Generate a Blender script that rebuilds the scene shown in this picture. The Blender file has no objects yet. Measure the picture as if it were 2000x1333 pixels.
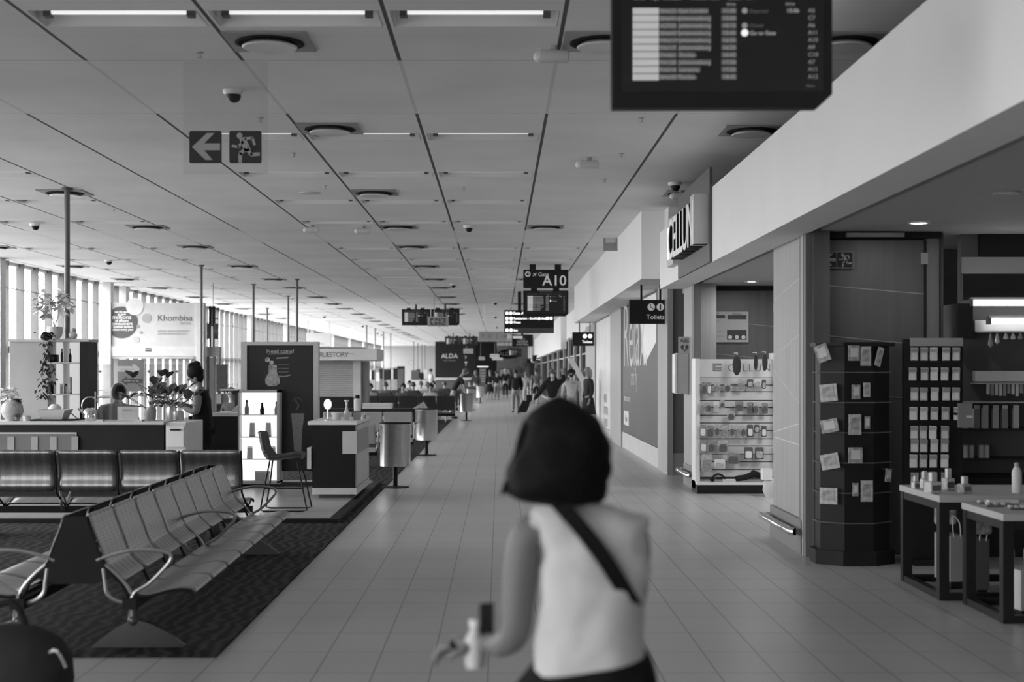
import bpy, bmesh, math, random
GROUND_G = 0.27; FLOOR_A = 0.50; CEIL_A = 0.84; TUBE_E = 0.75; SHOP_W = 16
from mathutils import Vector, Matrix, noise
random.seed(7)
PI = math.pi
SC = bpy.context.scene
COL = SC.collection

# ------------------------------------------------------------------ camera
F_PX = 2778.0            # 50 mm lens on a 36 mm wide frame, 2000 px
CAM_H = 1.6
cam_data = bpy.data.cameras.new('camera')
cam = bpy.data.objects.new('camera', cam_data)
COL.objects.link(cam)
cam.location = (0, 0, CAM_H)
cam.rotation_euler = (PI / 2, 0, 0)
cam_data.lens = 50
cam_data.sensor_width = 36
cam_data.shift_x = 0.0125
cam_data.shift_y = 0.03075
cam_data.clip_end = 500
cam_data.dof.use_dof = True
cam_data.dof.focus_distance = 17.0
cam_data.dof.aperture_fstop = 2.2
SC.camera = cam

# ------------------------------------------------------------------ world and colour
SC.view_settings.view_transform = 'Standard'
SC.view_settings.look = 'None'
SC.view_settings.gamma = 1
SC.view_settings.use_curve_mapping = False
SC.view_settings.exposure = 0.0
SC.render.film_transparent = False
world = bpy.data.worlds.new('world')
SC.world = world
world.use_nodes = True
bg = world.node_tree.nodes['Background']
bg.inputs[0].default_value = (1, 1, 1, 1)
bg.inputs[1].default_value = WORLD_S = 13.8
# overcast sky above the horizon, dimmer concrete apron below it
_nt = world.node_tree
_tc = _nt.nodes.new('ShaderNodeTexCoord')
_sp = _nt.nodes.new('ShaderNodeSeparateXYZ')
_rp = _nt.nodes.new('ShaderNodeValToRGB')
_mr = _nt.nodes.new('ShaderNodeMapRange')
_mr.inputs['From Min'].default_value = -0.25
_mr.inputs['From Max'].default_value = 0.25
_rp.color_ramp.elements[0].position = 0.35
_rp.color_ramp.elements[0].color = (GROUND_G, GROUND_G, GROUND_G, 1)
_rp.color_ramp.elements[1].position = 0.6
_rp.color_ramp.elements[1].color = (1, 1, 1, 1)
_nt.links.new(_tc.outputs['Generated'], _sp.inputs[0])
_nt.links.new(_sp.outputs[2], _mr.inputs[0])
_nt.links.new(_mr.outputs[0], _rp.inputs[0])
_nt.links.new(_rp.outputs[0], bg.inputs[0])


def portal(name, loc, sx, sy, rot):
    l = bpy.data.lights.new(name, 'AREA')
    l.shape = 'RECTANGLE'
    l.size = sx
    l.size_y = sy
    l.energy = 1
    l.cycles.is_portal = True
    o = bpy.data.objects.new(name, l)
    o.location = loc
    o.rotation_euler = rot
    COL.objects.link(o)
    return o


# daylight enters through the long glazed side of the hall
portal('daylight_opening', (-10.9, 69, 2.0), 3.9, 118, (0, -PI / 2, 0))
portal('daylight_opening', (-10.9, -11.5, 2.0), 3.9, 29.0, (0, -PI / 2, 0))


def lamp(name, loc, size, energy, rot=(0, 0, 0), size_y=None, spread=PI):
    l = bpy.data.lights.new(name, 'AREA')
    l.shape = 'RECTANGLE' if size_y else 'DISK'
    l.size = size
    if size_y:
        l.size_y = size_y
    l.energy = energy
    l.spread = spread
    o = bpy.data.objects.new(name, l)
    o.location = loc
    o.rotation_euler = rot
    COL.objects.link(o)
    return o


# ------------------------------------------------------------------ helpers
def X(u, Y):
    return (u - 975) * Y / F_PX


def Z(v, Y):
    return CAM_H + (728 - v) * Y / F_PX


MATS = {}


def mat(name, g, rough=0.5, metal=0.0, var=0.06, scale=3.0, bump=0.0, emit=0.0, alpha=None, spec=0.5, stretch=None, coat=0.0):
    """grey procedural material with a little noise in its colour"""
    if name in MATS:
        return MATS[name]
    m = bpy.data.materials.new(name)
    m.use_nodes = True
    nt = m.node_tree
    b = nt.nodes['Principled BSDF']
    b.inputs['Roughness'].default_value = rough
    b.inputs['Metallic'].default_value = metal
    b.inputs['Specular IOR Level'].default_value = spec
    b.inputs['Coat Weight'].default_value = coat
    tc = nt.nodes.new('ShaderNodeTexCoord')
    src = tc.outputs['Object']
    if stretch:
        mp = nt.nodes.new('ShaderNodeMapping')
        mp.inputs['Scale'].default_value = stretch
        nt.links.new(src, mp.inputs[0])
        src = mp.outputs[0]
    n = nt.nodes.new('ShaderNodeTexNoise')
    n.inputs['Scale'].default_value = scale
    n.inputs['Detail'].default_value = 4
    nt.links.new(src, n.inputs['Vector'])
    r = nt.nodes.new('ShaderNodeValToRGB')
    r.color_ramp.elements[0].position = 0.3
    r.color_ramp.elements[1].position = 0.7
    lo, hi = g * (1 - var), min(1, g * (1 + var))
    r.color_ramp.elements[0].color = (lo, lo, lo, 1)
    r.color_ramp.elements[1].color = (hi, hi, hi, 1)
    nt.links.new(n.outputs['Fac'], r.inputs[0])
    nt.links.new(r.outputs[0], b.inputs['Base Color'])
    if bump:
        bp = nt.nodes.new('ShaderNodeBump')
        bp.inputs['Strength'].default_value = bump
        bp.inputs['Distance'].default_value = 0.02
        nt.links.new(n.outputs['Fac'], bp.inputs['Height'])
        nt.links.new(bp.outputs[0], b.inputs['Normal'])
    if emit:
        b.inputs['Emission Color'].default_value = (1, 1, 1, 1)
        b.inputs['Emission Strength'].default_value = emit
    if alpha is not None:
        b.inputs['Alpha'].default_value = alpha
    MATS[name] = m
    return m


def glass(name, tint=0.95, refl=0.08, rough=0.02):
    """thin pane: mostly see-through with a glossy reflection"""
    if name in MATS:
        return MATS[name]
    m = bpy.data.materials.new(name)
    m.use_nodes = True
    nt = m.node_tree
    nt.nodes.remove(nt.nodes['Principled BSDF'])
    t = nt.nodes.new('ShaderNodeBsdfTransparent')
    t.inputs[0].default_value = (tint, tint, tint, 1)
    g = nt.nodes.new('ShaderNodeBsdfGlossy')
    g.inputs['Roughness'].default_value = rough
    mx = nt.nodes.new('ShaderNodeMixShader')
    mx.inputs[0].default_value = refl
    nt.links.new(t.outputs[0], mx.inputs[1])
    nt.links.new(g.outputs[0], mx.inputs[2])
    nt.links.new(mx.outputs[0], nt.nodes['Material Output'].inputs[0])
    MATS[name] = m
    return m


class MB:
    """collects shapes and links them as one mesh object"""

    def __init__(s):
        s.v = []
        s.f = []

    def add(s, vs, fs):
        n = len(s.v)
        s.v += [tuple(q) for q in vs]
        s.f += [tuple(i + n for i in f) for f in fs]
        return s

    def box(s, x0, x1, y0, y1, z0, z1):
        vs = [(x, y, z) for z in (z0, z1) for y in (y0, y1) for x in (x0, x1)]
        return s.add(vs, [(0, 2, 3, 1), (4, 5, 7, 6), (0, 1, 5, 4), (2, 6, 7, 3), (0, 4, 6, 2), (1, 3, 7, 5)])

    def prism(s, pts, axis, a, b):
        """extrude a 2-D outline between a and b along an axis ('x','y','z')"""
        n = len(pts)

        def q(p, t):
            if axis == 'y':
                return (p[0], t, p[1])
            if axis == 'x':
                return (t, p[0], p[1])
            return (p[0], p[1], t)
        vs = [q(p, a) for p in pts] + [q(p, b) for p in pts]
        fs = [tuple(range(n)), tuple(range(2 * n - 1, n - 1, -1))]
        fs += [(i, i + n, (i + 1) % n + n, (i + 1) % n) for i in range(n)]
        return s.add(vs, fs)

    def lathe(s, prof, c=(0, 0, 0), n=24, sx=1, sy=1, axis='z', cap=True):
        vs = []
        for r, z in prof:
            for k in range(n):
                a = 2 * PI * k / n
                p = (r * math.cos(a) * sx, r * math.sin(a) * sy, z)
                if axis == 'y':
                    p = (p[0], p[2], p[1])
                elif axis == 'x':
                    p = (p[2], p[0], p[1])
                vs.append((p[0] + c[0], p[1] + c[1], p[2] + c[2]))
        fs = []
        for i in range(len(prof) - 1):
            for k in range(n):
                k2 = (k + 1) % n
                fs.append((i * n + k, i * n + k2, (i + 1) * n + k2, (i + 1) * n + k))
        if cap:
            fs.append(tuple(range(n - 1, -1, -1)))
            fs.append(tuple((len(prof) - 1) * n + k for k in range(n)))
        return s.add(vs, fs)

    def cyl(s, c, r, h, n=20, axis='z'):
        return s.lathe([(r, 0), (r, h)], c, n, axis=axis)

    def ball(s, c, r, n=16, sx=1, sy=1, sz=1):
        m = max(6, n // 2)
        prof = [(max(1e-4, r * math.sin(PI * i / m)), -r * sz * math.cos(PI * i / m)) for i in range(m + 1)]
        return s.lathe(prof, c, n, sx, sy, cap=False)

    def tube(s, pts, r, n=8, closed=False):
        pts = [Vector(p) for p in pts]
        m = len(pts)
        rr = r if isinstance(r, (list, tuple)) else [r] * m
        up = Vector((0, 0, 1))
        vs = []
        prev = None
        for i, p in enumerate(pts):
            if closed:
                d = pts[(i + 1) % m] - pts[i - 1]
            else:
                d = pts[min(i + 1, m - 1)] - pts[max(i - 1, 0)]
            if d.length < 1e-9:
                d = Vector((0, 0, 1))
            d.normalize()
            if prev is None:
                a = up if abs(d.z) < 0.9 else Vector((1, 0, 0))
                e = d.cross(a).normalized()
            else:
                e = (prev - d * prev.dot(d))
                if e.length < 1e-6:
                    e = d.cross(up)
                e.normalize()
            prev = e
            f = d.cross(e)
            for k in range(n):
                t = 2 * PI * k / n
                vs.append(p + (e * math.cos(t) + f * math.sin(t)) * rr[i])
        fs = []
        for i in range(m if closed else m - 1):
            j = (i + 1) % m
            for k in range(n):
                k2 = (k + 1) % n
                fs.append((i * n + k, i * n + k2, j * n + k2, j * n + k))
        if not closed:
            fs.append(tuple(range(n - 1, -1, -1)))
            fs.append(tuple((m - 1) * n + k for k in range(n)))
        return s.add(vs, fs)

    def strip(s, path, w0, w1, axis='y', th=0.006):
        """a sheet following a 2-D path (plane across axis) between w0 and w1, with thickness"""
        n = len(path)
        off = []
        for i in range(n):
            a = Vector(path[max(i - 1, 0)])
            b = Vector(path[min(i + 1, n - 1)])
            d = (b - a).normalized()
            nn = Vector((-d.y, d.x)) * th
            off.append((path[i][0] + nn.x, path[i][1] + nn.y))
        ring = list(path) + off[::-1]
        m = len(ring)

        def q(p, t):
            return (p[0], t, p[1]) if axis == 'y' else (t, p[0], p[1])
        vs = [q(p, w0) for p in ring] + [q(p, w1) for p in ring]
        fs = [(i, (i + 1) % m, (i + 1) % m + m, i + m) for i in range(m)]
        for i in range(n - 1):
            fs.append((i, m - 1 - i, m - 2 - i, i + 1))
            fs.append((i + m, i + 1 + m, m - 2 - i + m, m - 1 - i + m))
        return s.add(vs, fs)

    def build(s, name, m, parent=None, smooth=False, bevel=0.0, loc=None, rot=None):
        me = bpy.data.meshes.new(name)
        me.from_pydata(s.v, [], s.f)
        bm = bmesh.new()
        bm.from_mesh(me)
        bmesh.ops.recalc_face_normals(bm, faces=bm.faces)
        bm.to_mesh(me)
        bm.free()
        if smooth:
            for p in me.polygons:
                p.use_smooth = True
            me.set_sharp_from_angle(angle=math.radians(40))
        me.materials.append(m)
        o = bpy.data.objects.new(name, me)
        COL.objects.link(o)
        if bevel:
            bv = o.modifiers.new('edge', 'BEVEL')
            bv.width = bevel
            bv.segments = 2
            bv.limit_method = 'ANGLE'
        if parent is not None:
            o.parent = parent
        if loc:
            o.location = loc
        if rot:
            o.rotation_euler = rot
        return o


def B(*a):
    return MB().box(*a)


def thing(name, label, cat, loc=(0, 0, 0), rz=0, group=None):
    o = bpy.data.objects.new(name, None)
    o.empty_display_size = 0.1
    COL.objects.link(o)
    o.location = loc
    o.rotation_euler = (0, 0, rz)
    return tag(o, label, cat, group)


def tag(o, label=None, cat=None, group=None, kind=None):
    if label:
        o['label'] = label
    if cat:
        o['category'] = cat
    if group:
        o['group'] = group
    if kind:
        o['kind'] = kind
    return o


def struct(o):
    o['kind'] = 'structure'
    return o


def text(body, m, parent, loc, size, rot=(PI / 2, 0, 0), ax='LEFT', bold=0.0, name='lettering', ext=0.001, space=1.0, line=1.0):
    c = bpy.data.curves.new(name, 'FONT')
    c.body = body
    c.size = size
    c.align_x = ax
    c.extrude = ext
    c.offset = bold
    c.space_character = space
    c.space_line = line
    c.resolution_u = 3
    c.materials.append(m)
    if line != 1.0 or space != 1.0:
        pass
    tmp = bpy.data.objects.new(name, c)
    me = bpy.data.meshes.new_from_object(tmp)
    me.name = name
    bpy.data.objects.remove(tmp)
    o = bpy.data.objects.new(name, me)
    COL.objects.link(o)
    o.parent = parent
    o.location = loc
    o.rotation_euler = rot
    return o


CHILDREN = {}


def copy_tree(o, parent=None):
    c = o.copy()
    COL.objects.link(c)
    if parent is not None:
        c.parent = parent
    for ch in list(o.children):
        copy_tree(ch, c)
    return c


def at(o, loc, rz=0):
    o.location = loc
    o.rotation_euler = (0, 0, rz)
    return o

# ------------------------------------------------------------------ materials of the hall
M_white = mat('white_plaster', 0.88, 0.75, var=0.02, scale=1.5)
M_soffit = mat('soffit_board', 0.62, 0.8, var=0.02)
M_black = mat('black_lacquer', 0.014, 0.5, var=0.1, spec=0.25)
M_blackm = mat('black_matt', 0.018, 0.8, var=0.1, spec=0.25)
M_steel = mat('brushed_steel', 0.62, 0.32, 0.95, var=0.08, scale=6, stretch=(1, 1, 14))
M_alu = mat('aluminium', 0.55, 0.4, 0.9, var=0.05)
M_grey = mat('grey_paint', 0.35, 0.6)
M_lgrey = mat('light_grey_paint', 0.6, 0.6)
M_dgrey = mat('dark_grey_paint', 0.1, 0.6)
M_whitep = mat('white_laminate', 0.8, 0.4, var=0.02)
M_paper = mat('white_paper', 0.8, 0.8, var=0.03)
M_oak = mat('pale_veneer', 0.34, 0.5, var=0.10, scale=2.2, stretch=(6, 6, 0.35))
M_wood = mat('dark_veneer', 0.095, 0.45, var=0.14, scale=2.2, stretch=(6, 6, 0.35))
M_woodm = mat('mid_veneer', 0.16, 0.5, var=0.12, scale=2.2, stretch=(6, 6, 0.35))
M_fin = mat('window_fin_grey', 0.13, 0.6)
M_finw = mat('window_frame_white', 0.72, 0.5)
G_pane = glass('window_glass', 0.92, 0.05)
G_clear = glass('clear_acrylic', 0.95, 0.008)
G_tint = glass('shop_glass', 0.75, 0.15)
G_frost = glass('frosted_guard', 0.72, 0.03, 0.3)


def line_material(name, base, dark, spec):
    """spec: list of (axis, offset, period, width, strength, mask or None) – dark joint lines on a plain surface"""
    m = bpy.data.materials.new(name)
    m.use_nodes = True
    nt = m.node_tree
    b = nt.nodes['Principled BSDF']
    tc = nt.nodes.new('ShaderNodeTexCoord')
    sep = nt.nodes.new('ShaderNodeSeparateXYZ')
    nt.links.new(tc.outputs['Object'], sep.inputs[0])

    def mth(op, a, bb=None):
        n = nt.nodes.new('ShaderNodeMath')
        n.operation = op
        for i, q in enumerate((a, bb)):
            if q is None:
                continue
            if isinstance(q, (int, float)):
                n.inputs[i].default_value = q
            else:
                nt.links.new(q, n.inputs[i])
        return n.outputs[0]
    total = None
    for ax, off, per, wid, st, mask in spec:
        c = sep.outputs[ax]
        f = mth('FRACT', mth('DIVIDE', mth('SUBTRACT', c, off - wid / 2), per))
        l = mth('MULTIPLY', mth('LESS_THAN', f, wid / per), st)
        if mask:
            ax2, off2, per2, lo = mask
            fm = mth('FRACT', mth('DIVIDE', mth('SUBTRACT', sep.outputs[ax2], off2), per2))
            l = mth('MULTIPLY', l, mth('ADD', mth('MULTIPLY', mth('GREATER_THAN', fm, lo), 0.8), 0.2))
        total = l if total is None else mth('MAXIMUM', total, l)
    nz = nt.nodes.new('ShaderNodeTexNoise')
    nz.inputs['Scale'].default_value = 0.8
    nt.links.new(tc.outputs['Object'], nz.inputs['Vector'])
    rm = nt.nodes.new('ShaderNodeMapRange')
    rm.inputs['From Min'].default_value = 0.3
    rm.inputs['From Max'].default_value = 0.7
    rm.inputs['To Min'].default_value = base * 0.94
    rm.inputs['To Max'].default_value = base * 1.05
    nt.links.new(nz.outputs['Fac'], rm.inputs[0])
    mx = nt.nodes.new('ShaderNodeMix')
    mx.data_type = 'RGBA'
    nt.links.new(total, mx.inputs[0])
    cmb = nt.nodes.new('ShaderNodeCombineColor')
    for i in range(3):
        nt.links.new(rm.outputs[0], cmb.inputs[i])
    nt.links.new(cmb.outputs[0], mx.inputs[6])
    mx.inputs[7].default_value = (dark, dark, dark, 1)
    nt.links.new(mx.outputs[2], b.inputs['Base Color'])
    MATS[name] = m
    return m, b, nt


M_floor, fb, fnt = line_material('floor_tiles', FLOOR_A, 0.16, [
    (0, -1.587, 0.3055, 0.0075, 1.0, None), (1, 0.1, 0.575, 0.010, 0.8, None)])
fb.inputs['Roughness'].default_value = 0.33
fb.inputs['Specular IOR Level'].default_value = 0.5
CEIL_X0, CEIL_DX = 0.44, 1.205
M_ceil, cb, cnt = line_material('ceiling_panels', CEIL_A, 0.10, [
    (0, CEIL_X0, CEIL_DX, 0.03, 1.0, (1, 10.93, 13.09, 0.172)),
    (1, 10.93, 13.09, 0.02, 0.35, None), (1, 13.18, 13.09, 0.02, 0.35, None),
    (1, 13.18, 0.305, 0.008, 0.12, None)])
cb.inputs['Roughness'].default_value = 0.8
cb.inputs['Specular IOR Level'].default_value = 0.25

m = bpy.data.materials.new('patterned_carpet')
m.use_nodes = True
nt = m.node_tree
b = nt.nodes['Principled BSDF']
b.inputs['Roughness'].default_value = 0.95
b.inputs['Specular IOR Level'].default_value = 0.1
tc = nt.nodes.new('ShaderNodeTexCoord')
w = nt.nodes.new('ShaderNodeTexWave')
w.inputs['Scale'].default_value = 3.2
w.inputs['Distortion'].default_value = 9
w.inputs['Detail'].default_value = 3
n2 = nt.nodes.new('ShaderNodeTexNoise')
n2.inputs['Scale'].default_value = 60
nt.links.new(tc.outputs['Object'], w.inputs['Vector'])
nt.links.new(tc.outputs['Object'], n2.inputs['Vector'])
mu = nt.nodes.new('ShaderNodeMath')
mu.operation = 'MULTIPLY'
nt.links.new(w.outputs['Fac'], mu.inputs[0])
nt.links.new(n2.outputs['Fac'], mu.inputs[1])
r = nt.nodes.new('ShaderNodeValToRGB')
r.color_ramp.elements[0].color = (0.022, 0.022, 0.022, 1)
r.color_ramp.elements[1].color = (0.06, 0.06, 0.06, 1)
r.color_ramp.elements[0].position = 0.15
r.color_ramp.elements[1].position = 0.5
nt.links.new(mu.outputs[0], r.inputs[0])
nt.links.new(r.outputs[0], b.inputs['Base Color'])
M_carpet = m

# ------------------------------------------------------------------ floor, ceiling, walls
YE = 128.0        # end of the hall
YN = -26.0         # behind the camera
XL = -10.7        # glazed side
CZ = 4.0
struct(B(XL - 0.4, 9, YN, YE, -0.2, 0).build('floor', M_floor))
struct(B(XL - 0.1, -1.587, 7.97, 48.0, 0, 0.012).build('floor_carpet', M_carpet))

ROWS = (1.30, 4.05, 6.80, 9.55)
LIGHTS = []
for k in range(-1, 9):
    for r_ in ROWS:
        yy = 13.18 + 13.09 * k + r_
        if 1 < yy < YE - 1:
            for gx in (CEIL_X0 - CEIL_DX * 3, CEIL_X0 - CEIL_DX * 2, CEIL_X0 - CEIL_DX,
                       CEIL_X0 - CEIL_DX * 8, CEIL_X0 - CEIL_DX * 7, CEIL_X0 - CEIL_DX * 6):
                LIGHTS.append((gx + CEIL_DX / 2, yy))
# two more troughs on the shop side, before the gate sign
LIGHTS += [(CEIL_X0 + CEIL_DX / 2, 13.18 + 13.09 + r_) for r_ in ROWS[:2]]
LW, LD, LH = 1.12, 0.44, 0.12
ceil = MB()
ys = sorted({y for _, y in LIGHTS})
ycur = YN
bands = []
for y in ys:
    bands.append((ycur, y - LD / 2, None))
    bands.append((y - LD / 2, y + LD / 2, y))
    ycur = y + LD / 2
bands.append((ycur, YE, None))
for y0, y1, y in bands:
    if y is None:
        ceil.box(XL - 0.1, 9, y0, y1, CZ, CZ + 0.15)
    else:
        xs = sorted(x for x, yy in LIGHTS if yy == y)
        xc = XL - 0.1
        for x in xs:
            ceil.box(xc, x - LW / 2, y0, y1, CZ, CZ + 0.15)
            xc = x + LW / 2
        ceil.box(xc, 9, y0, y1, CZ, CZ + 0.15)
struct(ceil.build('ceiling', M_ceil))

# fluorescent trough lights
M_trough = mat('trough_white', 0.72, 0.5, var=0.02)
M_tube = mat('fluorescent_louvre', 0.8, 0.4, emit=TUBE_E)
lt = thing('ceiling_light', '', 'ceiling light')
t = MB()
h = LH
t.box(-LW / 2, LW / 2, -LD / 2, LD / 2, h, h + 0.01)
t.box(-LW / 2 - 0.004, -LW / 2 + 0.004, -LD / 2, LD / 2, 0.0, h)
t.box(LW / 2 - 0.004, LW / 2 + 0.004, -LD / 2, LD / 2, 0.0, h)
t.prism([(-LD / 2, 0), (-LD / 2 + 0.006, 0), (-LD / 2 + 0.07, h), (-LD / 2, h)], 'x', -LW / 2, LW / 2)
t.prism([(LD / 2, 0), (LD / 2 - 0.006, 0), (LD / 2 - 0.07, h), (LD / 2, h)], 'x', -LW / 2, LW / 2)
t.build('housing', M_trough, lt)
t = MB()
t.lathe([(0.022, -LW / 2 + 0.1), (0.022, LW / 2 - 0.1)], (0, 0, 0.05), 10, axis='x')
t.build('tube', M_tube, lt, smooth=True)
B(-LW / 2 + 0.05, -LW / 2 + 0.1, -0.035, 0.035, 0.01, h).build('tube_holder', M_dgrey, lt)
B(LW / 2 - 0.1, LW / 2 - 0.05, -0.035, 0.035, 0.01, h).build('tube_holder', M_dgrey, lt)
first = True
for (x, y) in LIGHTS:
    o = lt if first else copy_tree(lt)
    first = False
    at(o, (x, y, CZ))
    side = 'over the walkway side' if x > -4 else 'over the seating by the windows'
    nth = int((y - 0.09) // 13.09)
    near = ['beside the hanging exit sign', 'beyond the camera dome', 'above the kiosk', 'above the benches beyond the kiosk',
            'before the twin flight boards', 'past the twin flight boards', 'over the far seated crowd', 'over the far walkers',
            'close to the end wall', 'at the end wall'][min(9, max(0, nth))]
    if x > .5:
        side, near = 'on the shop side', 'just before the gate sign'
    o['label'] = 'recessed fluorescent trough light ' + side + ' ' + near
    o['group'] = 'trough lights ' + side + ' ' + near

# far end wall and blocking walls
struct(B(XL - 0.4, -4.9, YE, YE + 0.2, 0, CZ).build('wall_back', mat('end_wall_grey', 0.42, .8, var=.02)))
struct(B(-4.9, 9, YE - 0.05, YE + 0.2, 0, CZ).build('wall_back.001', M_woodm))
struct(B(XL - 0.4, 9, YN - 0.2, YN, 0, CZ).build('wall_front', M_lgrey))
struct(B(XL - 0.3, XL, 3.2, 10.0, 0, CZ).build('wall_daylight_block', M_lgrey))  # added out of view to block daylight beside the camera

# ------------------------------------------------------------------ glazed side, bays of 10 m
nb = 0
y = YN + .3
while y < YE - 1:
    if 2 < y < 10:
        y = 10.0
    nb += 1
    y1 = min(y + (9.7 if y > 3 else 9.4), YE)
    w_ = bpy.data.objects.new('window_%d' % nb, None)
    COL.objects.link(w_)
    struct(w_)
    B(XL - 0.03, XL - 0.02, y, y1, 0.08, CZ).build('pane', G_pane, w_)
    fr = MB()
    fr.box(XL - 0.08, XL + 0.06, y, y1, 0, 0.08)
    fr.box(XL - 0.06, XL + 0.05, y, y1, 2.02, 2.17)
    fr.box(XL - 0.08, XL + 0.06, y, y1, 3.93, CZ)
    fr.build('frame', M_finw, w_)
    fn = MB()
    yy = y + 0.55
    while yy < y1 - 0.3:
        fn.box(XL + 0.0, XL + 0.17, yy, yy + 0.05, 0.0, CZ)
        yy += 0.98
    fn.build('mullion', M_fin, w_)
    rl = MB()
    rl.tube([(XL + 0.12, y, 3.42), (XL + 0.12, y1, 3.42)], 0.015, 6)
    rl.tube([(XL + 0.12, y, 1.12), (XL + 0.12, y1, 1.12)], 0.02, 6)
    rl.build('rail', M_alu, w_)
    B(XL - 0.1, XL + 0.30, y1 - 0.02, min(y1 + 0.30, YE), 0, CZ).build('trim_%d' % nb, M_finw, w_)
    y = y1 + 0.28
# right side blocking wall behind the shops
struct(B(8.8, 9.0, YN, YE, 0, CZ).build('wall_right', M_grey))

# ------------------------------------------------------------------ white bulkheads over the shop side
CZ2 = 2.81    # underside of the shop front beam
b1 = MB()
b1.box(2.33, 2.68, YN, 20.6, CZ2, 3.63)
struct(b1.build('trim_1', M_white))
struct(B(2.45, 2.75, 20.6, 21.1, 2.85, CZ).build('wall_bulkhead_return', M_white))
b2 = B(2.11, 2.6, 21.1, 40.0, 2.99, CZ)
struct(b2.build('trim_2', M_white))
struct(B(2.6, 2.84, 21.1, 40.0, 2.99, CZ).build('wall_bulkhead', M_white))
struct(B(2.84, 3.1, 40.0, YE, 2.99, CZ).build('trim_3', M_white))
struct(B(2.6, 2.84, 60.0, YE, 2.6, CZ).build('trim_4', M_white))
# shop ceiling (lower than the hall) and its dark shadow slot
struct(B(2.86, 9, YN, 40, 2.83, 2.9).build('ceiling_shop', mat('shop_ceiling', 0.5, 0.8, var=0.02)))
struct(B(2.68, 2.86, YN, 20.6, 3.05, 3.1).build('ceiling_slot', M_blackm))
struct(B(2.78, 2.86, YN, 20.6, 2.83, 3.05).build('ceiling_edge', mat('shop_ceiling', 0.5)))

# ------------------------------------------------------------------ ceiling fittings
M_plate = mat('vent_plate_grey', 0.33, 0.5)
M_disc = mat('vent_disc_white', 0.72, 0.35)
av = thing('air_diffuser', '', 'air vent')
MB().box(-0.3, 0.3, -0.3, 0.3, -0.014, 0.0).build('plate', M_plate, av, bevel=0.004)
MB().lathe([(0.235, -0.002), (0.25, -0.02), (0.225, -0.024), (0.215, -0.016)], (0, 0, 0), 32).build('ring', M_blackm, av, smooth=True)  # black colour stands in for the shade of the recess round the disc
MB().lathe([(0.16, -0.018), (0.2, -0.045), (0.19, -0.055), (0.13, -0.05), (0.05, -0.052)], (0, 0, 0), 32).build('disc', M_disc, av, smooth=True)
vents = []
for k in range(-1, 7):
    for off in (0.85, 5.75, 10.2):
        y = 13.18 + 13.09 * k + off
        if y < 8:
            continue
        if y < 60:
            vents.append((-1.66, y, 'over the walkway'))
        vents.append((-5.78, y, 'over the kiosk side'))
        if off > 10:
            vents.append((0.76, y, 'close to the shop side'))
        if k in (1, 2, 3):
            vents.append((-9.6, y, 'near the glazed side'))
for y in (10.3, 14.07, 19.0):
    vents.append((2.5, y, 'in the shade by the beam'))
first = True
for x, y, s_ in vents:
    skip = False
    if y > 50:
        s_ = s_
    for lx, ly in LIGHTS:
        if abs(lx - x) < LW / 2 + 0.3 and abs(ly - y) < LD / 2 + 0.3:
            skip = True
            y = ly - LD / 2 - 0.31
    o = av if first else copy_tree(av)
    first = False
    at(o, (x, y, CZ))
    band = 'near bays' if y < 13 else 'second bays' if y < 25 else 'third bays' if y < 38 else 'fourth bays' if y < 52 else 'far bays'
    if s_.startswith('over the walkway') and y < 25:
        n_ = {10: 'largest, next to the first troughs', 14: 'second along, by the hanging exit sign', 18: 'third along, beyond the exit sign', 23: 'fourth along, smaller'}
        key = min(n_, key=lambda q: abs(q - y))
        o['label'] = 'square vent with round disc over the walkway, ' + n_[key]
        o['group'] = 'vents over the walkway ' + str(key)
    else:
        o['label'] = ('square vent with round disc ' if 'shade' in s_ else 'square ceiling vent with round disc ') + s_ + ({10: ', cut by the flight board', 14: ', below the flight board', 19: ', beside the small sensor'}[int(y)] if 'shade' in s_ else ' in the ' + band)
        o['group'] = 'ceiling vents ' + s_ + ' ' + band


def cpt(u, v, dz=0.0):
    Y = (CZ - CAM_H) * F_PX / (728 - v)
    return (X(u, Y), Y, CZ + dz)


dc = thing('dome_camera', '', 'security camera')
MB().lathe([(0.085, 0), (0.085, -0.02), (0.07, -0.04)], (0, 0, 0), 24).build('base', M_whitep, dc, smooth=True)
MB().ball((0.01, 0, -0.05), 0.058, 18).build('dome', M_black, dc, smooth=True)
first = True
for u, v, lab in [(455, 176, 'beside the hanging exit sign, the largest dome'), (68, 437, 'by the pole on the kiosk side'), (915, 441, 'before the far lit troughs'),
                  (1318, 357, 'in the shade near the white beam'), (708, 636, 'above the striped kiosk roof'), (633, 617, 'before the kiosk roof'),
                  (967, 590, 'above the gate board, upper one'), (967, 618, 'near the pictogram sign'), (212, 508, 'close to the glazing'),
                  (885, 555, 'before the twin flight boards'), (737, 650, 'between the drop poles'), (745, 653, 'behind the drop poles'), (970, 638, 'just over the pictogram sign')]:
    o = dc if first else copy_tree(dc)
    first = False
    at(o, cpt(u, v))
    o['label'] = 'small dome security camera on the ceiling ' + lab
    o['group'] = 'dome cameras'
cs = thing('ceiling_sensor', '', 'ceiling sensor')
MB().lathe([(0.03, -0.11), (0.048, -0.1), (0.048, 0.1), (0.03, 0.11)], (0, 0, -0.075), 18, axis='x').build('body', M_lgrey, cs, smooth=True)
MB().ball((-0.11, 0, -0.08), 0.042, 14).build('lens', M_whitep, cs, smooth=True)
MB().cyl((0, 0, -0.04), 0.03, 0.04).build('mount', M_grey, cs)
first = True
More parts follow.
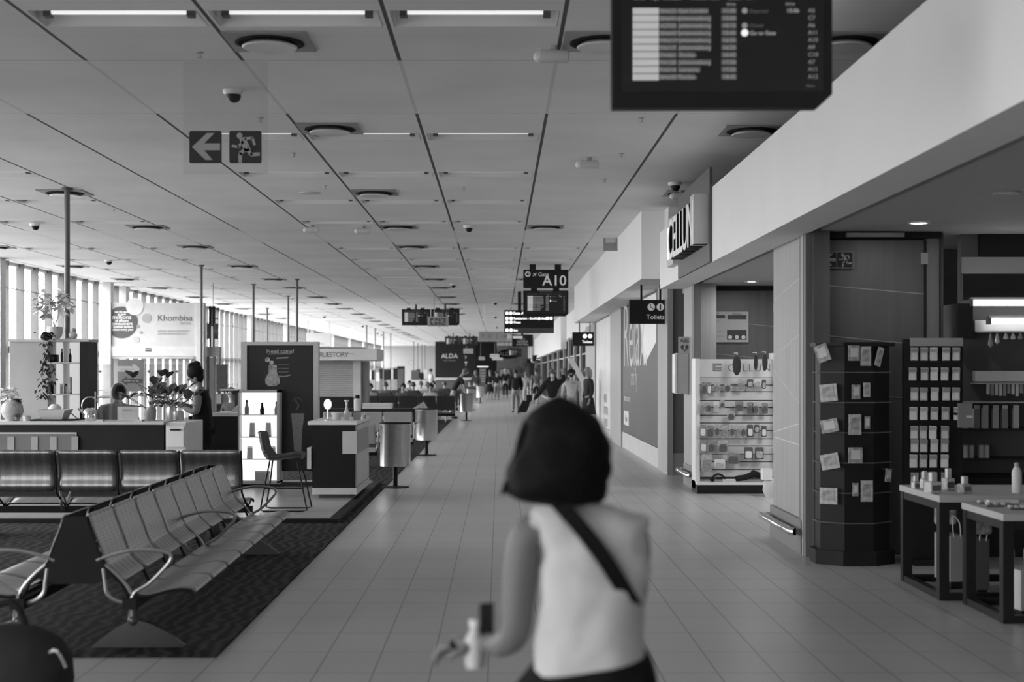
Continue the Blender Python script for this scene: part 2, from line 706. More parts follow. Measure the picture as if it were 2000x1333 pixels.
for u, v, lab in [(1082, 90, 'next to the large flight board'), (1150, 308, 'below the large flight board'), (610, 440, 'in the walkway bays'), (710, 442, 'beside the fourth vent'), (1330, 372, 'in the shade by the white beam')]:
    o = cs if first else copy_tree(cs)
    first = False
    at(o, cpt(u, v))
    o['label'] = 'white cylindrical sensor on the ceiling ' + lab
    o['group'] = 'ceiling sensors'
sp = thing('sprinkler', '', 'sprinkler')
MB().lathe([(0.03, 0), (0.03, -0.006), (0.01, -0.01), (0.01, -0.035), (0.022, -0.037), (0.022, -0.04)], (0, 0, 0), 12).build('head', M_alu, sp, smooth=True)
first = True
for u, v in [(390, 102), (508, 230), (573, 299), (634, 363), (1252, 230), (1213, 300), (298, 444), (222, 409), (905, 366), (1180, 350)]:
    o = sp if first else copy_tree(sp)
    first = False
    at(o, cpt(u, v))
    o['label'] = 'tiny pendant fire sprinkler under a ceiling panel'
    o['group'] = 'ceiling sprinklers'
o = MB().lathe([(0.14, 0), (0.14, -0.008), (0.1, -0.012), (0.02, -0.012)], (0, 0, 0), 24).build('ceiling_speaker', M_lgrey, smooth=True)
at(o, cpt(605, 377))
tag(o, 'flat round speaker disc in the ceiling beyond the exit sign', 'speaker')


# ------------------------------------------------------------------ pictograms
def stroke(mb, pts, w, y0, y1):
    """flat stroke in the x-z plane"""
    for i in range(len(pts) - 1):
        a, b_ = Vector(pts[i]), Vector(pts[i + 1])
        d = (b_ - a).normalized()
        n = Vector((-d.y, d.x)) * w / 2
        e = d * w * 0.25
        mb.prism([tuple(a - n - e), tuple(b_ - n + e), tuple(b_ + n + e), tuple(a + n - e)], 'y', y0, y1)


def disc(mb, c, r, y0, y1, n=20):
    mb.prism([(c[0] + r * math.cos(2 * PI * k / n), c[1] + r * math.sin(2 * PI * k / n)) for k in range(n)], 'y', y0, y1)


def rrect(x0, x1, z0, z1, r, n=4):
    out = []
    for cx, cz, a0 in ((x1 - r, z1 - r, 0), (x0 + r, z1 - r, 90), (x0 + r, z0 + r, 180), (x1 - r, z0 + r, 270)):
        for k in range(n + 1):
            a = math.radians(a0 + 90 * k / n)
            out.append((cx + r * math.cos(a), cz + r * math.sin(a)))
    return out


def arrow_left(mb, x, z, s, y0, y1):
    mb.prism([(x + .08 * s, z + .5 * s), (x + .55 * s, z + .93 * s), (x + .78 * s, z + .93 * s), (x + .46 * s, z + .61 * s), (x + .95 * s, z + .61 * s),
              (x + .95 * s, z + .40 * s), (x + .46 * s, z + .40 * s), (x + .72 * s, z + .1 * s), (x + .5 * s, z + .1 * s)], 'y', y0, y1)


def runner(mb, x, z, s, y0, y1):
    def p(a, b):
        return (x + a * s, z + b * s)
    disc(mb, p(.32, .85), .09 * s, y0, y1)
    stroke(mb, [p(.42, .74), p(.56, .42)], .2 * s, y0, y1)
    stroke(mb, [p(.5, .76), p(.72, .78), p(.78, .58)], .08 * s, y0, y1)
    stroke(mb, [p(.42, .66), p(.28, .5), p(.1, .53)], .08 * s, y0, y1)
    stroke(mb, [p(.56, .42), p(.68, .26), p(.92, .28)], .11 * s, y0, y1)
    stroke(mb, [p(.5, .42), p(.34, .3), p(.34, .04)], .11 * s, y0, y1)


M_signdark = mat('sign_dark_green_grey', 0.035, 0.6)
M_signpale = mat('sign_pale', 0.45, 0.6)
M_signwhite = mat('sign_white', 0.75, 0.6)
M_lum = mat('lit_letter_white', 0.85, 0.5, emit=1.1)
M_lumd = mat('screen_text_dim', 0.2, 0.5, emit=0.16)
M_lumm = mat('screen_text_mid', 0.3, 0.5, emit=0.28)
M_lumb = mat('screen_box_light', 0.35, 0.5, emit=0.30)


def exit_pair(parent, x, z, s, gap, y, pale=M_signpale, dark=M_signdark):
    """two square pictograms, arrow and running figure, front face at y"""
    b_ = MB()
    b_.prism(rrect(x, x + s, z, z + s, s * .06), 'y', y - 0.004, y)
    b_.prism(rrect(x + s + gap, x + 2 * s + gap, z, z + s, s * .06), 'y', y - 0.004, y)
    b_.build('sign_panel', dark, parent)
    a = MB()
    arrow_left(a, x, z, s, y - 0.007, y - 0.0035)
    a.build('arrow', pale, parent)
    a = MB()
    runner(a, x + s + gap, z, s, y - 0.007, y - 0.0035)
    a.build('running_figure_symbol', pale, parent)


t = thing('exit_sign', 'clear acrylic hanging sign with dark arrow and running figure squares near camera dome', 'exit sign', (0, 11.0, 0))
x0, x1 = X(358, 11), X(523, 11)
B(x0, x1, 0, 0.008, Z(340, 11), CZ).build('acrylic_sheet', glass('sign_acrylic', 0.96, 0.01, 0.05), t)
s = 63 * 11 / F_PX
exit_pair(t, X(370, 11), Z(319, 11), s, 15 * 11 / F_PX, -0.001)

# ------------------------------------------------------------------ flight boards
ROWS_FB = [('BA6321', 'East London', '11:35', 'A5'), ('BA6416', 'Johannesburg', '15:00', 'C7'), ('4Z920', 'Johannesburg', '15:15', 'A6'),
           ('BA6427', 'Johannesburg', '15:45', 'A11'), ('MN119', 'Johannesburg', '16:25', 'A10'), ('FA117', 'Johannesburg', '16:25', 'A9'),
           ('FA461', 'Durban', '16:45', 'C10'), ('FA120', 'Johannesburg', '17:20', 'A7'), ('FA310', 'Lanseria', '17:20', 'A11'), ('BA6307', 'Durban', '18:45', 'A12')]


def flight_board():
    """1 m wide board, bottom centre at the origin, facing -y"""
    r_ = thing('flight_board', '', 'flight information board')
    W, H = 0.5, 0.57
    b_ = MB()
    b_.prism([(-W, 0.0), (W - 0.065, 0.0), (W, 0.06), (W, H), (-W, H)], 'y', 0.0, 0.09)
    b_.build('case', M_black, r_, bevel=0.006)
    hb = MB()
    hb.box(-0.33, -0.19, 0.02, 0.07, H, H + 0.05)
    hb.build('hanger', M_black, r_)
    hb = MB()
    hb.box(0.16, 0.3, 0.02, 0.07, H, H + 0.05)
    hb.build('hanger', M_black, r_)
    scr = B(-0.455, 0.46, -0.004, 0.002, 0.07, H - 0.03).build('screen', mat('screen_dark', 0.012, 0.25), r_)
    k = 1.0 / 430.0     # metres per pixel of the reference board

    def bx(u):
        return (u - 1410) * k

    def bz(v):
        return (210 - v) * k * 1.0
    box = MB()
    row = MB()
    for i in range(10):
        v = 22 + 14.3 * i
        box.box(bx(1236), bx(1287), -0.007, -0.004, bz(v + 6.2), bz(v - 6.2))
        row.box(bx(1288), bx(1322), -0.0055, -0.004, bz(v + 5), bz(v - 5))
        row.box(bx(1325), bx(1326 + 5.2 * len(ROWS_FB[i][1])), -0.0055, -0.004, bz(v + 5), bz(v - 5))
        row.box(bx(1409), bx(1438), -0.0055, -0.004, bz(v + 5), bz(v - 5))
    box.build('airline_panel', M_lumb, scr)
    row.build('row_band', mat('screen_band', 0.06, 0.5, emit=0.07), scr)
    top_v = 22
    for j, (col, u, m_) in enumerate([(0, 1290, M_lumd), (1, 1326, M_lumd), (2, 1411, M_lumd), (3, 1577, M_lumd)]):
        text('\n'.join(rw[col] for rw in ROWS_FB), m_, scr, (bx(u), -0.0065, bz(top_v + 4)), 0.0265, line=14.3 * k / 0.0265)
    text('time', M_lumd, scr, (bx(1418), -0.006, bz(12)), 0.024)
    text('time', M_lumd, scr, (bx(1533), -0.006, bz(12)), 0.024)
    text('15:06', M_lumm, scr, (bx(1535), -0.006, bz(26)), 0.026)
    text('Departed', mat('screen_text_faint', 0.1, 0.5, emit=0.05), scr, (bx(1463), -0.006, bz(26)), 0.022)
    text('Closed', mat('screen_text_faint', 0.1, 0.5), scr, (bx(1463), -0.006, bz(54)), 0.022)
    text('Go to Gate', M_lumm, scr, (bx(1464), -0.006, bz(69)), 0.025)
    text('New', mat('screen_text_faint', 0.1, 0.5), scr, (bx(1573), -0.0075, bz(172)), 0.02)
    text('Your First Time Domestic Flights', M_lumd, scr, (0, -0.006, bz(-20)), 0.02, ax='CENTER')
    text('Airline      Flight   Destination        Scheduled   Status       Updated    Gate', M_lumd, scr, (bx(1238), -0.006, bz(0)), 0.018)
    ic = MB()
    disc(ic, (bx(1454), bz(22)), 0.013, -0.007, -0.004)
    ic.build('status_icon', M_lumd, scr)
    ic = MB()
    disc(ic, (bx(1454), bz(51)), 0.013, -0.007, -0.004)
    ic.build('status_icon', M_lumd, scr)
    ic = MB()
    disc(ic, (bx(1454), bz(65)), 0.016, -0.007, -0.004)
    ic.build('status_icon', mat('screen_icon_bright', 0.7, 0.5, emit=0.7), scr)
    return r_


fbd = flight_board()
at(fbd, (X(1410, 6.45), 6.45, Z(210, 6.45)), math.radians(-1.0))
fbd['label'] = 'large black flight board cut by the picture top, listing ten departures'
hp = MB()
hp.box(X(1300, 6.45) - 0.03, X(1300, 6.45) + 0.03, 6.47, 6.51, 3.41, CZ)
hp.build('hanger_pole', M_black)
tag(bpy.data.objects['hanger_pole'], 'black square drop pole holding the large flight board', 'pole')
hp2 = copy_tree(bpy.data.objects['hanger_pole'])
hp2.location.x = 0.45
hp2['label'] = 'black square drop pole at the shop end of the large flight board'
for u0, u1, vb, Y, lab in [(1022, 1110, 618, 31.5, 'black flight board hanging under the gate A10 sign'),
                           (785, 840, 636, 50, 'black flight board of the nearer twin pair, window end'),
                           (842, 897, 636, 50, 'black flight board of the nearer twin pair, behind the exit sign'),
                           (869, 901, 676, 86.6, 'small black flight board of the farther twin pair, window end'),
                           (902, 933, 676, 86.6, 'small black flight board of the farther twin pair, shop end'),
                           (993, 1018, 697, 104, 'tiny black flight board in front of the oval sign')]:
    o = copy_tree(fbd)
    at(o, (X((u0 + u1) / 2, Y), Y, Z(vb, Y)))
    o['label'] = lab
    zt = Z(vb, Y) + 0.62
    if CZ - zt > 0.02 and Y > 40:
        B(-0.03, 0.03, 0.03, 0.06, 0.57, CZ - Z(vb, Y)).build('hanger_pole', M_black, o)

# gate sign
Y = 31.5
t = thing('gate_sign', 'black hanging gate sign reading Gate A10 with arrow', 'gate sign', (X(1066, Y), Y, Z(563, Y)))
H = 36 * Y / F_PX
W = 44 * Y / F_PX
cs_ = MB().prism(rrect(-W, W, 0, H, 0.02), 'y', 0, 0.08).build('case', M_black, t)
h_ = MB()
for a, b_ in ((-0.36, -0.22), (0.2, 0.34)):
    h_.box(a, b_, 0.02, 0.06, H, CZ - Z(563, Y))
h_.build('hanger', M_black, t)
M_grn = mat('sign_letter_grey', 0.5, 0.5, emit=0.18)
text('A10', M_grn, cs_, (W - 0.04, -0.004, 0.06), 0.32, ax='RIGHT', bold=0.004)
text('Gate', M_grn, cs_, (-0.17, -0.004, H - 0.145), 0.12, bold=0.001)
a = MB()
disc(a, (-W + 0.1, H - 0.1), 0.062, -0.005, 0)
a.build('arrow_disc', M_grn, t)
a = MB()
arrow_left(a, -W + 0.05, H - 0.15, 0.1, -0.008, -0.004)
a.build('arrow', M_black, t)
a = MB()
stroke(a, [(-W + 0.22, H - 0.14), (-W + 0.29, H - 0.08)], 0.018, -0.006, 0)
stroke(a, [(-W + 0.22, H - 0.085), (-W + 0.265, H - 0.1), (-W + 0.275, H - 0.14)], 0.014, -0.006, 0)
a.build('print', M_grn, t)

# direction sign with lit writing
Y = 42.0
t = thing('direction_sign', 'black hanging direction sign with lit restaurant, smoking, toilets and shops lines', 'direction sign', (X(985, Y), Y, Z(651, Y)))
W, H = 97 * Y / F_PX, 45 * Y / F_PX
B(0, W, 0, 0.12, 0.0, H).build('case', M_black, t)
B(0.05, W, -0.003, 0.0, 0.02, 0.15).build('strip', mat('sign_strip_grey', 0.07, 0.5), t)
B(0.4, 0.5, 0.03, 0.09, H, CZ - Z(651, Y)).build('hanger', M_black, t)
B(W - 0.5, W - 0.4, 0.03, 0.09, H, CZ - Z(651, Y)).build('hanger', M_black, t)
text('Gate A13', M_lum, t, (0.25, -0.006, 0.55), 0.11, bold=0.004)
text('Restaurant - Smoking', M_lum, t, (0.27, -0.006, 0.405), 0.09, bold=0.003)
text('Toilets', M_lum, t, (1.0, -0.006, 0.405), 0.09, bold=0.003)
text('Shops', M_lum, t, (0.27, -0.006, 0.29), 0.09, bold=0.003)
text('Exit', M_lum, t, (0.27, -0.006, 0.055), 0.08, bold=0.003)
a = MB()
for cx, cz in ((0.08, 0.585), (0.19, 0.585), (0.08, 0.435), (0.2, 0.435), (0.08, 0.32), (0.2, 0.32), (0.08, 0.085), (0.2, 0.085), (1.27, 0.435), (1.38, 0.435)):
    disc(a, (cx, cz), 0.05, -0.006, 0)
a.build('print', M_lum, t)


def toilets_sign(u0, u1, v0, v1, Y, lab, lum, hang=None):
    W, H = (u1 - u0) * Y / F_PX, (v1 - v0) * Y / F_PX
    t = thing('toilets_sign', lab, 'toilets sign', (X(u0, Y), Y, Z(v1, Y)))
    B(0, W, 0, 0.07, 0, H).build('case', M_black, t, bevel=0.004)
    if hang:
        B(W * .3, W * .3 + 0.03, 0.02, 0.05, H, hang - Z(v1, Y)).build('hanger', M_black, t)
        B(W * .8, W * .8 + 0.03, 0.02, 0.05, H, hang - Z(v1, Y)).build('hanger', M_black, t)
    text('Toilets', lum, t, (W * 0.93, -0.004, H * 0.2), H * 0.27, ax='RIGHT', bold=0.001)
    a = MB()
    disc(a, (W * .58, H * .7), H * .155, -0.005, 0)
    disc(a, (W * .82, H * .7), H * .155, -0.005, 0)
    a.build('print', lum, t)
    a = MB()
    s_ = H * .155
    disc(a, (W * .82, H * .7 + s_ * .55), s_ * .2, -0.008, -0.004, 10)
    stroke(a, [(W * .82, H * .7 + s_ * .3), (W * .82, H * .7 - s_ * .7)], s_ * .35, -0.008, -0.004)
    disc(a, (W * .56, H * .7 + s_ * .6), s_ * .17, -0.008, -0.004, 10)
    stroke(a, [(W * .56, H * .7 + s_ * .35), (W * .56, H * .7 - s_ * .1), (W * .6, H * .7 - s_ * .15), (W * .63, H * .7 - s_ * .6)], s_ * .2, -0.008, -0.004)
    a.build('print', M_black, t)
    return t


toilets_sign(1229, 1303, 586, 633, 22.5, 'black toilets sign under the bulkhead beside the dark poster wall', M_grn, 2.99)
toilets_sign(1118, 1160, 649, 676, 39.4, 'small black toilets sign with brightly lit white discs', M_lum, 2.99)
toilets_sign(1040, 1058, 694, 706, 96, 'tiny lit toilets sign farther along the walkway', M_lum, 2.6)
toilets_sign(1029, 1045, 701, 710, 100, 'tiniest toilets sign partly behind the other far one', M_lum, CZ)
# gate call board
Y = 62.0
t = thing('gate_call_board', 'black screen showing a boarding call for Johannesburg below the direction sign', 'information screen', (X(1000, Y), Y, Z(677, Y)))
W, H = 41 * Y / F_PX, 23 * Y / F_PX
B(0, W, 0, 0.1, 0, H).build('case', M_black, t)
B(0.4, 0.5, 0.03, 0.07, H, CZ - Z(677, Y)).build('hanger', M_black, t)
B(0.04, 0.46, -0.005, 0, H - 0.17, H - 0.06).build('airline_panel', M_lumb, t)
text('FA117\nJohannesburg\nGo to Gate\nPriority Calling', M_lumm, t, (W / 2, -0.004, H - 0.23), 0.085, ax='CENTER', line=0.9)
# pictogram strip and distant exit signs
Y = 47.0
t = thing('pictogram_sign', 'long pale hanging sign with four grey pictograms and an arrow', 'safety sign', (X(935, Y), Y, Z(666, Y)))
W, H = 56 * Y / F_PX, 18 * Y / F_PX
B(0, W, 0, 0.02, 0, H).build('panel', M_signpale, t)
tb = MB()
for q in (0.2, 0.8):
    tb.tube([(W * q, 0.01, H), (W * q, 0.01, CZ - Z(666, Y))], 0.006, 6)
tb.build('hanging_wire', M_alu, t)
a = MB()
disc(a, (W * .14, H * .6), H * .2, -0.004, 0)
disc(a, (W * .38, H * .5), H * .25, -0.004, 0)
a.prism(rrect(W * .6, W * .65, H * .2, H * .75, 0.01), 'y', -0.004, 0)
stroke(a, [(W * .78, H * .5), (W * .94, H * .5)], 0.03, -0.004, 0)
stroke(a, [(W * .87, H * .75), (W * .94, H * .5), (W * .87, H * .25)], 0.03, -0.004, 0)
a.build('print', M_grey, t)
for (u0, v0, u1, v1, Y, lab) in [(835, 619, 876, 638, 44, 'pale framed exit sign in front of the nearer twin flight boards'),
                                 (905, 681, 924, 691, 92, 'small pale exit sign before the dark lounge wall'),
                                 (935, 697, 947, 704, 105, 'tiny pale exit sign on the dark lounge wall')]:
    t = thing('exit_sign', lab, 'exit sign', (X(u0, Y), Y, Z(v1, Y)))
    W, H = (u1 - u0) * Y / F_PX, (v1 - v0) * Y / F_PX
    B(0, W, 0, 0.03, 0, H).build('frame', M_signpale, t)
    B(W * .3, W * .34, 0.01, 0.02, H, CZ - Z(v1, Y)).build('hanger', M_signpale, t)
    s = H * 0.74
    exit_pair(t, (W - 2.15 * s) / 2, H * .13, s, s * .15, -0.001, M_signpale, M_dgrey if Y < 50 else M_grey)
for (u0, v0, u1, v1, Y, lab) in [(957, 692, 975, 699, 98, 'tiny pale pictogram sign by the oval sign, upper one'), (961, 699, 982, 704, 96, 'tiny pale pictogram sign by the oval sign, lower one')]:
    t = thing('pictogram_sign', lab, 'safety sign', (X(u0, Y), Y, Z(v1, Y)))
    W, H = (u1 - u0) * Y / F_PX, (v1 - v0) * Y / F_PX
    B(0, W, 0, 0.03, 0, H).build('panel', M_signwhite, t)
    B(W * .5, W * .5 + .02, 0.01, 0.02, H, CZ - Z(v1, Y)).build('hanger', M_signpale, t)
    a = MB()
    for q in (.15, .38, .6):
        disc(a, (W * q, H * .5), H * .22, -0.004, 0, 10)
    stroke(a, [(W * .78, H * .5), (W * .93, H * .5)], 0.03, -0.004, 0)
    a.build('print', M_grey, t)

# ------------------------------------------------------------------ drop poles from the ceiling
M_pole = mat('pole_grey', .16, .45, .3)
pd = thing('drop_pole', '', 'pole')
MB().cyl((0, 0, 0), 0.032, CZ, 14).build('tube', M_pole, pd, smooth=True)
MB().lathe([(0.06, CZ - 0.03), (0.07, CZ - 0.001)], (0, 0, 0), 16).build('flange', M_dgrey, pd, smooth=True)
first = True
for u, v, lab in [(393, 518, 'beside the standing woman'), (495, 555, 'above the black advert board'), (580, 545, 'above the board towards the walkway'),
                  (563, 578, 'thin one between the two above the black board'), (522, 602, 'small, far behind the black board'),
                  (716, 636, 'first of the far row by the kiosk roof'), (733, 642, 'second of the far row'), (749, 648, 'third of the far row'), (763, 652, 'fourth of the far row'),
                  (808, 668, 'against the pale end wall, window end'), (816, 671, 'against the pale end wall, second'), (824, 674, 'against the pale end wall, third'), (830, 675, 'against the pale end wall, nearest the dark lounge')]:
    o = pd if first else copy_tree(pd)
    first = False
    p = cpt(u, v)
    at(o, (p[0], p[1], 0))
    o['label'] = 'grey round drop pole ' + lab
    o['group'] = 'drop poles'
t = thing('drop_pole', 'grey round drop pole standing on top of the shelf cabinet beside the orchid', 'pole', (X(131, 18.48), 18.48, Z(668, 18.15) + .04))
zz_ = CZ - t.location.z
MB().cyl((0, 0, 0), .036, zz_ - .002, 16).build('tube', M_pole, t, smooth=True)
MB().lathe([(.07, zz_ - .03), (.08, zz_ - .004)], (0, 0, 0), 18).build('flange', M_dgrey, t, smooth=True)

# ------------------------------------------------------------------ perforated steel benches
def perforated(name, g, hole_g=0.09, dot=0.011):
    m = bpy.data.materials.new(name)
    m.use_nodes = True
    nt = m.node_tree
    b = nt.nodes['Principled BSDF']
    b.inputs['Metallic'].default_value = 0.9
    b.inputs['Roughness'].default_value = 0.34
    tc = nt.nodes.new('ShaderNodeTexCoord')
    sep = nt.nodes.new('ShaderNodeSeparateXYZ')
    nt.links.new(tc.outputs['Object'], sep.inputs[0])

    def mth(op, a, bb=0.0):
        n = nt.nodes.new('ShaderNodeMath')
        n.operation = op
        for i, q in enumerate((a, bb)):
            if isinstance(q, (int, float)):
                n.inputs[i].default_value = q
            else:
                nt.links.new(q, n.inputs[i])
        return n.outputs[0]
    yz = mth('ADD', mth('MULTIPLY', sep.outputs[2], 1.0), mth('MULTIPLY', sep.outputs[1], 1.0))
    px = mth('SUBTRACT', mth('FRACT', mth('DIVIDE', sep.outputs[0], dot)), 0.5)
    pz = mth('SUBTRACT', mth('FRACT', mth('DIVIDE', yz, dot)), 0.5)
    d2 = mth('ADD', mth('MULTIPLY', px, px), mth('MULTIPLY', pz, pz))
    hole = mth('LESS_THAN', d2, 0.075)
    band = mth('LESS_THAN', mth('FRACT', mth('DIVIDE', sep.outputs[0], 0.1)), 0.62)
    fac = mth('MULTIPLY', hole, band)
    mx = nt.nodes.new('ShaderNodeMix')
    mx.data_type = 'RGBA'
    nt.links.new(fac, mx.inputs[0])
    mx.inputs[6].default_value = (g, g, g, 1)
    mx.inputs[7].default_value = (hole_g, hole_g, hole_g, 1)
    nt.links.new(mx.outputs[2], b.inputs['Base Color'])
    MATS[name] = m
    return m


M_perf = perforated('perforated_steel_back', 0.4, 0.13)
M_seat = perforated('perforated_steel_seat', 0.4, 0.2)
M_frame = mat('bench_frame_black', 0.014, 0.6, spec=.2)
M_arm = mat('cast_aluminium', 0.4, 0.35, 0.85)
M_foot = mat('dark_cast_foot', 0.09, 0.4, 0.6)

# profile in (y = distance forward from the back-to-back line, z)
BACK = [(0.055, 0.775), (0.075, 0.765), (0.095, 0.70), (0.135, 0.60), (0.165, 0.515), (0.20, 0.46), (0.275, 0.395)]
SEAT = [(0.33, 0.335), (0.37, 0.318), (0.44, 0.322), (0.53, 0.345), (0.60, 0.355), (0.66, 0.35), (0.685, 0.325)]


def smooth_path(p, n=4):
    out = []
    for i in range(len(p) - 1):
        p0, p1, p2, p3 = p[max(i - 1, 0)], p[i], p[i + 1], p[min(i + 2, len(p) - 1)]
        for k in range(n):
            t = k / n
            out.append(tuple(0.5 * (2 * p1[j] + (p2[j] - p0[j]) * t + (2 * p0[j] - 5 * p1[j] + 4 * p2[j] - p3[j]) * t * t +
                                    (3 * p1[j] - p0[j] - 3 * p2[j] + p3[j]) * t ** 3) for j in range(len(p1))))
    out.append(tuple(p[-1]))
    return out


def panel_sheet(path, w, inset, th, mb=None):
    """curved panel with rounded corners, centred on x=0"""
    mb = mb or MB()
    n = len(path)
    m_ = 10
    vs = []
    L = [0]
    for i in range(1, n):
        L.append(L[-1] + math.dist(path[i], path[i - 1]))
    for i, (y, z) in enumerate(path):
        e = min(L[i], L[-1] - L[i])
        r = inset
        hw = w / 2 - (r - math.sqrt(max(0, r * r - (r - e) ** 2)) if e < r else 0)
        for k in range(m_ + 1):
            vs.append((-hw + 2 * hw * k / m_, y, z))
    fs = []
    for i in range(n - 1):
        for k in range(m_):
            a = i * (m_ + 1) + k
            fs.append((a, a + 1, a + m_ + 2, a + m_ + 1))
    return mb.add(vs, fs)


def make_bench(n, pitch, label, loc, rz, arms, feet, double=False, group=None, mb_=None, ms_=None, back=BACK, seat=SEAT):
    mb_ = mb_ or M_perf
    ms_ = ms_ or M_seat
    r_ = thing('waiting_bench', label, 'bench', loc, rz, group)
    bp = smooth_path(back)
    sp_ = smooth_path(seat)
    L = n * pitch
    protos = {}
    for side in ((1, -1) if double else (1,)):
        for i in range(n):
            x = (i + 0.5) * pitch
            for nm, path, m_, ins in (('backrest', bp, mb_, 0.045), ('seat', sp_, ms_, 0.03)):
                key = nm
                if key not in protos:
                    o = panel_sheet(path, pitch - 0.025, ins, 0).build(nm, m_, r_, smooth=True)
                    so = o.modifiers.new('thickness', 'SOLIDIFY')
                    so.thickness = 0.005
                    so.offset = 0
                    protos[key] = o
                else:
                    o = protos[key].copy()
                    COL.objects.link(o)
                    o.parent = r_
                o.location = (x, 0, 0)
                o.rotation_euler = (0, 0, 0 if side == 1 else PI)
        s_ = side
        f = MB()
        f.box(-0.05, L + 0.05, min(s_ * .28, s_ * .36), max(s_ * .28, s_ * .36), 0.24, 0.30)
        f.build('beam', M_frame, r_)
        for i in range(n + 1):
            x = i * pitch
            br = MB()
            pts = [(s_ * y, z - 0.012) for y, z in bp] + [(s_ * 0.31, 0.31)] + [(s_ * y, z - 0.012) for y, z in sp_]
            br.tube([(x, y - s_ * 0.012, z) for y, z in pts], 0.010, 6)
            br.build('bracket', M_frame, r_)
        for x in arms:
            a = MB()
            path = [(0.12, .515), (0.2, .545), (0.32, .573), (0.44, .575), (0.525, .56), (0.55, .53), (0.52, .48), (0.42, .38), (0.34, .33), (0.32, .28)]
            pp = smooth_path([(x, s_ * y, z) for y, z in path], 4)
            a.tube(pp, 0.011, 8)
            path = [(0.16, .47), (0.17, .40), (0.18, .33), (0.22, .29), (0.29, .268), (0.34, .268)]
            a.tube(smooth_path([(x, s_ * y, z) for y, z in path], 4), 0.013, 8)
            a.tube(smooth_path([(x, s_ * y, z) for y, z in [(0.17, .49), (0.24, .43), (0.3, .36), (0.33, .3)]], 4), 0.010, 8)
            a.build('armrest', M_arm, r_, smooth=True)
        for x in feet:
            ft = MB()
            ft.lathe([(0.034, 0.19), (0.026, 0.25), (0.026, 0.3)], (x, s_ * 0.33, 0), 16)
            ft.ball((x, s_ * 0.33, 0.165), 0.036, 16)
            arch = []
            for k in range(17):
                a_ = -1 + 2 * k / 16
                arch.append((s_ * (0.36 + 0.265 * a_), 0.165 - 0.145 * abs(a_) ** 1.6))
            low = [(y, 0.0 if 0 < k < 16 else z - .004) for k, (y, z) in enumerate(arch)]
            ring = arch + low[::-1]
            ft.prism(ring, 'x', x - 0.022, x + 0.022)
            ft.build('foot', M_foot, r_, smooth=True)
        if double and s_ == 1:
            pass
    if double:
        for x in (0.0, L):
            e = MB()
            e.prism([(0.05, .765), (0.09, .70), (0.16, .51), (0.23, .42), (0.12, .38), (-0.12, .38), (-0.23, .42), (-0.16, .51), (-0.09, .70), (-0.05, .765)], 'x', x - 0.008, x + 0.008)
            e.build('end_panel', M_frame, r_)
    return r_


# row seen from behind
BROW = [(0.0, 0.86), (0.0, 0.84), (0.02, 0.80), (0.05, 0.70), (0.06, 0.60), (0.05, 0.52), (0.03, 0.46)]
make_bench(5, 0.588, 'perforated steel bench seen from behind, running across before the beauty counter', (X(-134, 13.5), 13.5, 0), 0, (0.0, 2 * 0.588, 4 * .588),
           (0.35, 2.6), back=[(0.0, 0.865), (-0.01, 0.84), (0.0, 0.80), (0.03, 0.72), (0.045, 0.60), (0.03, 0.52), (0.05, 0.465)])
# double bench running along the walkway
make_bench(8, 0.57, 'double-sided perforated steel bench running away along the walkway edge', (-2.44 - 0.115, 8.2 + 8 * 0.57, 0), -PI / 2 - math.radians(-1.4) * 1.0 if False else -PI / 2 + math.radians(1.4),
           (0.0, 4 * .57, 8 * .57), (0.35, 8 * .57 - 0.02), double=True)
# grey upholstered rows beyond the bins
M_vinyl = mat('grey_vinyl', 0.33, 0.5)
M_vinyld = mat('black_vinyl', 0.03, 0.5)


def soft_bench(n, pitch, lab, loc, rz, m_, top=0.85, group=None):
    r_ = thing('waiting_bench', lab, 'bench', loc, rz, group)
    pr = {}
    for i in range(n):
        for nm in ('backrest', 'seat'):
            if nm not in pr:
                mb = MB()
                if nm == 'backrest':
                    mb.prism([(0.0, top), (0.05, top), (0.16, 0.42), (0.10, 0.40)], 'x', -pitch / 2 + 0.012, pitch / 2 - 0.012)
                else:
                    mb.prism([(0.12, 0.27), (0.6, 0.29), (0.6, 0.33), (0.14, 0.31)], 'x', -pitch / 2 + 0.012, pitch / 2 - 0.012)
                o = mb.build(nm, m_, r_, bevel=0.015)
                pr[nm] = o
            else:
                o = pr[nm].copy()
                COL.objects.link(o)
                o.parent = r_
            o.location = ((i + .5) * pitch, 0, 0)
    B(0, n * pitch, 0.25, 0.33, 0.21, 0.27).build('beam', M_frame, r_)
    for x in (0.3, n * pitch - 0.3):
        f = MB()
        f.tube([(x, 0.29, 0.21), (x, 0.29, 0.05)], 0.025, 8)
        f.tube([(x, 0.02, 0.012), (x, 0.29, 0.06), (x, 0.56, 0.012)], 0.02, 8)
        f.build('foot', M_arm, r_, smooth=True)
    for x in (0.0, n * pitch):
        f = MB()
        f.tube(smooth_path([(x, 0.06, 0.6), (x, 0.3, 0.64), (x, 0.52, 0.6), (x, 0.4, 0.42), (x, 0.3, 0.32)]), 0.014, 8)
        f.build('armrest', M_arm, r_, smooth=True)
    return r_


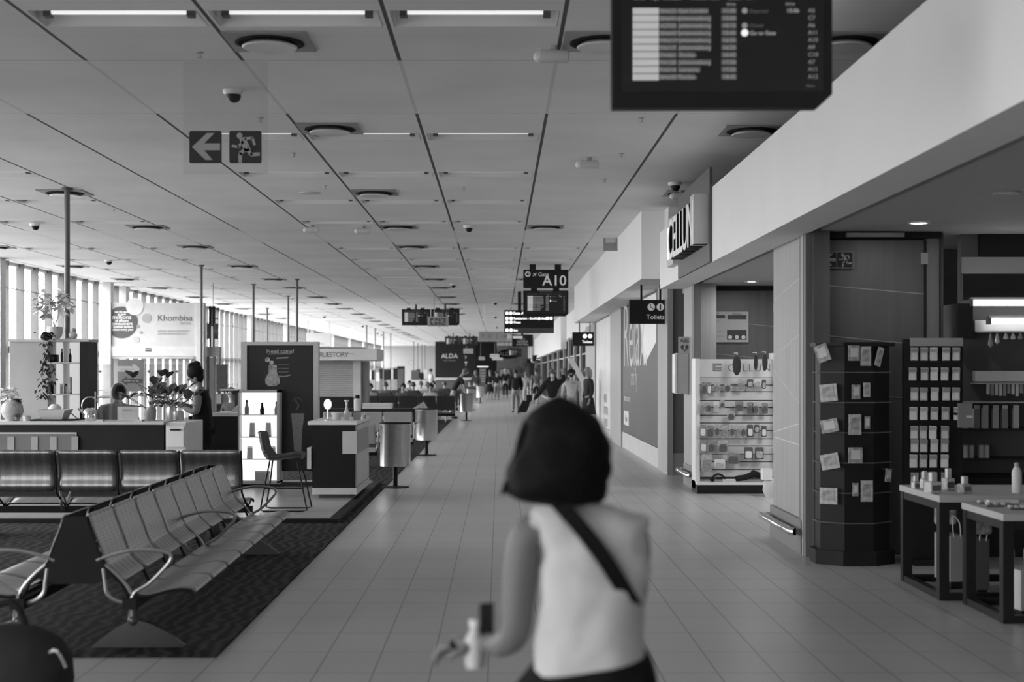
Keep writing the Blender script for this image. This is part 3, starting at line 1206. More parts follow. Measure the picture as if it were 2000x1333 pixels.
soft_bench(3, 0.57, 'grey padded bench seen from behind beside the second steel bin', (-3.35, 27.0, 0), 0, M_vinyl, 0.85)
soft_bench(3, 0.57, 'grey padded bench seen from behind, just past the white counter', (-3.75, 23.5, 0), 0, M_vinyl, 0.74)
soft_bench(8, 0.6, 'long black bench seen from behind below the seated travellers', (-6.2, 45.0, 0), 0, M_vinyld, 0.86)
soft_bench(8, 0.6, 'black bench facing the camera behind the long black bench', (-1.9, 46.78, 0), PI, M_vinyld, 0.8)
soft_bench(8, 0.6, 'black bench in the second row among the seated travellers', (-6.3, 52.0, 0), 0, M_vinyld, 0.85)
soft_bench(7, 0.6, 'last black bench facing the camera among the seated travellers', (-1.6, 60.78, 0), PI, M_vinyld, 0.85)
soft_bench(7, 0.6, 'black bench in the third row among the seated travellers', (-5.9, 58.0, 0), 0, M_vinyld, 0.85)
soft_bench(4, 0.57, 'grey bench turned side-on near the standing man in a waistcoat', (-2.6, 50.5, 0), -PI / 2, M_vinyl, 0.85)

# ------------------------------------------------------------------ steel bins on a pole
def bin_at(x, Y, lab, proto=[None]):
    if proto[0] is None:
        r_ = thing('litter_bin', lab, 'litter bin')
        MB().lathe([(0.205, 0.31), (0.212, 0.30), (0.212, 0.86), (0.216, 0.865), (0.216, 0.90), (0.20, 0.90)], (0, 0, 0), 40).build('drum', M_steel, r_, smooth=True)
        MB().lathe([(0.218, 0.885), (0.222, 0.90), (0.215, 0.905), (0.15, 0.90)], (0, 0, 0), 40).build('lid', M_blackm, r_, smooth=True)
        MB().cyl((0, 0, 0.02), 0.033, 0.29).build('post', M_black, r_, smooth=True)
        MB().lathe([(0.19, 0.0), (0.19, 0.012), (0.05, 0.022)], (0, 0, 0), 40).build('base', M_black, r_, smooth=True)
        proto[0] = r_
    else:
        r_ = copy_tree(proto[0])
    at(r_, (x, Y, 0))
    r_['label'] = lab
    r_['group'] = 'steel bins along the walkway'


bin_at(X(772, 19.8), 19.8, 'brushed steel drum bin on a black post, nearest the white counter')
bin_at(X(833, 27.4), 27.4, 'brushed steel drum bin on a post, second from the white counter')
bin_at(X(911, 47.2), 47.2, 'brushed steel drum bin on a post, third along the walkway')
bin_at(X(921, 61), 61, 'brushed steel drum bin on a post, fourth, half behind the third')
bin_at(X(938, 74), 74, 'small far steel drum bin, last along the walkway')

# ------------------------------------------------------------------ beauty kiosk: platform, board, counters
M_lit = mat('lit_shelf_panel', 0.85, 0.5, emit=0.9)
M_board = mat('advert_board_black', 0.018, 0.5)
M_ceram = mat('glazed_ceramic', 0.6, 0.3)
M_leaf = mat('dark_leaf', 0.05, 0.6, var=0.3, scale=20)
M_leafm = mat('grey_leaf', 0.16, 0.6, var=0.3, scale=20)
M_petal = mat('white_petal', 0.85, 0.8)
M_skin = mat('skin', 0.36, 0.55, var=0.05)
M_hairb = mat('black_hair', 0.012, 0.6, var=0.3, scale=30, stretch=(8, 8, 1), spec=.15)
M_hairg = mat('grey_brown_hair', 0.13, 0.5, var=0.3, scale=30)
M_chrome = mat('chrome', 0.8, 0.12, 1.0)
M_plastic = mat('grey_plastic', 0.3, 0.4)

PX1 = -1.70
t = thing('kiosk_platform', 'low pale platform with dark edge under the beauty kiosk', 'platform')
B(-7.6, PX1, 15.0, 20.3, 0.0, 0.05).build('edge', M_black, t)
B(-7.55, PX1 - 0.1, 15.15, 20.25, 0.05, 0.058).build('deck', mat('pale_gloss_deck', 0.5, 0.25), t)

# black advert board with lit shelves
Y = 19.3
t = thing('advert_board', 'tall black advert board in a pale frame with a lit shelf niche', 'advert board', (X(470, Y), Y, 0.058))
W = 152 * Y / F_PX
TOP = Z(668, Y) - 0.058
k = Y / F_PX


def bx_(u):
    return (u - 470) * k


def bz_(v):
    return Z(v, Y) - 0.058


f = MB()
f.box(0, bx_(482), 0, 0.14, bz_(765), TOP)
f.box(bx_(612), W, 0, 0.14, 0.05, TOP)
f.box(bx_(482), bx_(612), 0, 0.14, bz_(675), TOP)
f.box(0, W, 0, 0.35, 0.05, bz_(942))
f.build('frame', M_lgrey, t, bevel=0.01)
B(0.02, W - 0.02, 0.03, 0.12, 0.2, TOP - 0.03).build('panel', M_board, t)
B(0.05, W - 0.05, 0.02, 0.3, 0.0, 0.05).build('plinth', M_dgrey, t)
n = MB()
n.box(0, bx_(472.5), -0.2, 0.12, bz_(942), bz_(762))
n.box(bx_(545), bx_(550), -0.2, 0.12, bz_(942), bz_(762))
n.box(0, bx_(550), -0.2, 0.12, bz_(767), bz_(762))
n.box(0, bx_(550), -0.2, 0.12, bz_(944), bz_(938))
n.build('niche_frame', M_lgrey, t)
B(bx_(472.5), bx_(545), 0.0, 0.025, bz_(938), bz_(767)).build('lit_back_panel', M_lit, t)
for v in (811, 854, 897):
    B(bx_(472.5), bx_(545), -0.19, 0.0, bz_(v), bz_(v) + 0.008).build('glass_shelf', M_whitep, t)
    B(bx_(472.5) + 0.02, bx_(545) - 0.02, -0.18, -0.16, bz_(v) - 0.012, bz_(v)).build('light_strip', M_lit, t)
text('Need some?', M_lgrey, t, (bx_(547), 0.024, bz_(690)), 0.075, ax='CENTER')
a = MB()
stroke(a, [(bx_(523), bz_(692)), (bx_(568), bz_(691))], 0.012, 0.018, 0.03)
stroke(a, [(bx_(540), bz_(700)), (bx_(562), bz_(699))], 0.02, 0.018, 0.03)
for v in (713, 720, 727):
    stroke(a, [(bx_(543), bz_(v)), (bx_(563), bz_(v))], 0.006, 0.018, 0.03)
stroke(a, [(bx_(540), bz_(735)), (bx_(556), bz_(736)), (bx_(566), bz_(733))], 0.016, 0.018, 0.03)
a.build('lettering', mat('advert_grey', 0.3, 0.5), t)
# printed pictures: round flask and a standing tube
fl = MB()
prof = [(532, 713), (540, 713), (540, 728), (546, 741), (545, 750), (537, 755), (525, 755), (518, 750), (517, 741), (524, 728), (524, 713)]
fl.prism([(bx_(u), bz_(v)) for u, v in prof], 'y', 0.022, 0.03)
disc(fl, (bx_(522), bz_(703)), 0.035, 0.022, 0.03)
disc(fl, (bx_(530), bz_(709)), 0.03, 0.022, 0.03)
fl.build('printed_flask_picture', mat('print_light', 0.4, 0.5, var=0.5, scale=22), t)
fl = MB()
prof = [(568, 808), (594, 808), (590, 840), (588, 882), (574, 882), (571, 840)]
fl.prism([(bx_(u), bz_(v)) for u, v in prof], 'y', 0.022, 0.03)
fl.build('printed_tube_picture', mat('print_mid', 0.3, 0.5, var=0.4, scale=30, stretch=(6, 6, 1)), t)
fl = MB()
stroke(fl, [(bx_(570), bz_(785)), (bx_(575), bz_(778)), (bx_(585), bz_(778)), (bx_(590), bz_(785))], 0.008, 0.022, 0.03)
stroke(fl, [(bx_(576), bz_(782)), (bx_(584), bz_(794)), (bx_(578), bz_(800))], 0.025, 0.022, 0.03)
fl.build('printed_swirl_picture', mat('print_dark', 0.15, 0.5, var=0.4, scale=30), t)


def bottle(name, lab, cat, x, y, z, prof, m_, group=None, capm=None, capprof=None, n=16):
    r_ = thing(name, lab, cat, (x, y, z), 0, group)
    MB().lathe(prof, (0, 0, 0), n).build('body', m_, r_, smooth=True)
    if capm:
        MB().lathe(capprof, (0, 0, 0), n).build('cap', capm, r_, smooth=True)
    return r_


M_prod = mat('product_grey', 0.3, 0.4)
M_prodl = mat('product_light', 0.6, 0.4)
oY = Y - 0.1
for (u, v, h_, r0, m_, lab) in [(482, 810, .17, .028, M_prod, 'blurred grey bottle at the window end of the top lit shelf'), (512, 810, .14, .028, M_black, 'dark small bottle in the middle of the top lit shelf'),
                                (540, 810, .15, .026, M_prod, 'grey bottle at the inner end of the top lit shelf')]:
    z = bz_(811) + 0.008 + 0.058
    bottle('cosmetic_bottle', lab, 'bottle', X(u, oY), oY, z, [(r0, 0), (r0 * 1.1, h_ * .5), (r0 * .6, h_ * .75), (r0 * .5, h_)], m_, None, M_black, [(r0 * .55, h_), (r0 * .55, h_ * 1.15), (.004, h_ * 1.16)])
for (u, lab) in [(493, 'tapered grey tube on the second lit shelf, window end'), (524, 'tapered grey tube on the second lit shelf, inner end')]:
    z = bz_(854) + 0.066
    bottle('cosmetic_tube', lab, 'cosmetic tube', X(u, oY), oY, z, [(.042, 0.02), (.036, .18), (.03, .19)], M_prodl, None, M_prod, [(.042, 0), (.042, .02)])
for (u, lab, w_) in [(486, 'folded leaflet standing on the third lit shelf', .09), (530, 'pale carton lying on the third lit shelf', .1)]:
    z = bz_(897) + 0.066
    r_ = thing('leaflet', lab, 'leaflet', (X(u, oY), oY, z), 0.3)
    MB().prism([(-.05, 0), (-.04, 0.15), (0.0, 0.17), (.06, 0.02), (.055, 0)], 'x', -0.02, w_ / 2).build('folded_card', M_paper, r_)
r_ = thing('pale_box', 'low pale box on the bottom lit shelf', 'box', (X(512, oY), oY, bz_(938) + 0.06))
B(-.09, .1, -.04, .04, 0, .12).build('carton', M_prodl, r_)
B(-.09, .1, -.042, .042, .1, .125).build('lid', M_paper, r_)

# white topped counter with the mirror
Yc = 17.4
t = thing('display_counter', 'black-fronted counter with pale top and side beside the walkway', 'counter', (0, 0, 0.058))
xl, xr = X(608, Yc), X(695, Yc)
yb = 19.1
B(xl + 0.01, xr - 0.01, Yc, yb, 0.13, 0.90).build('carcass', M_black, t)
B(xl - 0.04, xr + 0.02, Yc - 0.04, yb + 0.02, 0.90, 0.945).build('worktop', M_whitep, t, bevel=0.006)
B(xl + 0.01, xr + 0.01, Yc - 0.01, yb, 0.05, 0.13).build('plinth', M_lgrey, t)
B(xl + 0.08, xr - 0.08, Yc + 0.1, yb - 0.1, 0.0, 0.05).build('recessed_base', M_dgrey, t)
B(xr - 0.012, xr + 0.006, Yc + 0.02, yb - 0.02, 0.14, 0.89).build('side_panel', M_lgrey, t)
nb_ = MB()
nb_.box(X(669, Yc) - 0.0, xr + 0.015, Yc - 0.015, Yc + 0.02, Z(887, Yc) - 0.058, Z(843, Yc) - 0.058)
nb_.build('corner_panel', M_lgrey, t)
nb_ = MB()
nb_.box(xr + 0.004, xr + 0.02, Yc + 0.02, yb - 0.2, Z(887, Yc) - 0.058, Z(843, Yc) - 0.058)
nb_.build('corner_panel', M_grey, t)
B(xl - 0.05, xl + 0.0, Yc - 0.02, Yc + 0.3, 0.36, 0.62).build('side_pocket', M_lgrey, t)
zt = 0.945 + 0.058
t = thing('lighted_mirror', 'round lit make-up mirror on the counter beside the advert board', 'mirror', (X(640, 17.7), 17.7, zt))
MB().lathe([(.05, 0), (.05, .01), (.012, .02), (.01, .14)], (0, 0, 0), 20).build('stand', M_chrome, t, smooth=True)
MB().lathe([(.062, -0.008), (.062, 0.008)], (0, 0, .2), 28, axis='y', sx=.75).build('lit_disc', M_lit, t, smooth=True)
MB().lathe([(.067, -0.004), (.069, 0.01), (.06, 0.014)], (0, 0, .2), 28, axis='y', sx=.75).build('rim', M_chrome, t, smooth=True)
t = thing('plastic_tub', 'pale round tub on the counter in front of the board frame', 'tub', (X(657, 17.75), 17.75, zt))
MB().lathe([(.055, 0), (.062, .09), (.058, .09), (.05, .01)], (0, 0, 0), 24).build('bowl', M_ceram, t, smooth=True)
MB().lathe([(.064, .085), (.066, .095), (.06, .095)], (0, 0, 0), 24).build('rim', M_whitep, t, smooth=True)
bottle('spray_bottle', 'tall clear spray bottle on the counter beside the pale tub', 'bottle', X(677, 17.8), 17.8, zt, [(.03, 0), (.032, .1), (.015, .15), (.012, .19)], M_prodl, None, M_whitep, [(.014, .19), (.014, .23), (.03, .235), (.03, .25), (.005, .25)])
bottle('pump_jar', 'white jar with black cap standing on the grey block', 'jar', X(698, 17.9), 17.9, zt + .11, [(.04, 0), (.044, .02), (.044, .14), (.03, .16)], M_paper, None, M_black, [(.03, .16), (.03, .2), (.005, .205)])
t = thing('display_block', 'small grey block under the white jar at the counter end', 'display block', (X(698, 17.9), 17.9, zt))
B(-.045, .045, -.04, .04, 0, .1).build('block', M_plastic, t)
B(-.06, .06, -.05, .05, .1, .11).build('ledge', M_dgrey, t)
bottle('nail_polish_bottle', 'little bottle near the counter edge facing the bins', 'bottle', X(708, 17.75), 17.75, zt, [(.018, 0), (.018, .04), (.008, .05)], M_prodl, None, M_paper, [(.009, .05), (.007, .08)])
bottle('nail_polish_bottle', 'little bottle at the counter corner, farther back than its twin', 'bottle', X(712, 18.3), 18.3, zt, [(.018, 0), (.018, .04), (.008, .05)], M_prod, None, M_paper, [(.009, .05), (.007, .08)])

# bar stool
Ys = 15.9
t = thing('bar_stool', 'black moulded stool on wire legs in front of the lit shelves', 'stool', (X(555, Ys), Ys, 0.058))
k = Ys / F_PX


def sx(u):
    return (u - 555) * k


def sz(v):
    return Z(v, Ys) - 0.058


shell = [(503, 846), (506, 850), (509, 868), (514, 885), (521, 896), (532, 900), (550, 899), (570, 896), (585, 894), (590, 898)]
sp_ = smooth_path([(sx(u), sz(v)) for u, v in shell], 4)
hw = 0.21
mb = MB()
vs, fs = [], []
for i, (x_, z_) in enumerate(sp_):
    f_ = i / (len(sp_) - 1)
    for j in range(13):
        a = -1 + 2 * j / 12
        w_ = hw * (0.8 + 0.25 * math.sin(PI * f_))
        vs.append((x_ + (0.05 * a * a if f_ < .5 else 0), a * w_, z_ + 0.035 * a * a * (f_ > .35)))
for i in range(len(sp_) - 1):
    for j in range(12):
        a = i * 13 + j
        fs.append((a, a + 1, a + 14, a + 13))
o = mb.add(vs, fs).build('shell', mat('stool_shell', 0.06, 0.5), t, smooth=True)
so = o.modifiers.new('th', 'SOLIDIFY')
so.thickness = 0.03
for s_ in (-1, 1):
    lg = MB()
    zt_ = sz(899)
    lg.tube([(sx(530), s_ * 0.1, zt_), (sx(524), s_ * 0.17, 0.35), (sx(514), s_ * 0.2, 0.02), (sx(522), s_ * 0.2, 0.008), (sx(592), s_ * 0.2, 0.008), (sx(604), s_ * 0.2, 0.02), (sx(592), s_ * 0.17, 0.35), (sx(582), s_ * 0.1, zt_)], 0.009, 8)
    lg.build('leg', M_black, t, smooth=True)
lg = MB()
lg.tube([(sx(521), -.18, .26), (sx(521), .18, .26), (sx(595), .18, .26), (sx(595), -.18, .26)], 0.008, 8, closed=True)
lg.build('foot_ring', M_black, t)

# ------------------------------------------------------------------ window-end counter with worktop, showcase and clutter
Yc = 17.2
t = thing('service_counter', 'long dark service counter with pale worktop and a showcase window behind the bench', 'counter', (0, 0, 0.058))
xl, xr = -6.9, X(320, Yc)
B(xl, xr, Yc, Yc + 0.62, 0.05, 0.91).build('carcass', M_black, t)
B(xl, xr, Yc + 0.05, Yc + 0.6, 0.0, 0.05).build('plinth', M_dgrey, t)
B(xl, X(321, Yc), Yc - 0.04, Yc + 0.66, 0.91, 0.95).build('worktop', M_lgrey, t, bevel=0.005)
B(xl + .02, X(150, Yc), Yc - 0.012, Yc, Z(882, Yc) - .1, Z(845, Yc) - 0.058).build('showcase_frame', M_lgrey, t)
B(xl + .03, X(147, Yc), Yc - 0.018, Yc - 0.010, Z(882, Yc) - .1, Z(848, Yc) - 0.058).build('showcase_window', mat('showcase_dull', 0.16, 0.3), t)
for i, u in enumerate((16, 62, 99, 141)):
    B(X(u, Yc), X(u + 13, Yc), Yc - 0.03, Yc - 0.019, Z(879, Yc) - 0.058, Z(853, Yc) - 0.058).build('price_card', M_grey, t)
zt = 0.95 + 0.058
# drawer stack facing the gap
t = thing('drawer_unit', 'pale drawer unit with dark handles at the end of the service counter', 'drawer unit', (X(322, 17.2), 17.2, 0.058))
dy = 1.0
B(0.01, 0.25, 0.0, dy, 0.0, 0.93).build('carcass', M_lgrey, t)
for i in range(3):
    z0 = 0.08 + i * 0.28
    hd = B(0.03, 0.23, -0.015, 0.0, z0, z0 + 0.25).build('drawer', M_whitep, t, bevel=0.004)
    B(0.07, 0.19, -0.035, -0.015, z0 + 0.2, z0 + 0.22).build('handle', M_black, hd)
B(0.03, 0.25, 0.02, dy - 0.02, 0.93, 0.94).build('worktop', M_whitep, t)

# second dark counter
Y2 = 19.2
t = thing('service_counter', 'dark counter with pale top between the standing woman and the advert board', 'counter', (0, 0, 0.058))
xl, xr = X(368, Y2), X(469, Y2)
B(xl, xr, Y2, Y2 + 0.6, 0.0, 0.95).build('carcass', M_black, t)
B(X(416, Y2), xr, Y2 - 0.03, Y2 + 0.64, 0.95, 1.0).build('worktop', M_lgrey, t)
o = thing('tablet_stand', 'slanted pale panel on the dark counter next to the advert board', 'stand', (X(463, Y2), Y2 + 0.2, 1.06))
MB().prism([(-.12, 0), (.06, 0), (.06, .16)], 'y', 0, .1).build('wedge', M_grey, o)
MB().prism([(-.12, 0.005), (.06, 0.165), (.06, .172), (-.125, .01)], 'y', -0.01, .11).build('face', M_lgrey, o)

# shelf cabinet
Yk = 18.15
k = Yk / F_PX
t = thing('shelf_cabinet', 'tall pale cabinet with lit white shelves and dark side behind the counter', 'cabinet', (0, 0, 0.058))
zt_ = Z(668, Yk) - 0.058
xa, xb, xc, xd, xe = X(18, Yk), X(93, Yk), X(118, Yk), X(158, Yk), X(173, Yk)
B(xa, xb, Yk, Yk + 0.4, 0, zt_).build('panel', mat('cabinet_panel', 0.45, 0.6), t)
B(xb, xd, Yk + 0.35, Yk + 0.4, 0, zt_).build('lit_back_panel', mat('cabinet_lit_back', 0.85, 0.5, emit=0.5), t)
B(xd - .01, xe, Yk - 0.02, Yk + 0.4, 0, zt_).build('side_panel', M_black, t)
B(xa - .01, xe + .01, Yk - 0.03, Yk + 0.42, zt_, zt_ + 0.035).build('top', M_lgrey, t)
B(xc, xc + 0.012, Yk + 0.1, Yk + 0.35, 0.95, zt_).build('divider', M_whitep, t)
for v in (708, 770):
    B(xb, xd, Yk, Yk + 0.35, Z(v, Yk) - 0.078, Z(v, Yk) - 0.058).build('shelf', M_lgrey, t)
ztc = zt_ + 0.035 + 0.058
Yo = Yk + 0.15


def lump(name, lab, cat, u, v0, Y_, prof, m_, **kw):
    return bottle(name, lab, cat, X(u, Y_), Y_, Z(v0, Y_), prof, m_, **kw)


s1, s2 = Z(708, Yk), Z(770, Yk)
t = thing('camera_box', 'dark instant camera shaped box on the upper cabinet shelf', 'box', (X(104, Yo), Yo, s1))
B(-.07, .06, -.05, .05, 0, .1).build('body', M_black, t, bevel=0.01)
MB().lathe([(.03, -.06), (.03, -.03)], (0, 0, .05), 16, axis='y').build('lens', M_dgrey, t)
bottle('cosmetic_bottle', 'slim black bottle on the upper cabinet shelf, beside the divider', 'bottle', X(121, Yo), Yo, s1, [(.015, 0), (.017, .1), (.008, .13), (.006, .16)], M_black, None, M_dgrey, [(.009, .16), (.009, .18)])
bottle('cosmetic_bottle', 'slim black bottle on the upper cabinet shelf, nearest the dark side', 'bottle', X(137, Yo), Yo, s1, [(.018, 0), (.018, .09), (.006, .12), (.005, .16)], M_black, None, M_dgrey, [(.008, .16), (.008, .18)])
bottle('cosmetic_bottle', 'dark bottle on the lower cabinet shelf under the hanging plant', 'bottle', X(100, Yo), Yo, s2, [(.03, 0), (.03, .12), (.02, .14)], M_black, None, M_dgrey, [(.02, .14), (.02, .16)])
t = thing('carton', 'small grey carton on the lower cabinet shelf', 'box', (X(124, Yo), Yo, s2))
B(-.035, .035, -.03, .03, 0, .13).build('sleeve', M_plastic, t)
B(-.035, .035, -.031, .031, .1, .132).build('lid', M_lgrey, t)
bottle('cosmetic_tube', 'tall pale tube on the lower cabinet shelf', 'cosmetic tube', X(137, Yo), Yo, s2, [(.022, 0.02), (.022, .2), (.018, .22)], M_prodl, None, M_grey, [(.023, 0), (.023, .02)])
bottle('round_jar', 'big white rounded jar on the worktop under the cabinet shelves', 'jar', X(107, 18.0), 18.0, zt - 0.05, [(.05, 0), (.08, .06), (.08, .2), (.06, .22)], M_paper, None, M_whitep, [(.055, .22), (.04, .24)])


# plants
def leaf(mb, base, d, L, w_, droop=0.3, n=5):
    base = Vector(base)
    d = Vector(d).normalized()
    side = d.cross(Vector((0, 0, 1)))
    if side.length < 1e-3:
        side = Vector((1, 0, 0))
    side.normalize()
    vs, fs = [], []
    for i in range(n + 1):
        t_ = i / n
        p = base + d * L * t_ + Vector((0, 0, -droop * L * t_ * t_))
        ww = w_ * math.sin(PI * min(.97, 0.08 + 0.9 * t_)) + 0.001
        vs += [p - side * ww, p + Vector((0, 0, -0.15 * ww)), p + side * ww]
    for i in range(n):
        a = i * 3
        fs += [(a, a + 1, a + 4, a + 3), (a + 1, a + 2, a + 5, a + 4)]
    mb.add(vs, fs)


def flower_head(mb, c, r_, rng):
    for k in range(6):
        a = rng.uniform(0, 6.28)
        e = rng.uniform(-.6, .9)
        leaf(mb, c, (math.cos(a), math.sin(a) * .5, e), r_, r_ * .42, 0.2, 3)


rng = random.Random(3)
t = thing('potted_orchid', 'white orchid in a pale round pot on top of the shelf cabinet', 'orchid', (X(107, Yo), Yo, ztc))
MB().lathe([(.05, 0), (.085, .04), (.1, .1), (.098, .16), (.085, .16), (.07, .14)], (0, 0, 0), 24).build('pot', M_ceram, t, smooth=True)
lf = MB()
for k in range(8):
    a = rng.uniform(0, 6.28)
    leaf(lf, (0, 0, .15), (math.cos(a), math.sin(a), .35), .13, .025, .4)
lf.build('leaves', M_leaf, t)
st = MB()
fh = MB()
for (ex, ez) in ((-.16, .5), (-.2, .38), (-.13, .33), (-.05, .47), (.09, .5), (.15, .46), (.05, .42), (-.24, .45), (-.1, .55), (.12, .56)):
    pts = smooth_path([(0, 0, .14), (ex * .3, .02, .3), (ex, .03, ez)])
    st.tube(pts, .003, 5)
    flower_head(fh, (ex, .0, ez), .1, rng)
    flower_head(fh, (ex + .05, .03, ez - .06), .085, rng)
    flower_head(fh, (ex - .04, .0, ez + .05), .08, rng)
st.build('stems', M_leafm, t)
fh.build('petals', M_petal, t)
t = thing('hanging_plant', 'dark trailing plant hanging down the front of the shelf cabinet', 'trailing plant', (X(90, Yk - .15), Yk - .15, ztc))
lf = MB()
for k in range(150):
    z_ = -rng.random() ** .8 * .75
    leaf(lf, (rng.gauss(0, .035 + .02 * (z_ < -.4)), rng.gauss(0, .03), z_), (rng.gauss(0, 1), rng.gauss(0, 1), -.4), .05, .014, .5, 3)
for k in range(60):
    leaf(lf, (rng.gauss(0, .04), rng.gauss(0, .04), rng.uniform(0, .1)), (rng.gauss(0, 1), rng.gauss(0, 1), .3), .07, .02, .6, 3)
lf.build('leaves', M_leaf, t)
MB().ball((0, 0, .03), .07, 12, sz=.8).build('pot', M_black, t, smooth=True)
t = thing('figurine', 'small pale bird figurine on top of the cabinet beside the pole', 'figurine', (X(143, Yo), Yo, ztc))
MB().ball((0, 0, .05), .05, 14, sx=1.2).build('body', M_ceram, t, smooth=True)
MB().ball((0.005, 0, .115), .03, 12).build('head', M_grey, t, smooth=True)
MB().lathe([(.075, 0), (.09, .012), (.03, .014)], (0, 0, 0), 16).build('dish', M_ceram, t, smooth=True)
t = thing('flower_vase', 'ribbed round vase with a pale blossom at the picture edge on the counter', 'vase', (X(24, 17.4), 17.4, zt))
pr = [(.06, 0), (.11, .05), (.135, .12), (.12, .2), (.07, .25), (.05, .26)]
MB().lathe(pr, (0, 0, 0), 36).build('vase', mat('ribbed_ceramic', 0.45, 0.5, var=.3, scale=4, stretch=(18, 18, .4)), t, smooth=True)
fh = MB()
for k in range(18):
    flower_head(fh, (rng.gauss(-.06, .06), rng.gauss(0, .05), rng.uniform(.27, .4)), .06, rng)
fh.build('blossom', M_petal, t)
lf = MB()
for k in range(6):
    leaf(lf, (.02, 0, .26), (rng.uniform(.3, 1), rng.gauss(0, .5), rng.uniform(-.1, .6)), .12, .03, .3)
lf.build('leaves', M_leaf, t)
t = thing('square_basin', 'pale flared square basin on a dark tray on the counter', 'basin', (X(107, 17.5), 17.5, zt))
mb = MB()
b0, b1 = .125, .175
vs = [(-b0, -b0, .02), (b0, -b0, .02), (b0, b0, .02), (-b0, b0, .02), (-b1, -b1, .135), (b1, -b1, .135), (b1, b1, .135), (-b1, b1, .135), (-.16, -.16, .135), (.16, -.16, .135), (.16, .16, .135), (-.16, .16, .135), (-.11, -.11, .035), (.11, -.11, .035), (.11, .11, .035), (-.11, .11, .035)]
fs = [(0, 1, 2, 3)] + [(i, (i + 1) % 4, (i + 1) % 4 + 4, i + 4) for i in range(4)] + [(i + 4, (i + 1) % 4 + 4, (i + 1) % 4 + 8, i + 8) for i in range(4)] + [(i + 8, (i + 1) % 4 + 8, (i + 1) % 4 + 12, i + 12) for i in range(4)] + [(12, 13, 14, 15)]
mb.add(vs, fs).build('bowl', M_ceram, t)
B(-.26, .26, -.18, .18, 0, .018).build('tray', M_black, t, bevel=0.004)
t = thing('kettle', 'polished steel kettle with a tall arched handle on the counter', 'kettle', (X(176, 17.5), 17.5, zt))
MB().lathe([(.085, 0), (.09, .02), (.085, .11), (.06, .15), (.03, .16)], (0, 0, 0), 28).build('body', M_chrome, t, smooth=True)
MB().tube(smooth_path([(-.085, 0, .1), (-.1, 0, .2), (-.05, 0, .28), (.05, 0, .28), (.1, 0, .2), (.085, 0, .1)]), .008, 8).build('handle', M_chrome, t, smooth=True)
MB().tube([(-.07, 0, .08), (-.12, 0, .13), (-.15, 0, .15)], [.02, .015, .01], 8).build('spout', M_chrome, t, smooth=True)
t = thing('hair_straightener', 'grey appliance with a cord leaning behind the basin', 'appliance', (X(123, 17.75), 17.75, zt))
MB().tube([(0, 0, .01), (.0, 0, .14)], .02, 10).build('holder', M_plastic, t)
MB().tube(smooth_path([(.01, 0, .12), (.08, 0, .1), (.15, 0, .04), (.2, 0, .01)]), .006, 6).build('cord', M_dgrey, t)
t = thing('menu_card', 'pale clear-fronted card holder standing before the seated person', 'card holder', (X(250, 17.35), 17.35, zt))
B(-.13, .13, 0, .012, 0, .175).build('card', M_lgrey, t)
text('Nail Bar', M_grey, t, (0, -.002, .12), .04, ax='CENTER')
MB().prism([(-.0, 0), (.06, 0), (.06, .005), (.0, .01)], 'x', -.13, .13).build('foot', G_clear, t)
t = thing('tissue_glass', 'glass tumbler among the things at the vase foot', 'glass', (X(33, 17.32), 17.32, zt))
MB().lathe([(.03, 0), (.036, .09), (.033, .09), (.028, .01)], (0, 0, 0), 18).build('tumbler', G_frost, t, smooth=True)
MB().lathe([(.027, .012), (.03, .05)], (0, 0, 0), 14).build('contents', M_ceram, t)
t = thing('candle_jar', 'squat jar on the counter between vase and basin', 'jar', (X(52, 17.32), 17.32, zt))
MB().lathe([(.045, 0), (.05, .05), (.045, .055)], (0, 0, 0), 18).build('jar', M_ceram, t, smooth=True)
MB().lathe([(.046, .055), (.046, .065), (.01, .07)], (0, 0, 0), 18).build('lid', M_lgrey, t)
# frosted hygiene guard
t = thing('hygiene_guard', 'clear upright screen on the counter in front of the seated person', 'screen guard', (X(235, 17.28), 17.28, zt))
B(-.3, .3, 0, .005, 0.02, .36).build('sheet', G_clear, t)
B(-.31, -.3, -.01, .02, 0, .36).build('edge', M_alu, t)
B(-.28, -.2, -.06, .06, 0, .02).build('foot', M_alu, t)
B(.2, .28, -.06, .06, 0, .02).build('foot', M_alu, t)

# arum lilies in vases
for (u, Yv, lab, hgt, nn) in [(295, 17.5, 'tall dark arum flowers in a grey vase before the barriers', .62, 9), (335, 17.9, 'dark leafy flowers in a silver pot in front of the standing woman', .5, 12)]:
    t = thing('flower_arrangement', lab, 'flowers', (X(u, Yv), Yv, zt if u < 300 else 1.0))
    MB().lathe([(.05, 0), (.06, .02), (.065, .13), (.055, .17), (.05, .17)], (0, 0, 0), 24).build('vase', M_plastic if u < 300 else M_steel, t, smooth=True)
    lf = MB()
    fb_ = MB()
    rr = random.Random(int(u))
    for k in range(nn):
        ex, ez = rr.uniform(-.3, .3), rr.uniform(.25, hgt)
        lf.tube(smooth_path([(0, 0, .1), (ex * .3, 0, ez * .6), (ex, rr.uniform(-.08, .08), ez)]), .005, 5)
        leaf(fb_, (ex, 0, ez), (ex + rr.uniform(-.2, .2), rr.uniform(-.3, .3), .3), rr.uniform(.14, .24), .06, .3)
        leaf(fb_, (ex, 0.01, ez), (-ex, rr.uniform(-.3, .3), .5), .14, .05, .3)
        leaf(fb_, (ex * .5, 0, ez * .6), (ex, .2, .2), .2, .05, .6)
    lf.build('stems', M_leafm, t)
    fb_.build('leaves', mat('arum_grey', 0.07, 0.6, var=.4, scale=15), t)

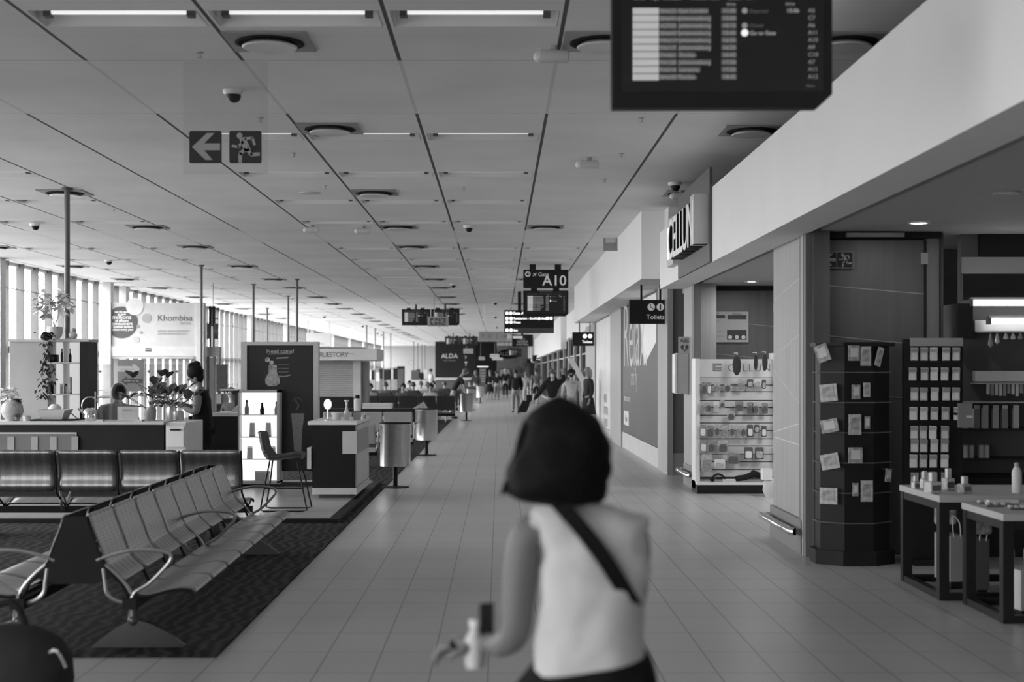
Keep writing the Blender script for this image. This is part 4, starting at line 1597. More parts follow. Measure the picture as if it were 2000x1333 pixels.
# bag with a bright clasp in the near corner
t = thing('travel_bag', 'blurred dark travel bag with a bright clasp at the bottom corner', 'bag', (-2.32, 6.75, 0))
mb = MB()
mb.lathe([(.16, 0), (.27, .04), (.30, .14), (.29, .26), (.24, .34), (.12, .40), (.03, .41)], (0, 0, 0), 32, sx=1.0, sy=.65)
mb.build('body', mat('bag_black_nylon', 0.02, 0.8, bump=.4, scale=8), t, smooth=True)
MB().tube(smooth_path([(-.1, 0, .38), (-.08, 0, .48), (.02, 0, .5), (.08, 0, .38)]), .016, 8).build('handle', M_blackm, t, smooth=True)
MB().tube(smooth_path([(.2, -.1, .28), (.255, -.12, .3), (.29, -.1, .22)]), .012, 8).build('clasp', M_chrome, t, smooth=True)

# ------------------------------------------------------------------ boarding portal with the billboard by the glazing
Y = 37.9
k = Y / F_PX
t = thing('boarding_portal', 'pale steel portal with a wide beam below the white billboard, by the windows', 'portal', (X(218, Y), Y, 0))


def px(u):
    return (u - 218) * k


def B2(u0, u1, v0, v1, y0=0, y1=.3):
    return B(px(u0), px(u1), y0, y1, Z(v1, Y), Z(v0, Y))


B(px(200), px(217), -.05, .25, 0, CZ - .01).build('post', M_finw, t)
B(px(384), px(398), -.05, .25, 0, Z(592, Y)).build('post', M_finw, t)
B2(217, 386, 677, 696, -.02, .28).build('beam', M_finw, t)
B2(217, 378, 696, 701, .0, .2).build('beam_ledge', M_lgrey, t)
a = MB()
for i in range(2):
    a.box(px(284), px(296), -.03, -.02, Z(687 - 4 * i, Y), Z(684.2 - 4 * i, Y))
a.build('label_plate', M_dgrey, t)
t = thing('billboard', 'wide white billboard with a big grey circle of text above the portal beam', 'billboard', (X(218, Y), Y, Z(677, Y)))
W, H = 165 * k, 85 * k
lb_ = B(0, W, .02, .2, 0, H).build('lightbox', mat('lightbox_face', 0.62, 0.5), t)
ci = MB()
cx, cz, rr_ = 19 * k, 47 * k, 31 * k
pts = []
for q in range(48):
    a_ = 2 * PI * q / 48
    x_, z_ = cx + rr_ * math.cos(a_), cz + rr_ * math.sin(a_)
    pts.append((max(0.001, x_), z_))
ci.prism(pts, 'y', .005, .02)
ci.build('printed_circle', mat('print_circle_grey', 0.09, 0.6), t)
ci = MB()
disc(ci, (45 * k, 78 * k), 19 * k * .9, .001, .012, 32)
ci.build('printed_circle', mat('print_circle_white', 0.7, 0.5), t)
ci = MB()
disc(ci, (68 * k, 55 * k), 9 * k, .008, .02, 28)
ci.build('printed_circle', mat('print_circle_mid', 0.4, 0.6), t)
ci = MB()
disc(ci, (51 * k, 39 * k), 3 * k, .002, .02, 16)
disc(ci, (57 * k, 27 * k), 3 * k, .008, .02, 16)
ci.build('printed_dot', M_grey, t)
ci = MB()
ci.prism([(48 * k + 6.5 * k * math.cos(2 * PI * q / 24), 13 * k + 6.5 * k * math.sin(2 * PI * q / 24)) for q in range(24)], 'y', .01, .02)
ci.build('printed_circle', mat('print_circle_pale', 0.5, 0.6), t)
for s_, z_, q in [('use this space', 66, .068), ('to reach', 61.5, .066), ('millions', 53.5, .165), ('of affluent', 48, .09), ('consumers', 41.5, .13), ('& business decision', 36.5, .077), ('makers every year', 31, .082)]:
    text(s_, mat('print_letter_white', 0.8, 0.5), lb_, (20 * k, .001, z_ * k), q, ax='CENTER', bold=.003)
text('Khombisa', M_dgrey, lb_, (89 * k, .015, 50 * k), .235, bold=.0005)
text('MEDIA', M_grey, lb_, (154 * k, .015, 42.5 * k), .1, ax='RIGHT')
text('AIRPORT MEDIA SPECIALISTS', M_grey, lb_, (89 * k, .015, 28 * k), .066)
text('www.khombisamedia.co.za', M_grey, t, (89 * k, .015, 23 * k), .073)

# vestibule right of the portal
t = thing('gate_kiosk', 'grey doorway box beside the portal, its beam under the dark figures', 'doorway box', (X(398, Y), Y + .3, 0))
B(0, px(424) - px(398), 0, .3, Z(697, Y), Z(677, Y)).build('beam', M_plastic, t)
for a0, a1, mm in ((398, 402, M_dgrey), (410, 414, M_grey), (420, 424, M_grey)):
    B(px(a0) - px(398), px(a1) - px(398), 0, .2, 0, Z(697, Y)).build('post', mm, t)
B(px(404) - px(398), px(409) - px(398), 0.05, .1, 0, Z(700, Y)).build('lit_door_panel', M_finw, t)
t = thing('hanging_banner', 'dark tall figure-shaped hanging display in the opening above the doorway box', 'banner', (X(398, Y), Y + .35, Z(677, Y)))
sil = MB()
for cx_ in (6.5, 13.5):
    for (a0, a1, v0, v1) in ((-2.6, 2.6, 40, 80), (-1.3, 1.3, 0, 40)):
        sil.box((cx_ + a0) * k, (cx_ + a1) * k, 0.02, .1, v0 * k, v1 * k)
sil.build('figure', M_black, t)
B(0.3 * k, 8 * k, 0, .02, 15 * k, 46 * k).build('picture_panel', M_dgrey, t)
B(14 * k, 23 * k, 0, .02, 15 * k, 46 * k).build('picture_panel', mat('picture_print', 0.12, 0.6, var=.9, scale=6), t)
B(16 * k, 24 * k, 0.0, .05, 54 * k, 56 * k).build('bracket', M_black, t)
B(6 * k, 24 * k, 0.0, .1, 74 * k, 76.5 * k).build('bracket', M_black, t)
B(12 * k, 12.6 * k, 0.04, .06, 79 * k, CZ - Z(677, Y)).build('hanging_wire', M_black, t)
B(23 * k, 24 * k, 0.0, .05, 54 * k, 76 * k).build('bracket', M_black, t)

# queue sign
Y = 31.0
k = Y / F_PX
t = thing('queue_sign', 'grey queue sign with one pale and one dark arrow on a stand', 'queue sign', (X(230, Y), Y, 0))
W = 50 * k
B(0, W, 0, .03, Z(765, Y), Z(703, Y)).build('panel', mat('queue_sign_grey', 0.17, 0.6), t)
a = MB()
zc = Z(721, Y)
a.prism([(-.01, zc - .06), (.33, zc - .06), (.31, zc - .1), (.38, zc - .1), (.49, zc), (.38, zc + .1), (.31, zc + .1), (.33, zc + .06), (-.01, zc + .06)], 'y', -.004, 0)
a.build('arrow', mat('queue_arrow_pale', 0.42, 0.6), t)
text('NORMAL QUEUE', M_grey, t, (.05, -.006, zc - .02), .04)
a = MB()
zc = Z(744.5, Y)
a.prism([(.54, zc - .05), (.2, zc - .05), (.21, zc - .09), (.17, zc - .08), (.07, zc), (.17, zc + .08), (.21, zc + .09), (.2, zc + .05), (.54, zc + .05)], 'y', -.004, 0)
a.build('arrow', mat('queue_arrow_dark', 0.045, 0.6), t)
text('PRIORITY QUEUE', M_lgrey, t, (.14, -.006, zc - .015), .04)
B(W / 2 - .02, W / 2 + .02, .03, .06, 0.0, Z(760, Y)).build('post', M_alu, t)
MB().cyl((W / 2, .045, 0), .18, .02).build('base', M_alu, t)

# glass queue barriers with studs, in front of the portal
for i, (u0, u1) in enumerate([(176, 218), (282, 300), (300, 318), (318, 336), (336, 356)]):
    Y = 30.2
    t = thing('glass_barrier', '', 'glass barrier', (X(u0, Y), Y, 0))
    w_ = (u1 - u0 - 1.5) * Y / F_PX
    B(0, w_, 0, .012, .08, Z(712, Y)).build('pane', G_frost, t)
    MB().lathe([(.03, -.02), (.03, .0)], (w_ * .5, 0, Z(726, Y)), 14, axis='y').build('stud', M_dgrey, t)
    B(0, w_, -.03, .04, 0, .08).build('foot', M_alu, t)
    t['label'] = 'upright frosted glass barrier pane by the queue sign'
    t['group'] = 'glass barrier panes by the queue sign'
t = thing('barrier_rail', 'grey handrail running between the seated and the standing woman', 'handrail')
MB().tube([(X(170, 29), 29, Z(777, 29)), (X(218, 29), 29, Z(775, 29)), (X(395, 29), 29, Z(766, 29))], .03, 8).build('bar', M_plastic, t, smooth=True)
for u in (175, 250, 320, 392):
    MB().cyl((X(u, 29), 29.0, 0), .022, Z(776, 29)).build('post', M_plastic, t)

# dark notice panel on a stand
Y = 33.0
t = thing('notice_stand', 'dark textured notice panel on a stand beside the advert board', 'notice board', (X(422, Y), Y, 0))
B(0, 22 * Y / F_PX, 0, .05, Z(766, Y), Z(712, Y)).build('panel', mat('notice_dark', 0.05, 0.7, var=.35, scale=14), t)
B(.05, .08, .0, .05, 0, Z(766, Y)).build('leg', M_black, t)
B(.18, .21, .0, .05, 0, Z(766, Y)).build('leg', M_black, t)
B(.0, .26, -.15, .2, 0, .02).build('base', M_black, t)
t = thing('check_in_desk', 'grey reader desk with pale strips at the gate beside the notice panel', 'desk', (X(422, 32), 32, 0))
B(0, .55, 0, .4, 0.0, Z(790, 32)).build('body', M_black, t)
for a0 in (.02, .28):
    B(a0, a0 + .1, -.02, 0, Z(789, 32), Z(771, 32)).build('strip', M_grey, t)
B(0, .55, 0, .4, Z(790, 32), Z(770, 32)).build('top_box', M_dgrey, t)

# cafe kiosk with shutter
Y = 45.0
k = Y / F_PX
Y = 39.0
k = Y / F_PX
t = thing('shuttered_kiosk', 'pale kiosk with closed roller shutter under a long pale sign box', 'kiosk', (X(612, Y), Y, 0))


def kx(u):
    return (u - 612) * k


B(kx(560), kx(740), -.5, 1.5, Z(705, Y), Z(682, Y)).build('sign_box', mat('sign_box_pale', .75, .6), t, bevel=.02)
B(kx(560), kx(706), .1, 1.2, Z(682, Y), Z(678, Y)).build('roof_edge', M_plastic, t)
text('TRUESTORY', mat('sign_ink_mid', .2, .6), t, (kx(620), -.506, Z(698, Y)), .19, bold=.001, space=.82)
B(kx(672), kx(696), -.505, -.5, Z(692.3, Y), Z(691.5, Y)).build('rule', M_grey, t)
sh = MB()
z0, z1 = Z(776, Y), Z(705, Y)
ns = 17
for i in range(ns):
    a0 = z0 + (z1 - z0) * i / ns
    a1 = z0 + (z1 - z0) * (i + 1) / ns
    sh.prism([(0.02, a0), (0.0, a0 + (a1 - a0) * .5), (0.02, a1 - .004), (.04, a1 - .004), (.04, a0)], 'x', kx(560), kx(690))
sh.build('shutter', mat('shutter_pale', 0.5, 0.5, 0.2), t)
B(kx(690), kx(705), -.05, .5, 0, Z(705, Y)).build('jamb', M_lgrey, t)
B(kx(705), kx(716), .1, .9, 0, Z(706, Y)).build('side_wall', M_grey, t)
B(kx(560), kx(690), -.1, .4, 0, Z(776, Y)).build('counter_front', M_black, t)
B(kx(560), kx(705), .5, .6, 0, Z(705, Y)).build('back_wall', M_dgrey, t)
t = thing('potted_plant', 'dark plant tuft behind the top of the black advert board', 'plant', (X(567, 37), 37, 0))
MB().lathe([(.15, 0), (.2, .5), (.17, .5)], (0, 0, 0), 16).build('pot', M_dgrey, t)
MB().cyl((0, 0, .4), .02, 1.75).build('stem', M_dgrey, t)
lf = MB()
rr = random.Random(4)
for i in range(40):
    a_ = rr.uniform(0, 6.28)
    leaf(lf, (0, 0, 2.1), (math.cos(a_), math.sin(a_), rr.uniform(-.1, .5)), .3, .05, .5)
lf.build('leaves', M_leaf, t)

# tables, slabs, newspaper between the benches
t = thing('slab_box', 'stack of pale flat boards lying on the dark table beyond the counter', 'boards', (X(708, 33), 33, Z(799, 33)))
for i, z_ in enumerate((0, .065)):
    B(0, .68, 0, .5, z_, z_ + .062).build('board', M_lgrey, t, bevel=.004)
t = thing('low_table', 'dark table carrying the pale boards behind the grey benches', 'table', (X(640, 33), 33, 0))
zz = Z(799, 33)
B(0, 2.1, -.1, .6, zz - .09, zz).build('table_top', M_black, t)
for x_ in (.1, 2.0):
    for y_ in (0, .5):
        B(x_ - .03, x_ + .03, y_ - .03, y_ + .03, 0, zz - .09).build('leg', M_black, t)
t = thing('newspaper', 'open newspaper propped on the table over the second bin', 'newspaper', (X(806, 33), 33.0, zz))
MB().add([(0, 0, 0.0), (.26, 0.05, .17), (.36, .0, -.0), (.12, -.1, -.0)], [(0, 1, 2, 3)]).add([(0.02, 0, 0.01), (.26, 0.06, .18), (-.0, .3, .01)], [(0, 1, 2)]).build('folded_sheet', mat('newsprint', 0.3, .8, var=.5, scale=40), t)

# white end structures by the glazing, far
t = thing('billboard', 'far white lit billboard by the windows behind the kiosk roof', 'billboard', (X(598, 66), 66, Z(677, 66)))
B(0, 1.15, 0, .2, 0, .62).build('lightbox', mat('lightbox_face', 0.62), t)
text('Khombisa', M_grey, t, (.02, -.004, .08), .2)
B(0.05, .1, .05, .1, .6, CZ - Z(677, 66)).build('hanger', M_finw, t)
B(1.05, 1.1, .05, .1, .6, CZ - Z(677, 66)).build('hanger', M_finw, t)

# far barriers, desks and towers below the bright glazing
rr = random.Random(11)
spots = [(721, 90), (730, 92), (737, 88), (745, 95), (752, 90), (759, 86), (767, 92), (773, 84), (817, 103), (824, 98), (831, 103)]
for i, (u, Y) in enumerate(spots):
    t = thing('charging_tower', 'grey charging tower standing in the far waiting area', 'tower', (X(u, Y), Y, 0), 0, 'far charging towers')
    h_ = rr.uniform(1.6, 2.1)
    B(-.1, .1, -.1, .1, 0, h_).build('column', rr.choice([M_dgrey, M_grey, M_plastic]), t)
    B(-.14, .14, -.13, -.1, h_ * .62, h_ * .95).build('screen', rr.choice([M_black, M_lgrey]), t)
    B(-.2, .2, -.2, .2, 0, .05).build('base', M_black, t)
B2_ = thing('vending_machine', 'tall dark vending machine in the far waiting area', 'vending machine', (X(776, 80), 80, 0))
B(0, .38, 0, .6, 0, 1.95).build('cabinet', M_black, B2_)
B(0.02, .36, -.01, 0, .7, 1.8).build('window', M_dgrey, B2_)
t = thing('service_desk', 'pale far desk with a dark sign board above it', 'desk', (X(791, 94), 94, 0))
B(0, 1.6, 0, .6, 0, 1.1).build('body', M_lgrey, t)
B(.4, .9, .2, .25, 1.1, 1.75).build('sign_board', M_dgrey, t)

# ------------------------------------------------------------------ shop side, near column, door partitions
def veneer_lines(mb, segs, y, w=0.008):
    for (x0, z0, x1, z1) in segs:
        mb.prism([(x0, z0 - w / 2), (x1, z1 - w / 2), (x1, z1 + w / 2), (x0, z0 + w / 2)], 'y', y - 0.002, y)


ZS = 2.81
# column by the open shop, light veneer, facing the walkway
c = MB()
c.box(2.69, 3.0, 12.62, 13.95, 0, ZS + .03)
struct(c.build('wall_pier', M_oak))
ln = MB()
for (y0, z0, y1, z1) in ((12.65, 2.45, 13.9, 2.3), (12.65, 1.95, 13.9, 1.75), (12.65, 1.3, 13.9, 1.62), (12.65, .95, 13.9, .97), (12.65, 1.15, 13.9, 1.02)):
    ln.prism([(y0, z0 - .004), (y1, z1 - .004), (y1, z1 + .004), (y0, z0 + .004)], 'x', 2.687, 2.6905)
struct(ln.build('trim_5', M_lgrey))
struct(B(2.66, 2.78, 12.35, 12.62, 0, ZS + .03).build('trim_6', M_woodm))
struct(B(2.655, 2.70, 12.42, 12.52, 0, ZS + .03).build('trim_7', M_oak))
struct(B(2.72, 2.86, 12.3, 12.36, 0, ZS + .03).build('trim_8', M_wood))
# partition with the dark door, facing the camera
struct(B(2.86, 3.92, 12.55, 12.75, 0, 2.83).build('wall_partition', M_wood))
d = bpy.data.objects.new('door_1', None)
COL.objects.link(d)
struct(d)
B(2.80, 3.73, 12.49, 12.54, 0.01, 2.76).build('leaf', M_wood, d)
B(3.73, 3.745, 12.47, 12.54, 0.01, 2.76).build('gap', M_blackm, d)
B(3.75, 3.86, 12.48, 12.55, 0, 2.79).build('jamb', M_woodm, d)
ln = MB()
veneer_lines(ln, [(2.8, 2.37, 3.73, 2.29), (2.8, 1.93, 3.73, 1.84), (2.8, 1.44, 3.73, 1.36)], 12.488)
ln.build('inlay_line', M_plastic, d)
for z in (2.55, 1.3, .3):
    B(3.70, 3.76, 12.465, 12.49, z, z + .1).build('hinge', M_alu, d)
struct(B(2.8, 3.86, 12.40, 12.55, 2.775, 2.83).build('trim_9', M_blackm))
B(3.02, 3.52, 12.35, 12.4, 2.78, 2.815).build('door_closer', M_plastic, d)
t = thing('exit_sign', 'framed exit sign with arrow and running figure on the dark door top', 'exit sign', (X(1602, 12.45), 12.45, Z(525, 12.45)))
W, H = 67 * 12.45 / F_PX, 34 * 12.45 / F_PX
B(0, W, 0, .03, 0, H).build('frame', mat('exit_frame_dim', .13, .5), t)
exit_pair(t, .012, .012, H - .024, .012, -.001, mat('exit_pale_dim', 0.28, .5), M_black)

# poster wall, further piers
struct(B(2.67, 3.0, 19.65, 20.55, 0, ZS + .03).build('wall_pier.001', M_oak))
struct(B(2.66, 2.76, 19.45, 19.65, 0, ZS + .03).build('trim_10', M_woodm))
struct(B(2.65, 3.6, 22.2, 22.3, 0, 2.99).build('wall_recess', M_woodm))
struct(B(2.63, 3.6, 22.16, 22.2, 0, .34).build('baseboard_recess', M_plastic))
struct(B(2.86, 3.95, 20.3, 20.5, 0, 2.83).build('wall_partition.001', M_wood))
d = bpy.data.objects.new('door_2', None)
COL.objects.link(d)
struct(d)
B(2.84, 3.93, 20.24, 20.29, 0.01, 2.76).build('leaf', M_wood, d)
ln = MB()
veneer_lines(ln, [(2.84, 2.37, 3.93, 2.25), (2.84, 1.89, 3.93, 1.78)], 20.238)
ln.build('inlay_line', M_plastic, d)
B(3.9, 3.96, 20.2, 20.24, 2.45, 2.58).build('hinge', M_alu, d)
struct(B(2.8, 4.0, 20.15, 20.3, 2.775, 2.83).build('trim_11', M_blackm))
t = thing('notice_poster', 'pale double notice poster on the dark partition above the accessory stand', 'poster', (X(1376, 20.2), 20.2, Z(669, 20.2)))
k = 20.2 / F_PX
B(0, 86 * k, 0, .02, 0, 60 * k).build('sheet', mat('poster_pale', 0.42, .7), t)
a = MB()
a.box(3 * k, 40 * k, -.004, 0, 47 * k, 53 * k)
a.box(45 * k, 82 * k, -.004, 0, 45 * k, 53 * k)
a.box(44 * k, 82 * k, -.004, 0, 5 * k, 24 * k)
a.build('print', mat('poster_ink', 0.035, .6), t)
text('Bidvest', M_dgrey, t, (10 * k, -.003, 55 * k), .045)
text('Bidvest', M_dgrey, t, (54 * k, -.003, 54 * k), .045)
text('1', M_dgrey, t, (12 * k, -.003, 38 * k), .06)
text('3', M_dgrey, t, (12 * k, -.003, 19 * k), .06)
text('4', M_dgrey, t, (12 * k, -.003, 10 * k), .06)
a = MB()
for z_ in (40, 20, 11):
    a.box(17 * k, (30 if z_ == 40 else 40) * k, -.004, 0, z_ * k, (z_ + 2) * k)
a.build('print', M_grey, t)
a = MB()
for x_ in (50, 63, 76):
    disc(a, (x_ * k, 10 * k), 4 * k, -.007, -.003, 14)
a.build('print', M_lgrey, t)

# corridor wall with posters (x = 2.65)
xw = 2.65
struct(B(xw + .04, xw + .3, 22.3, 40.0, 0, 2.99).build('wall_posters', M_oak))
for i, (y0, y1) in enumerate([(22.15, 23.5), (30.6, 33.6), (39.0, 40.0)]):
    struct(B(xw - .03, xw + .06, y0, y1, 0, 2.99).build('trim_%d' % (12 + i), M_oak))
struct(B(xw + .0, xw + .05, 23.5, 30.6, 0.0, .33).build('baseboard_right', mat('baseboard_pale', 0.55, .35)))
struct(B(xw + .0, xw + .05, 33.6, 39.0, 0.0, .2).build('baseboard_right.001', mat('baseboard_pale', 0.55)))
t = thing('wall_poster', 'big dark wall poster with tall white handwriting and a pale wedge', 'poster')
B(xw + .005, xw + .035, 23.52, 30.58, .34, 2.96).build('panel', mat('poster_charcoal', 0.06, .5, var=.08, scale=1), t)
MB().add([(xw, 24.0, 2.95), (xw, 26.9, 2.95), (xw, 26.4, 1.98), (xw, 25.9, 1.75), (xw, 24.0, 2.12)], [(0, 1, 2, 3, 4)]).build('printed_wedge', M_whitep, t)
text('Relax.', M_lgrey, t, (xw, 30.3, 1.72), 2.0, rot=(PI / 2, 0, -PI / 2), bold=-.012)
text('and fly', M_lgrey, t, (xw, 28.6, 1.35), .5, rot=(PI / 2, 0, -PI / 2))
text('#welcomehome', M_lgrey, t, (xw, 30.2, 1.0), .22, rot=(PI / 2, 0, -PI / 2))
B(xw - .003, xw + .005, 29.1, 30.2, .5, .8).build('printed_box', M_lgrey, t)
text('Boxo', M_dgrey, t, (xw - .004, 29.85, .58), .2, rot=(PI / 2, 0, -PI / 2))
t = thing('wall_poster', 'pale wall poster with faint figures beyond the dark poster', 'poster')
B(xw + .005, xw + .035, 33.62, 38.98, .21, 2.96).build('panel', mat('poster_white', 0.7, .5, var=.1, scale=2), t)
text('WHITE\nCOTTON\nALWAYS', M_grey, t, (xw, 36, .85), .3, rot=(PI / 2, 0, -PI / 2))

# AED
t = thing('defibrillator_cabinet', 'pale wall cabinet under an AED heart sign on the light veneer pier', 'defibrillator', (0, 20.0, 0))
B(X(1322, 20), 2.669, 0, .35, Z(770, 20), Z(690, 20)).build('box', mat('cabinet_pale', 0.5, .5), t, bevel=.01)
B(X(1318, 20), X(1322, 20), -.01, .3, Z(768, 20), Z(692, 20)).build('door', M_whitep, t)
B(X(1325, 20), X(1349, 20), 0, .01, Z(690, 20), Z(658, 20)).build('sign_panel', mat('aed_sign_pale', 0.5, .6), t)
text('AED', M_dgrey, t, (X(1328, 20), -.003, Z(669, 20)), .075, bold=.001)
a = MB()
cx, cz = X(1337, 20), Z(680, 20)
hp_ = []
for q in range(24):
    a_ = 2 * PI * q / 24
    hx = 16 * math.sin(a_) ** 3
    hz = 13 * math.cos(a_) - 5 * math.cos(2 * a_) - 2 * math.cos(3 * a_) - math.cos(4 * a_)
    hp_.append((cx + hx * .0035, cz + hz * .0035))
a.prism(hp_, 'y', -.005, 0)
a.build('heart', M_dgrey, t)
a = MB()
stroke(a, [(cx + .012, cz + .03), (cx - .012, cz), (cx + .012, cz - .002), (cx - .01, cz - .035)], .01, -.008, -.004)
a.build('bolt_symbol', M_lgrey, t)

# kick rails
for (y0, y1, lab) in [(19.35, 20.5, 'short polished kick rail at the foot of the pier with the heart sign'), (12.5, 13.95, 'polished kick rail at the foot of the near light pier')]:
    t = thing('kick_rail', lab, 'kick rail')
    MB().tube([(2.6, y0, .2), (2.57, y0 + .03, .2), (2.57, y1 - .03, .2), (2.66, y1, .2)], .035, 10).build('bar', M_chrome, t, smooth=True)
    for yy in (y0 + .12, y1 - .15):
        B(2.6, 2.69, yy - .02, yy + .02, .17, .22).build('bracket', M_alu, t)
    B(2.655, 2.69, y0 - .02, y1, 0, .3).build('kick_plate', mat('kick_plate', 0.2, .5), t)

# ------------------------------------------------------------------ dark sign with projecting letters on the beam
t = thing('shop_sign', 'dark shop sign panel on the white beam with big projecting letters', 'shop sign')
B(2.30, 2.33, 15.55, 18.3, ZS, 3.85).build('panel', mat('sign_panel_grey', 0.10, .5), t)
rz = (PI / 2, 0, -PI / 2)
zb = 3.02
M_face = mat('letter_face', 0.55, .4, emit=.25)
text('CELLUN', M_black, t, (2.22, 18.05, zb), .72, rot=rz, ext=.075, bold=.004, space=.86)
text('CELLUN', M_face, t, (2.14, 18.05, zb), .72, rot=rz, ext=.003, bold=.002, space=.86)
B(2.14, 2.3, 15.66, 15.95, zb, zb + .55).build('letter_block', M_lgrey, t)
t = thing('shop_sign', 'pale squared letter E logo box on the white beam end', 'shop sign')
B(2.24, 2.33, 18.35, 18.95, 3.0, 3.62).build('box', M_lgrey, t)
a = MB()
for z_ in (3.1, 3.27, 3.44):
    a.box(2.235, 2.24, 18.42, 18.88, z_, z_ + .07)
a.box(2.235, 2.24, 18.8, 18.88, 3.1, 3.51)
a.build('logo', M_lum, t)
t = thing('wall_sign', 'small dark sign projecting high on the white bulkhead', 'sign')
B(1.86, 2.11, 25.4, 25.44, Z(490, 25.4), Z(461, 25.4)).build('panel', M_plastic, t)
B(1.9, 2.08, 25.39, 25.4, Z(474, 25.4), Z(465, 25.4)).build('symbol', M_lgrey, t)

# ------------------------------------------------------------------ shop downlights
M_glow = mat('downlight_glow', 0.9, .5, emit=9.0)
for (u, v, lab, on) in [(1795, 435, 'bright round downlight in the shop ceiling before the dark door', 1), (1468, 550, 'bright round downlight above the accessory stand', 1), (1965, 376, 'unlit round downlight in the shop ceiling at the picture edge', 0)]:
    Y = (2.83 - CAM_H) * F_PX / (728 - v)
    t = thing('downlight', lab, 'ceiling light', (X(u, Y), Y, 2.83))
    MB().lathe([(.085, -.001), (.095, -.012), (.07, -.008)], (0, 0, 0), 24, cap=False).build('rim', M_lgrey, t, smooth=True)
    MB().lathe([(.068, -.004), (.06, -.006), (.01, -.007)], (0, 0, 0), 24).build('lens', M_glow if on else M_plastic, t)
    if on:
        lamp('downlight_lamp', (X(u, Y), Y, 2.8), .12, SHOP_W * (.6 if Y > 15 else .3))
# unseen fill lamps added inside the two open shops to brighten their goods
lamp('shop_fill_lamp', (4.4, 16.7, 2.8), 1.2, SHOP_W * 3.6)
lamp('shop_fill_lamp', (6.4, 8.4, 2.8), 1.2, SHOP_W * .15)

# ------------------------------------------------------------------ rear right: wall, pole, lit shelf bay
struct(B(3.92, 9, 14.2, 14.35, 0, 2.83).build('wall_shop_rear', mat('shop_wall_grey', 0.25, .7)))
struct(B(3.93, 4.32, 14.12, 14.2, 0, 2.55).build('wall_shop_rear.001', mat('shop_wall_grey', 0.25)))
Y = 13.0
t = thing('shop_pole', 'grey square post standing beside the lit display shelves', 'post', (X(1885, Y), Y, 0))
B(0, 15 * Y / F_PX, 0, .07, 0, 2.83).build('post', M_plastic, t)
B(-.05, 0, .0, .03, 2.42, 2.56).build('bracket', M_dgrey, t)
t = thing('lit_display', 'black display bay with two white light tubes and hanging goods at the picture edge', 'display unit', (0, 12.3, 0))
Y = 12.3
xl = X(1903, Y)
xr = 5.6
B(xl, xr, .35, .45, 0, Z(430, Y)).build('back_panel', mat('display_back', 0.10, .6), t)
B(X(1937, Y), xr, .3, .36, Z(495, Y), Z(432, Y)).build('fascia_panel', M_black, t)
B(xl, xr, .3, .36, Z(583, Y), Z(532, Y)).build('fascia_panel', M_black, t)
B(xl, xr, .3, .36, Z(530, Y), Z(497, Y)).build('pale_panel', mat('display_pale', 0.3, .6), t)
B(X(1878, Y), X(1908, Y), .1, .5, Z(660, Y), Z(592, Y)).build('side_panel', M_black, t)
M_tub = mat('bright_tube', 0.9, .5, emit=4.0)
for (u0, v0, v1) in ((1908, 584, 597), (1944, 620, 633)):
    zc = Z((v0 + v1) / 2, Y)
    MB().lathe([(.026, X(u0, Y)), (.026, xr)], (0, .12, zc), 12, axis='x').build('light_tube', M_tub, t, smooth=True)
    B(X(u0, Y) - .03, X(u0, Y), .09, .15, zc - .03, zc + .03).build('tube_holder', M_dgrey, t)
    B(X(u0, Y), xr, .15, .2, zc + .02, zc + .05).build('tube_reflector', M_dgrey, t)
B(X(1921, Y), xr, .22, .3, Z(646, Y), Z(624, Y)).build('header_panel', mat('display_white', .6, .5), t)
B(X(1922, Y), xr, .22, .3, Z(746, Y), Z(725, Y)).build('header_panel', mat('display_white', .6, .5), t)
for v in (647, 748, 785, 930):
    B(X(1880, Y) if v > 780 else X(1921, Y), xr, .0, .34, Z(v, Y) - .012, Z(v, Y)).build('shelf', M_grey if v < 790 else M_black, t)
B(X(1890, Y), xr, .0, .34, .5, .7).build('base_cabinet', M_black, t)
B(X(1890, Y), xr, .02, .34, .0, .5).build('base_cabinet', M_black, t)
rr = random.Random(9)
M_gold = mat('pale_charm', .55, .3, .3)
x_ = 4.27
i = 0
while x_ < 5.0:
    h_ = rr.choice([.06, .1, .07, .13])
    t = thing('hanging_charm', 'small pendant hanging under the lit header of the display bay', 'pendant', (x_, 12.36, Z(650, 12.3)), 0, 'pendants under the lit header')
    MB().lathe([(.006, 0), (.018, -h_ * .5), (.024, -h_ * .8), (.002, -h_)], (0, 0, 0), 8, sy=.3).build('drop', rr.choice([M_gold, M_lgrey, M_plastic]), t, smooth=True)
    x_ += rr.uniform(.045, .08)
x_ = 4.25
while x_ < 5.0:
    t = thing('key_ring', 'narrow key ring card hanging on the second row of the display bay', 'key ring', (x_, 12.36, Z(750, 12.3)), 0, 'key rings on the second row')
    h_ = rr.uniform(.08, .11)
    B(-.013, .013, 0, .008, -h_, 0).build('card', rr.choice([M_lgrey, M_plastic, M_gold, M_grey]), t)
    x_ += .036
x_ = 4.16
for u in (1885, 1908, 1925, 1945, 1963, 1985):
    t = thing('tall_carton', 'tall pale carton on the shelf of the display bay above the black ledge', 'carton', (X(u, 12.4), 12.4, Z(930, 12.3) if u in (1890,) else Z(837, 12.4)), 0, 'tall cartons on the display bay')
    B(-.025, .025, 0, .04, 0, .2).build('sleeve', rr.choice([M_plastic, M_grey, M_lgrey]), t)
    B(-.025, .025, -.001, .041, .17, .2).build('lid', M_lgrey, t)
B(X(1880, 12.3), 5.6, 12.3, 12.64, Z(837, 12.4) - .012, Z(837, 12.4)).build('shelf', M_black, bpy.data.objects['lit_display'], loc=(0, -12.3, 0))
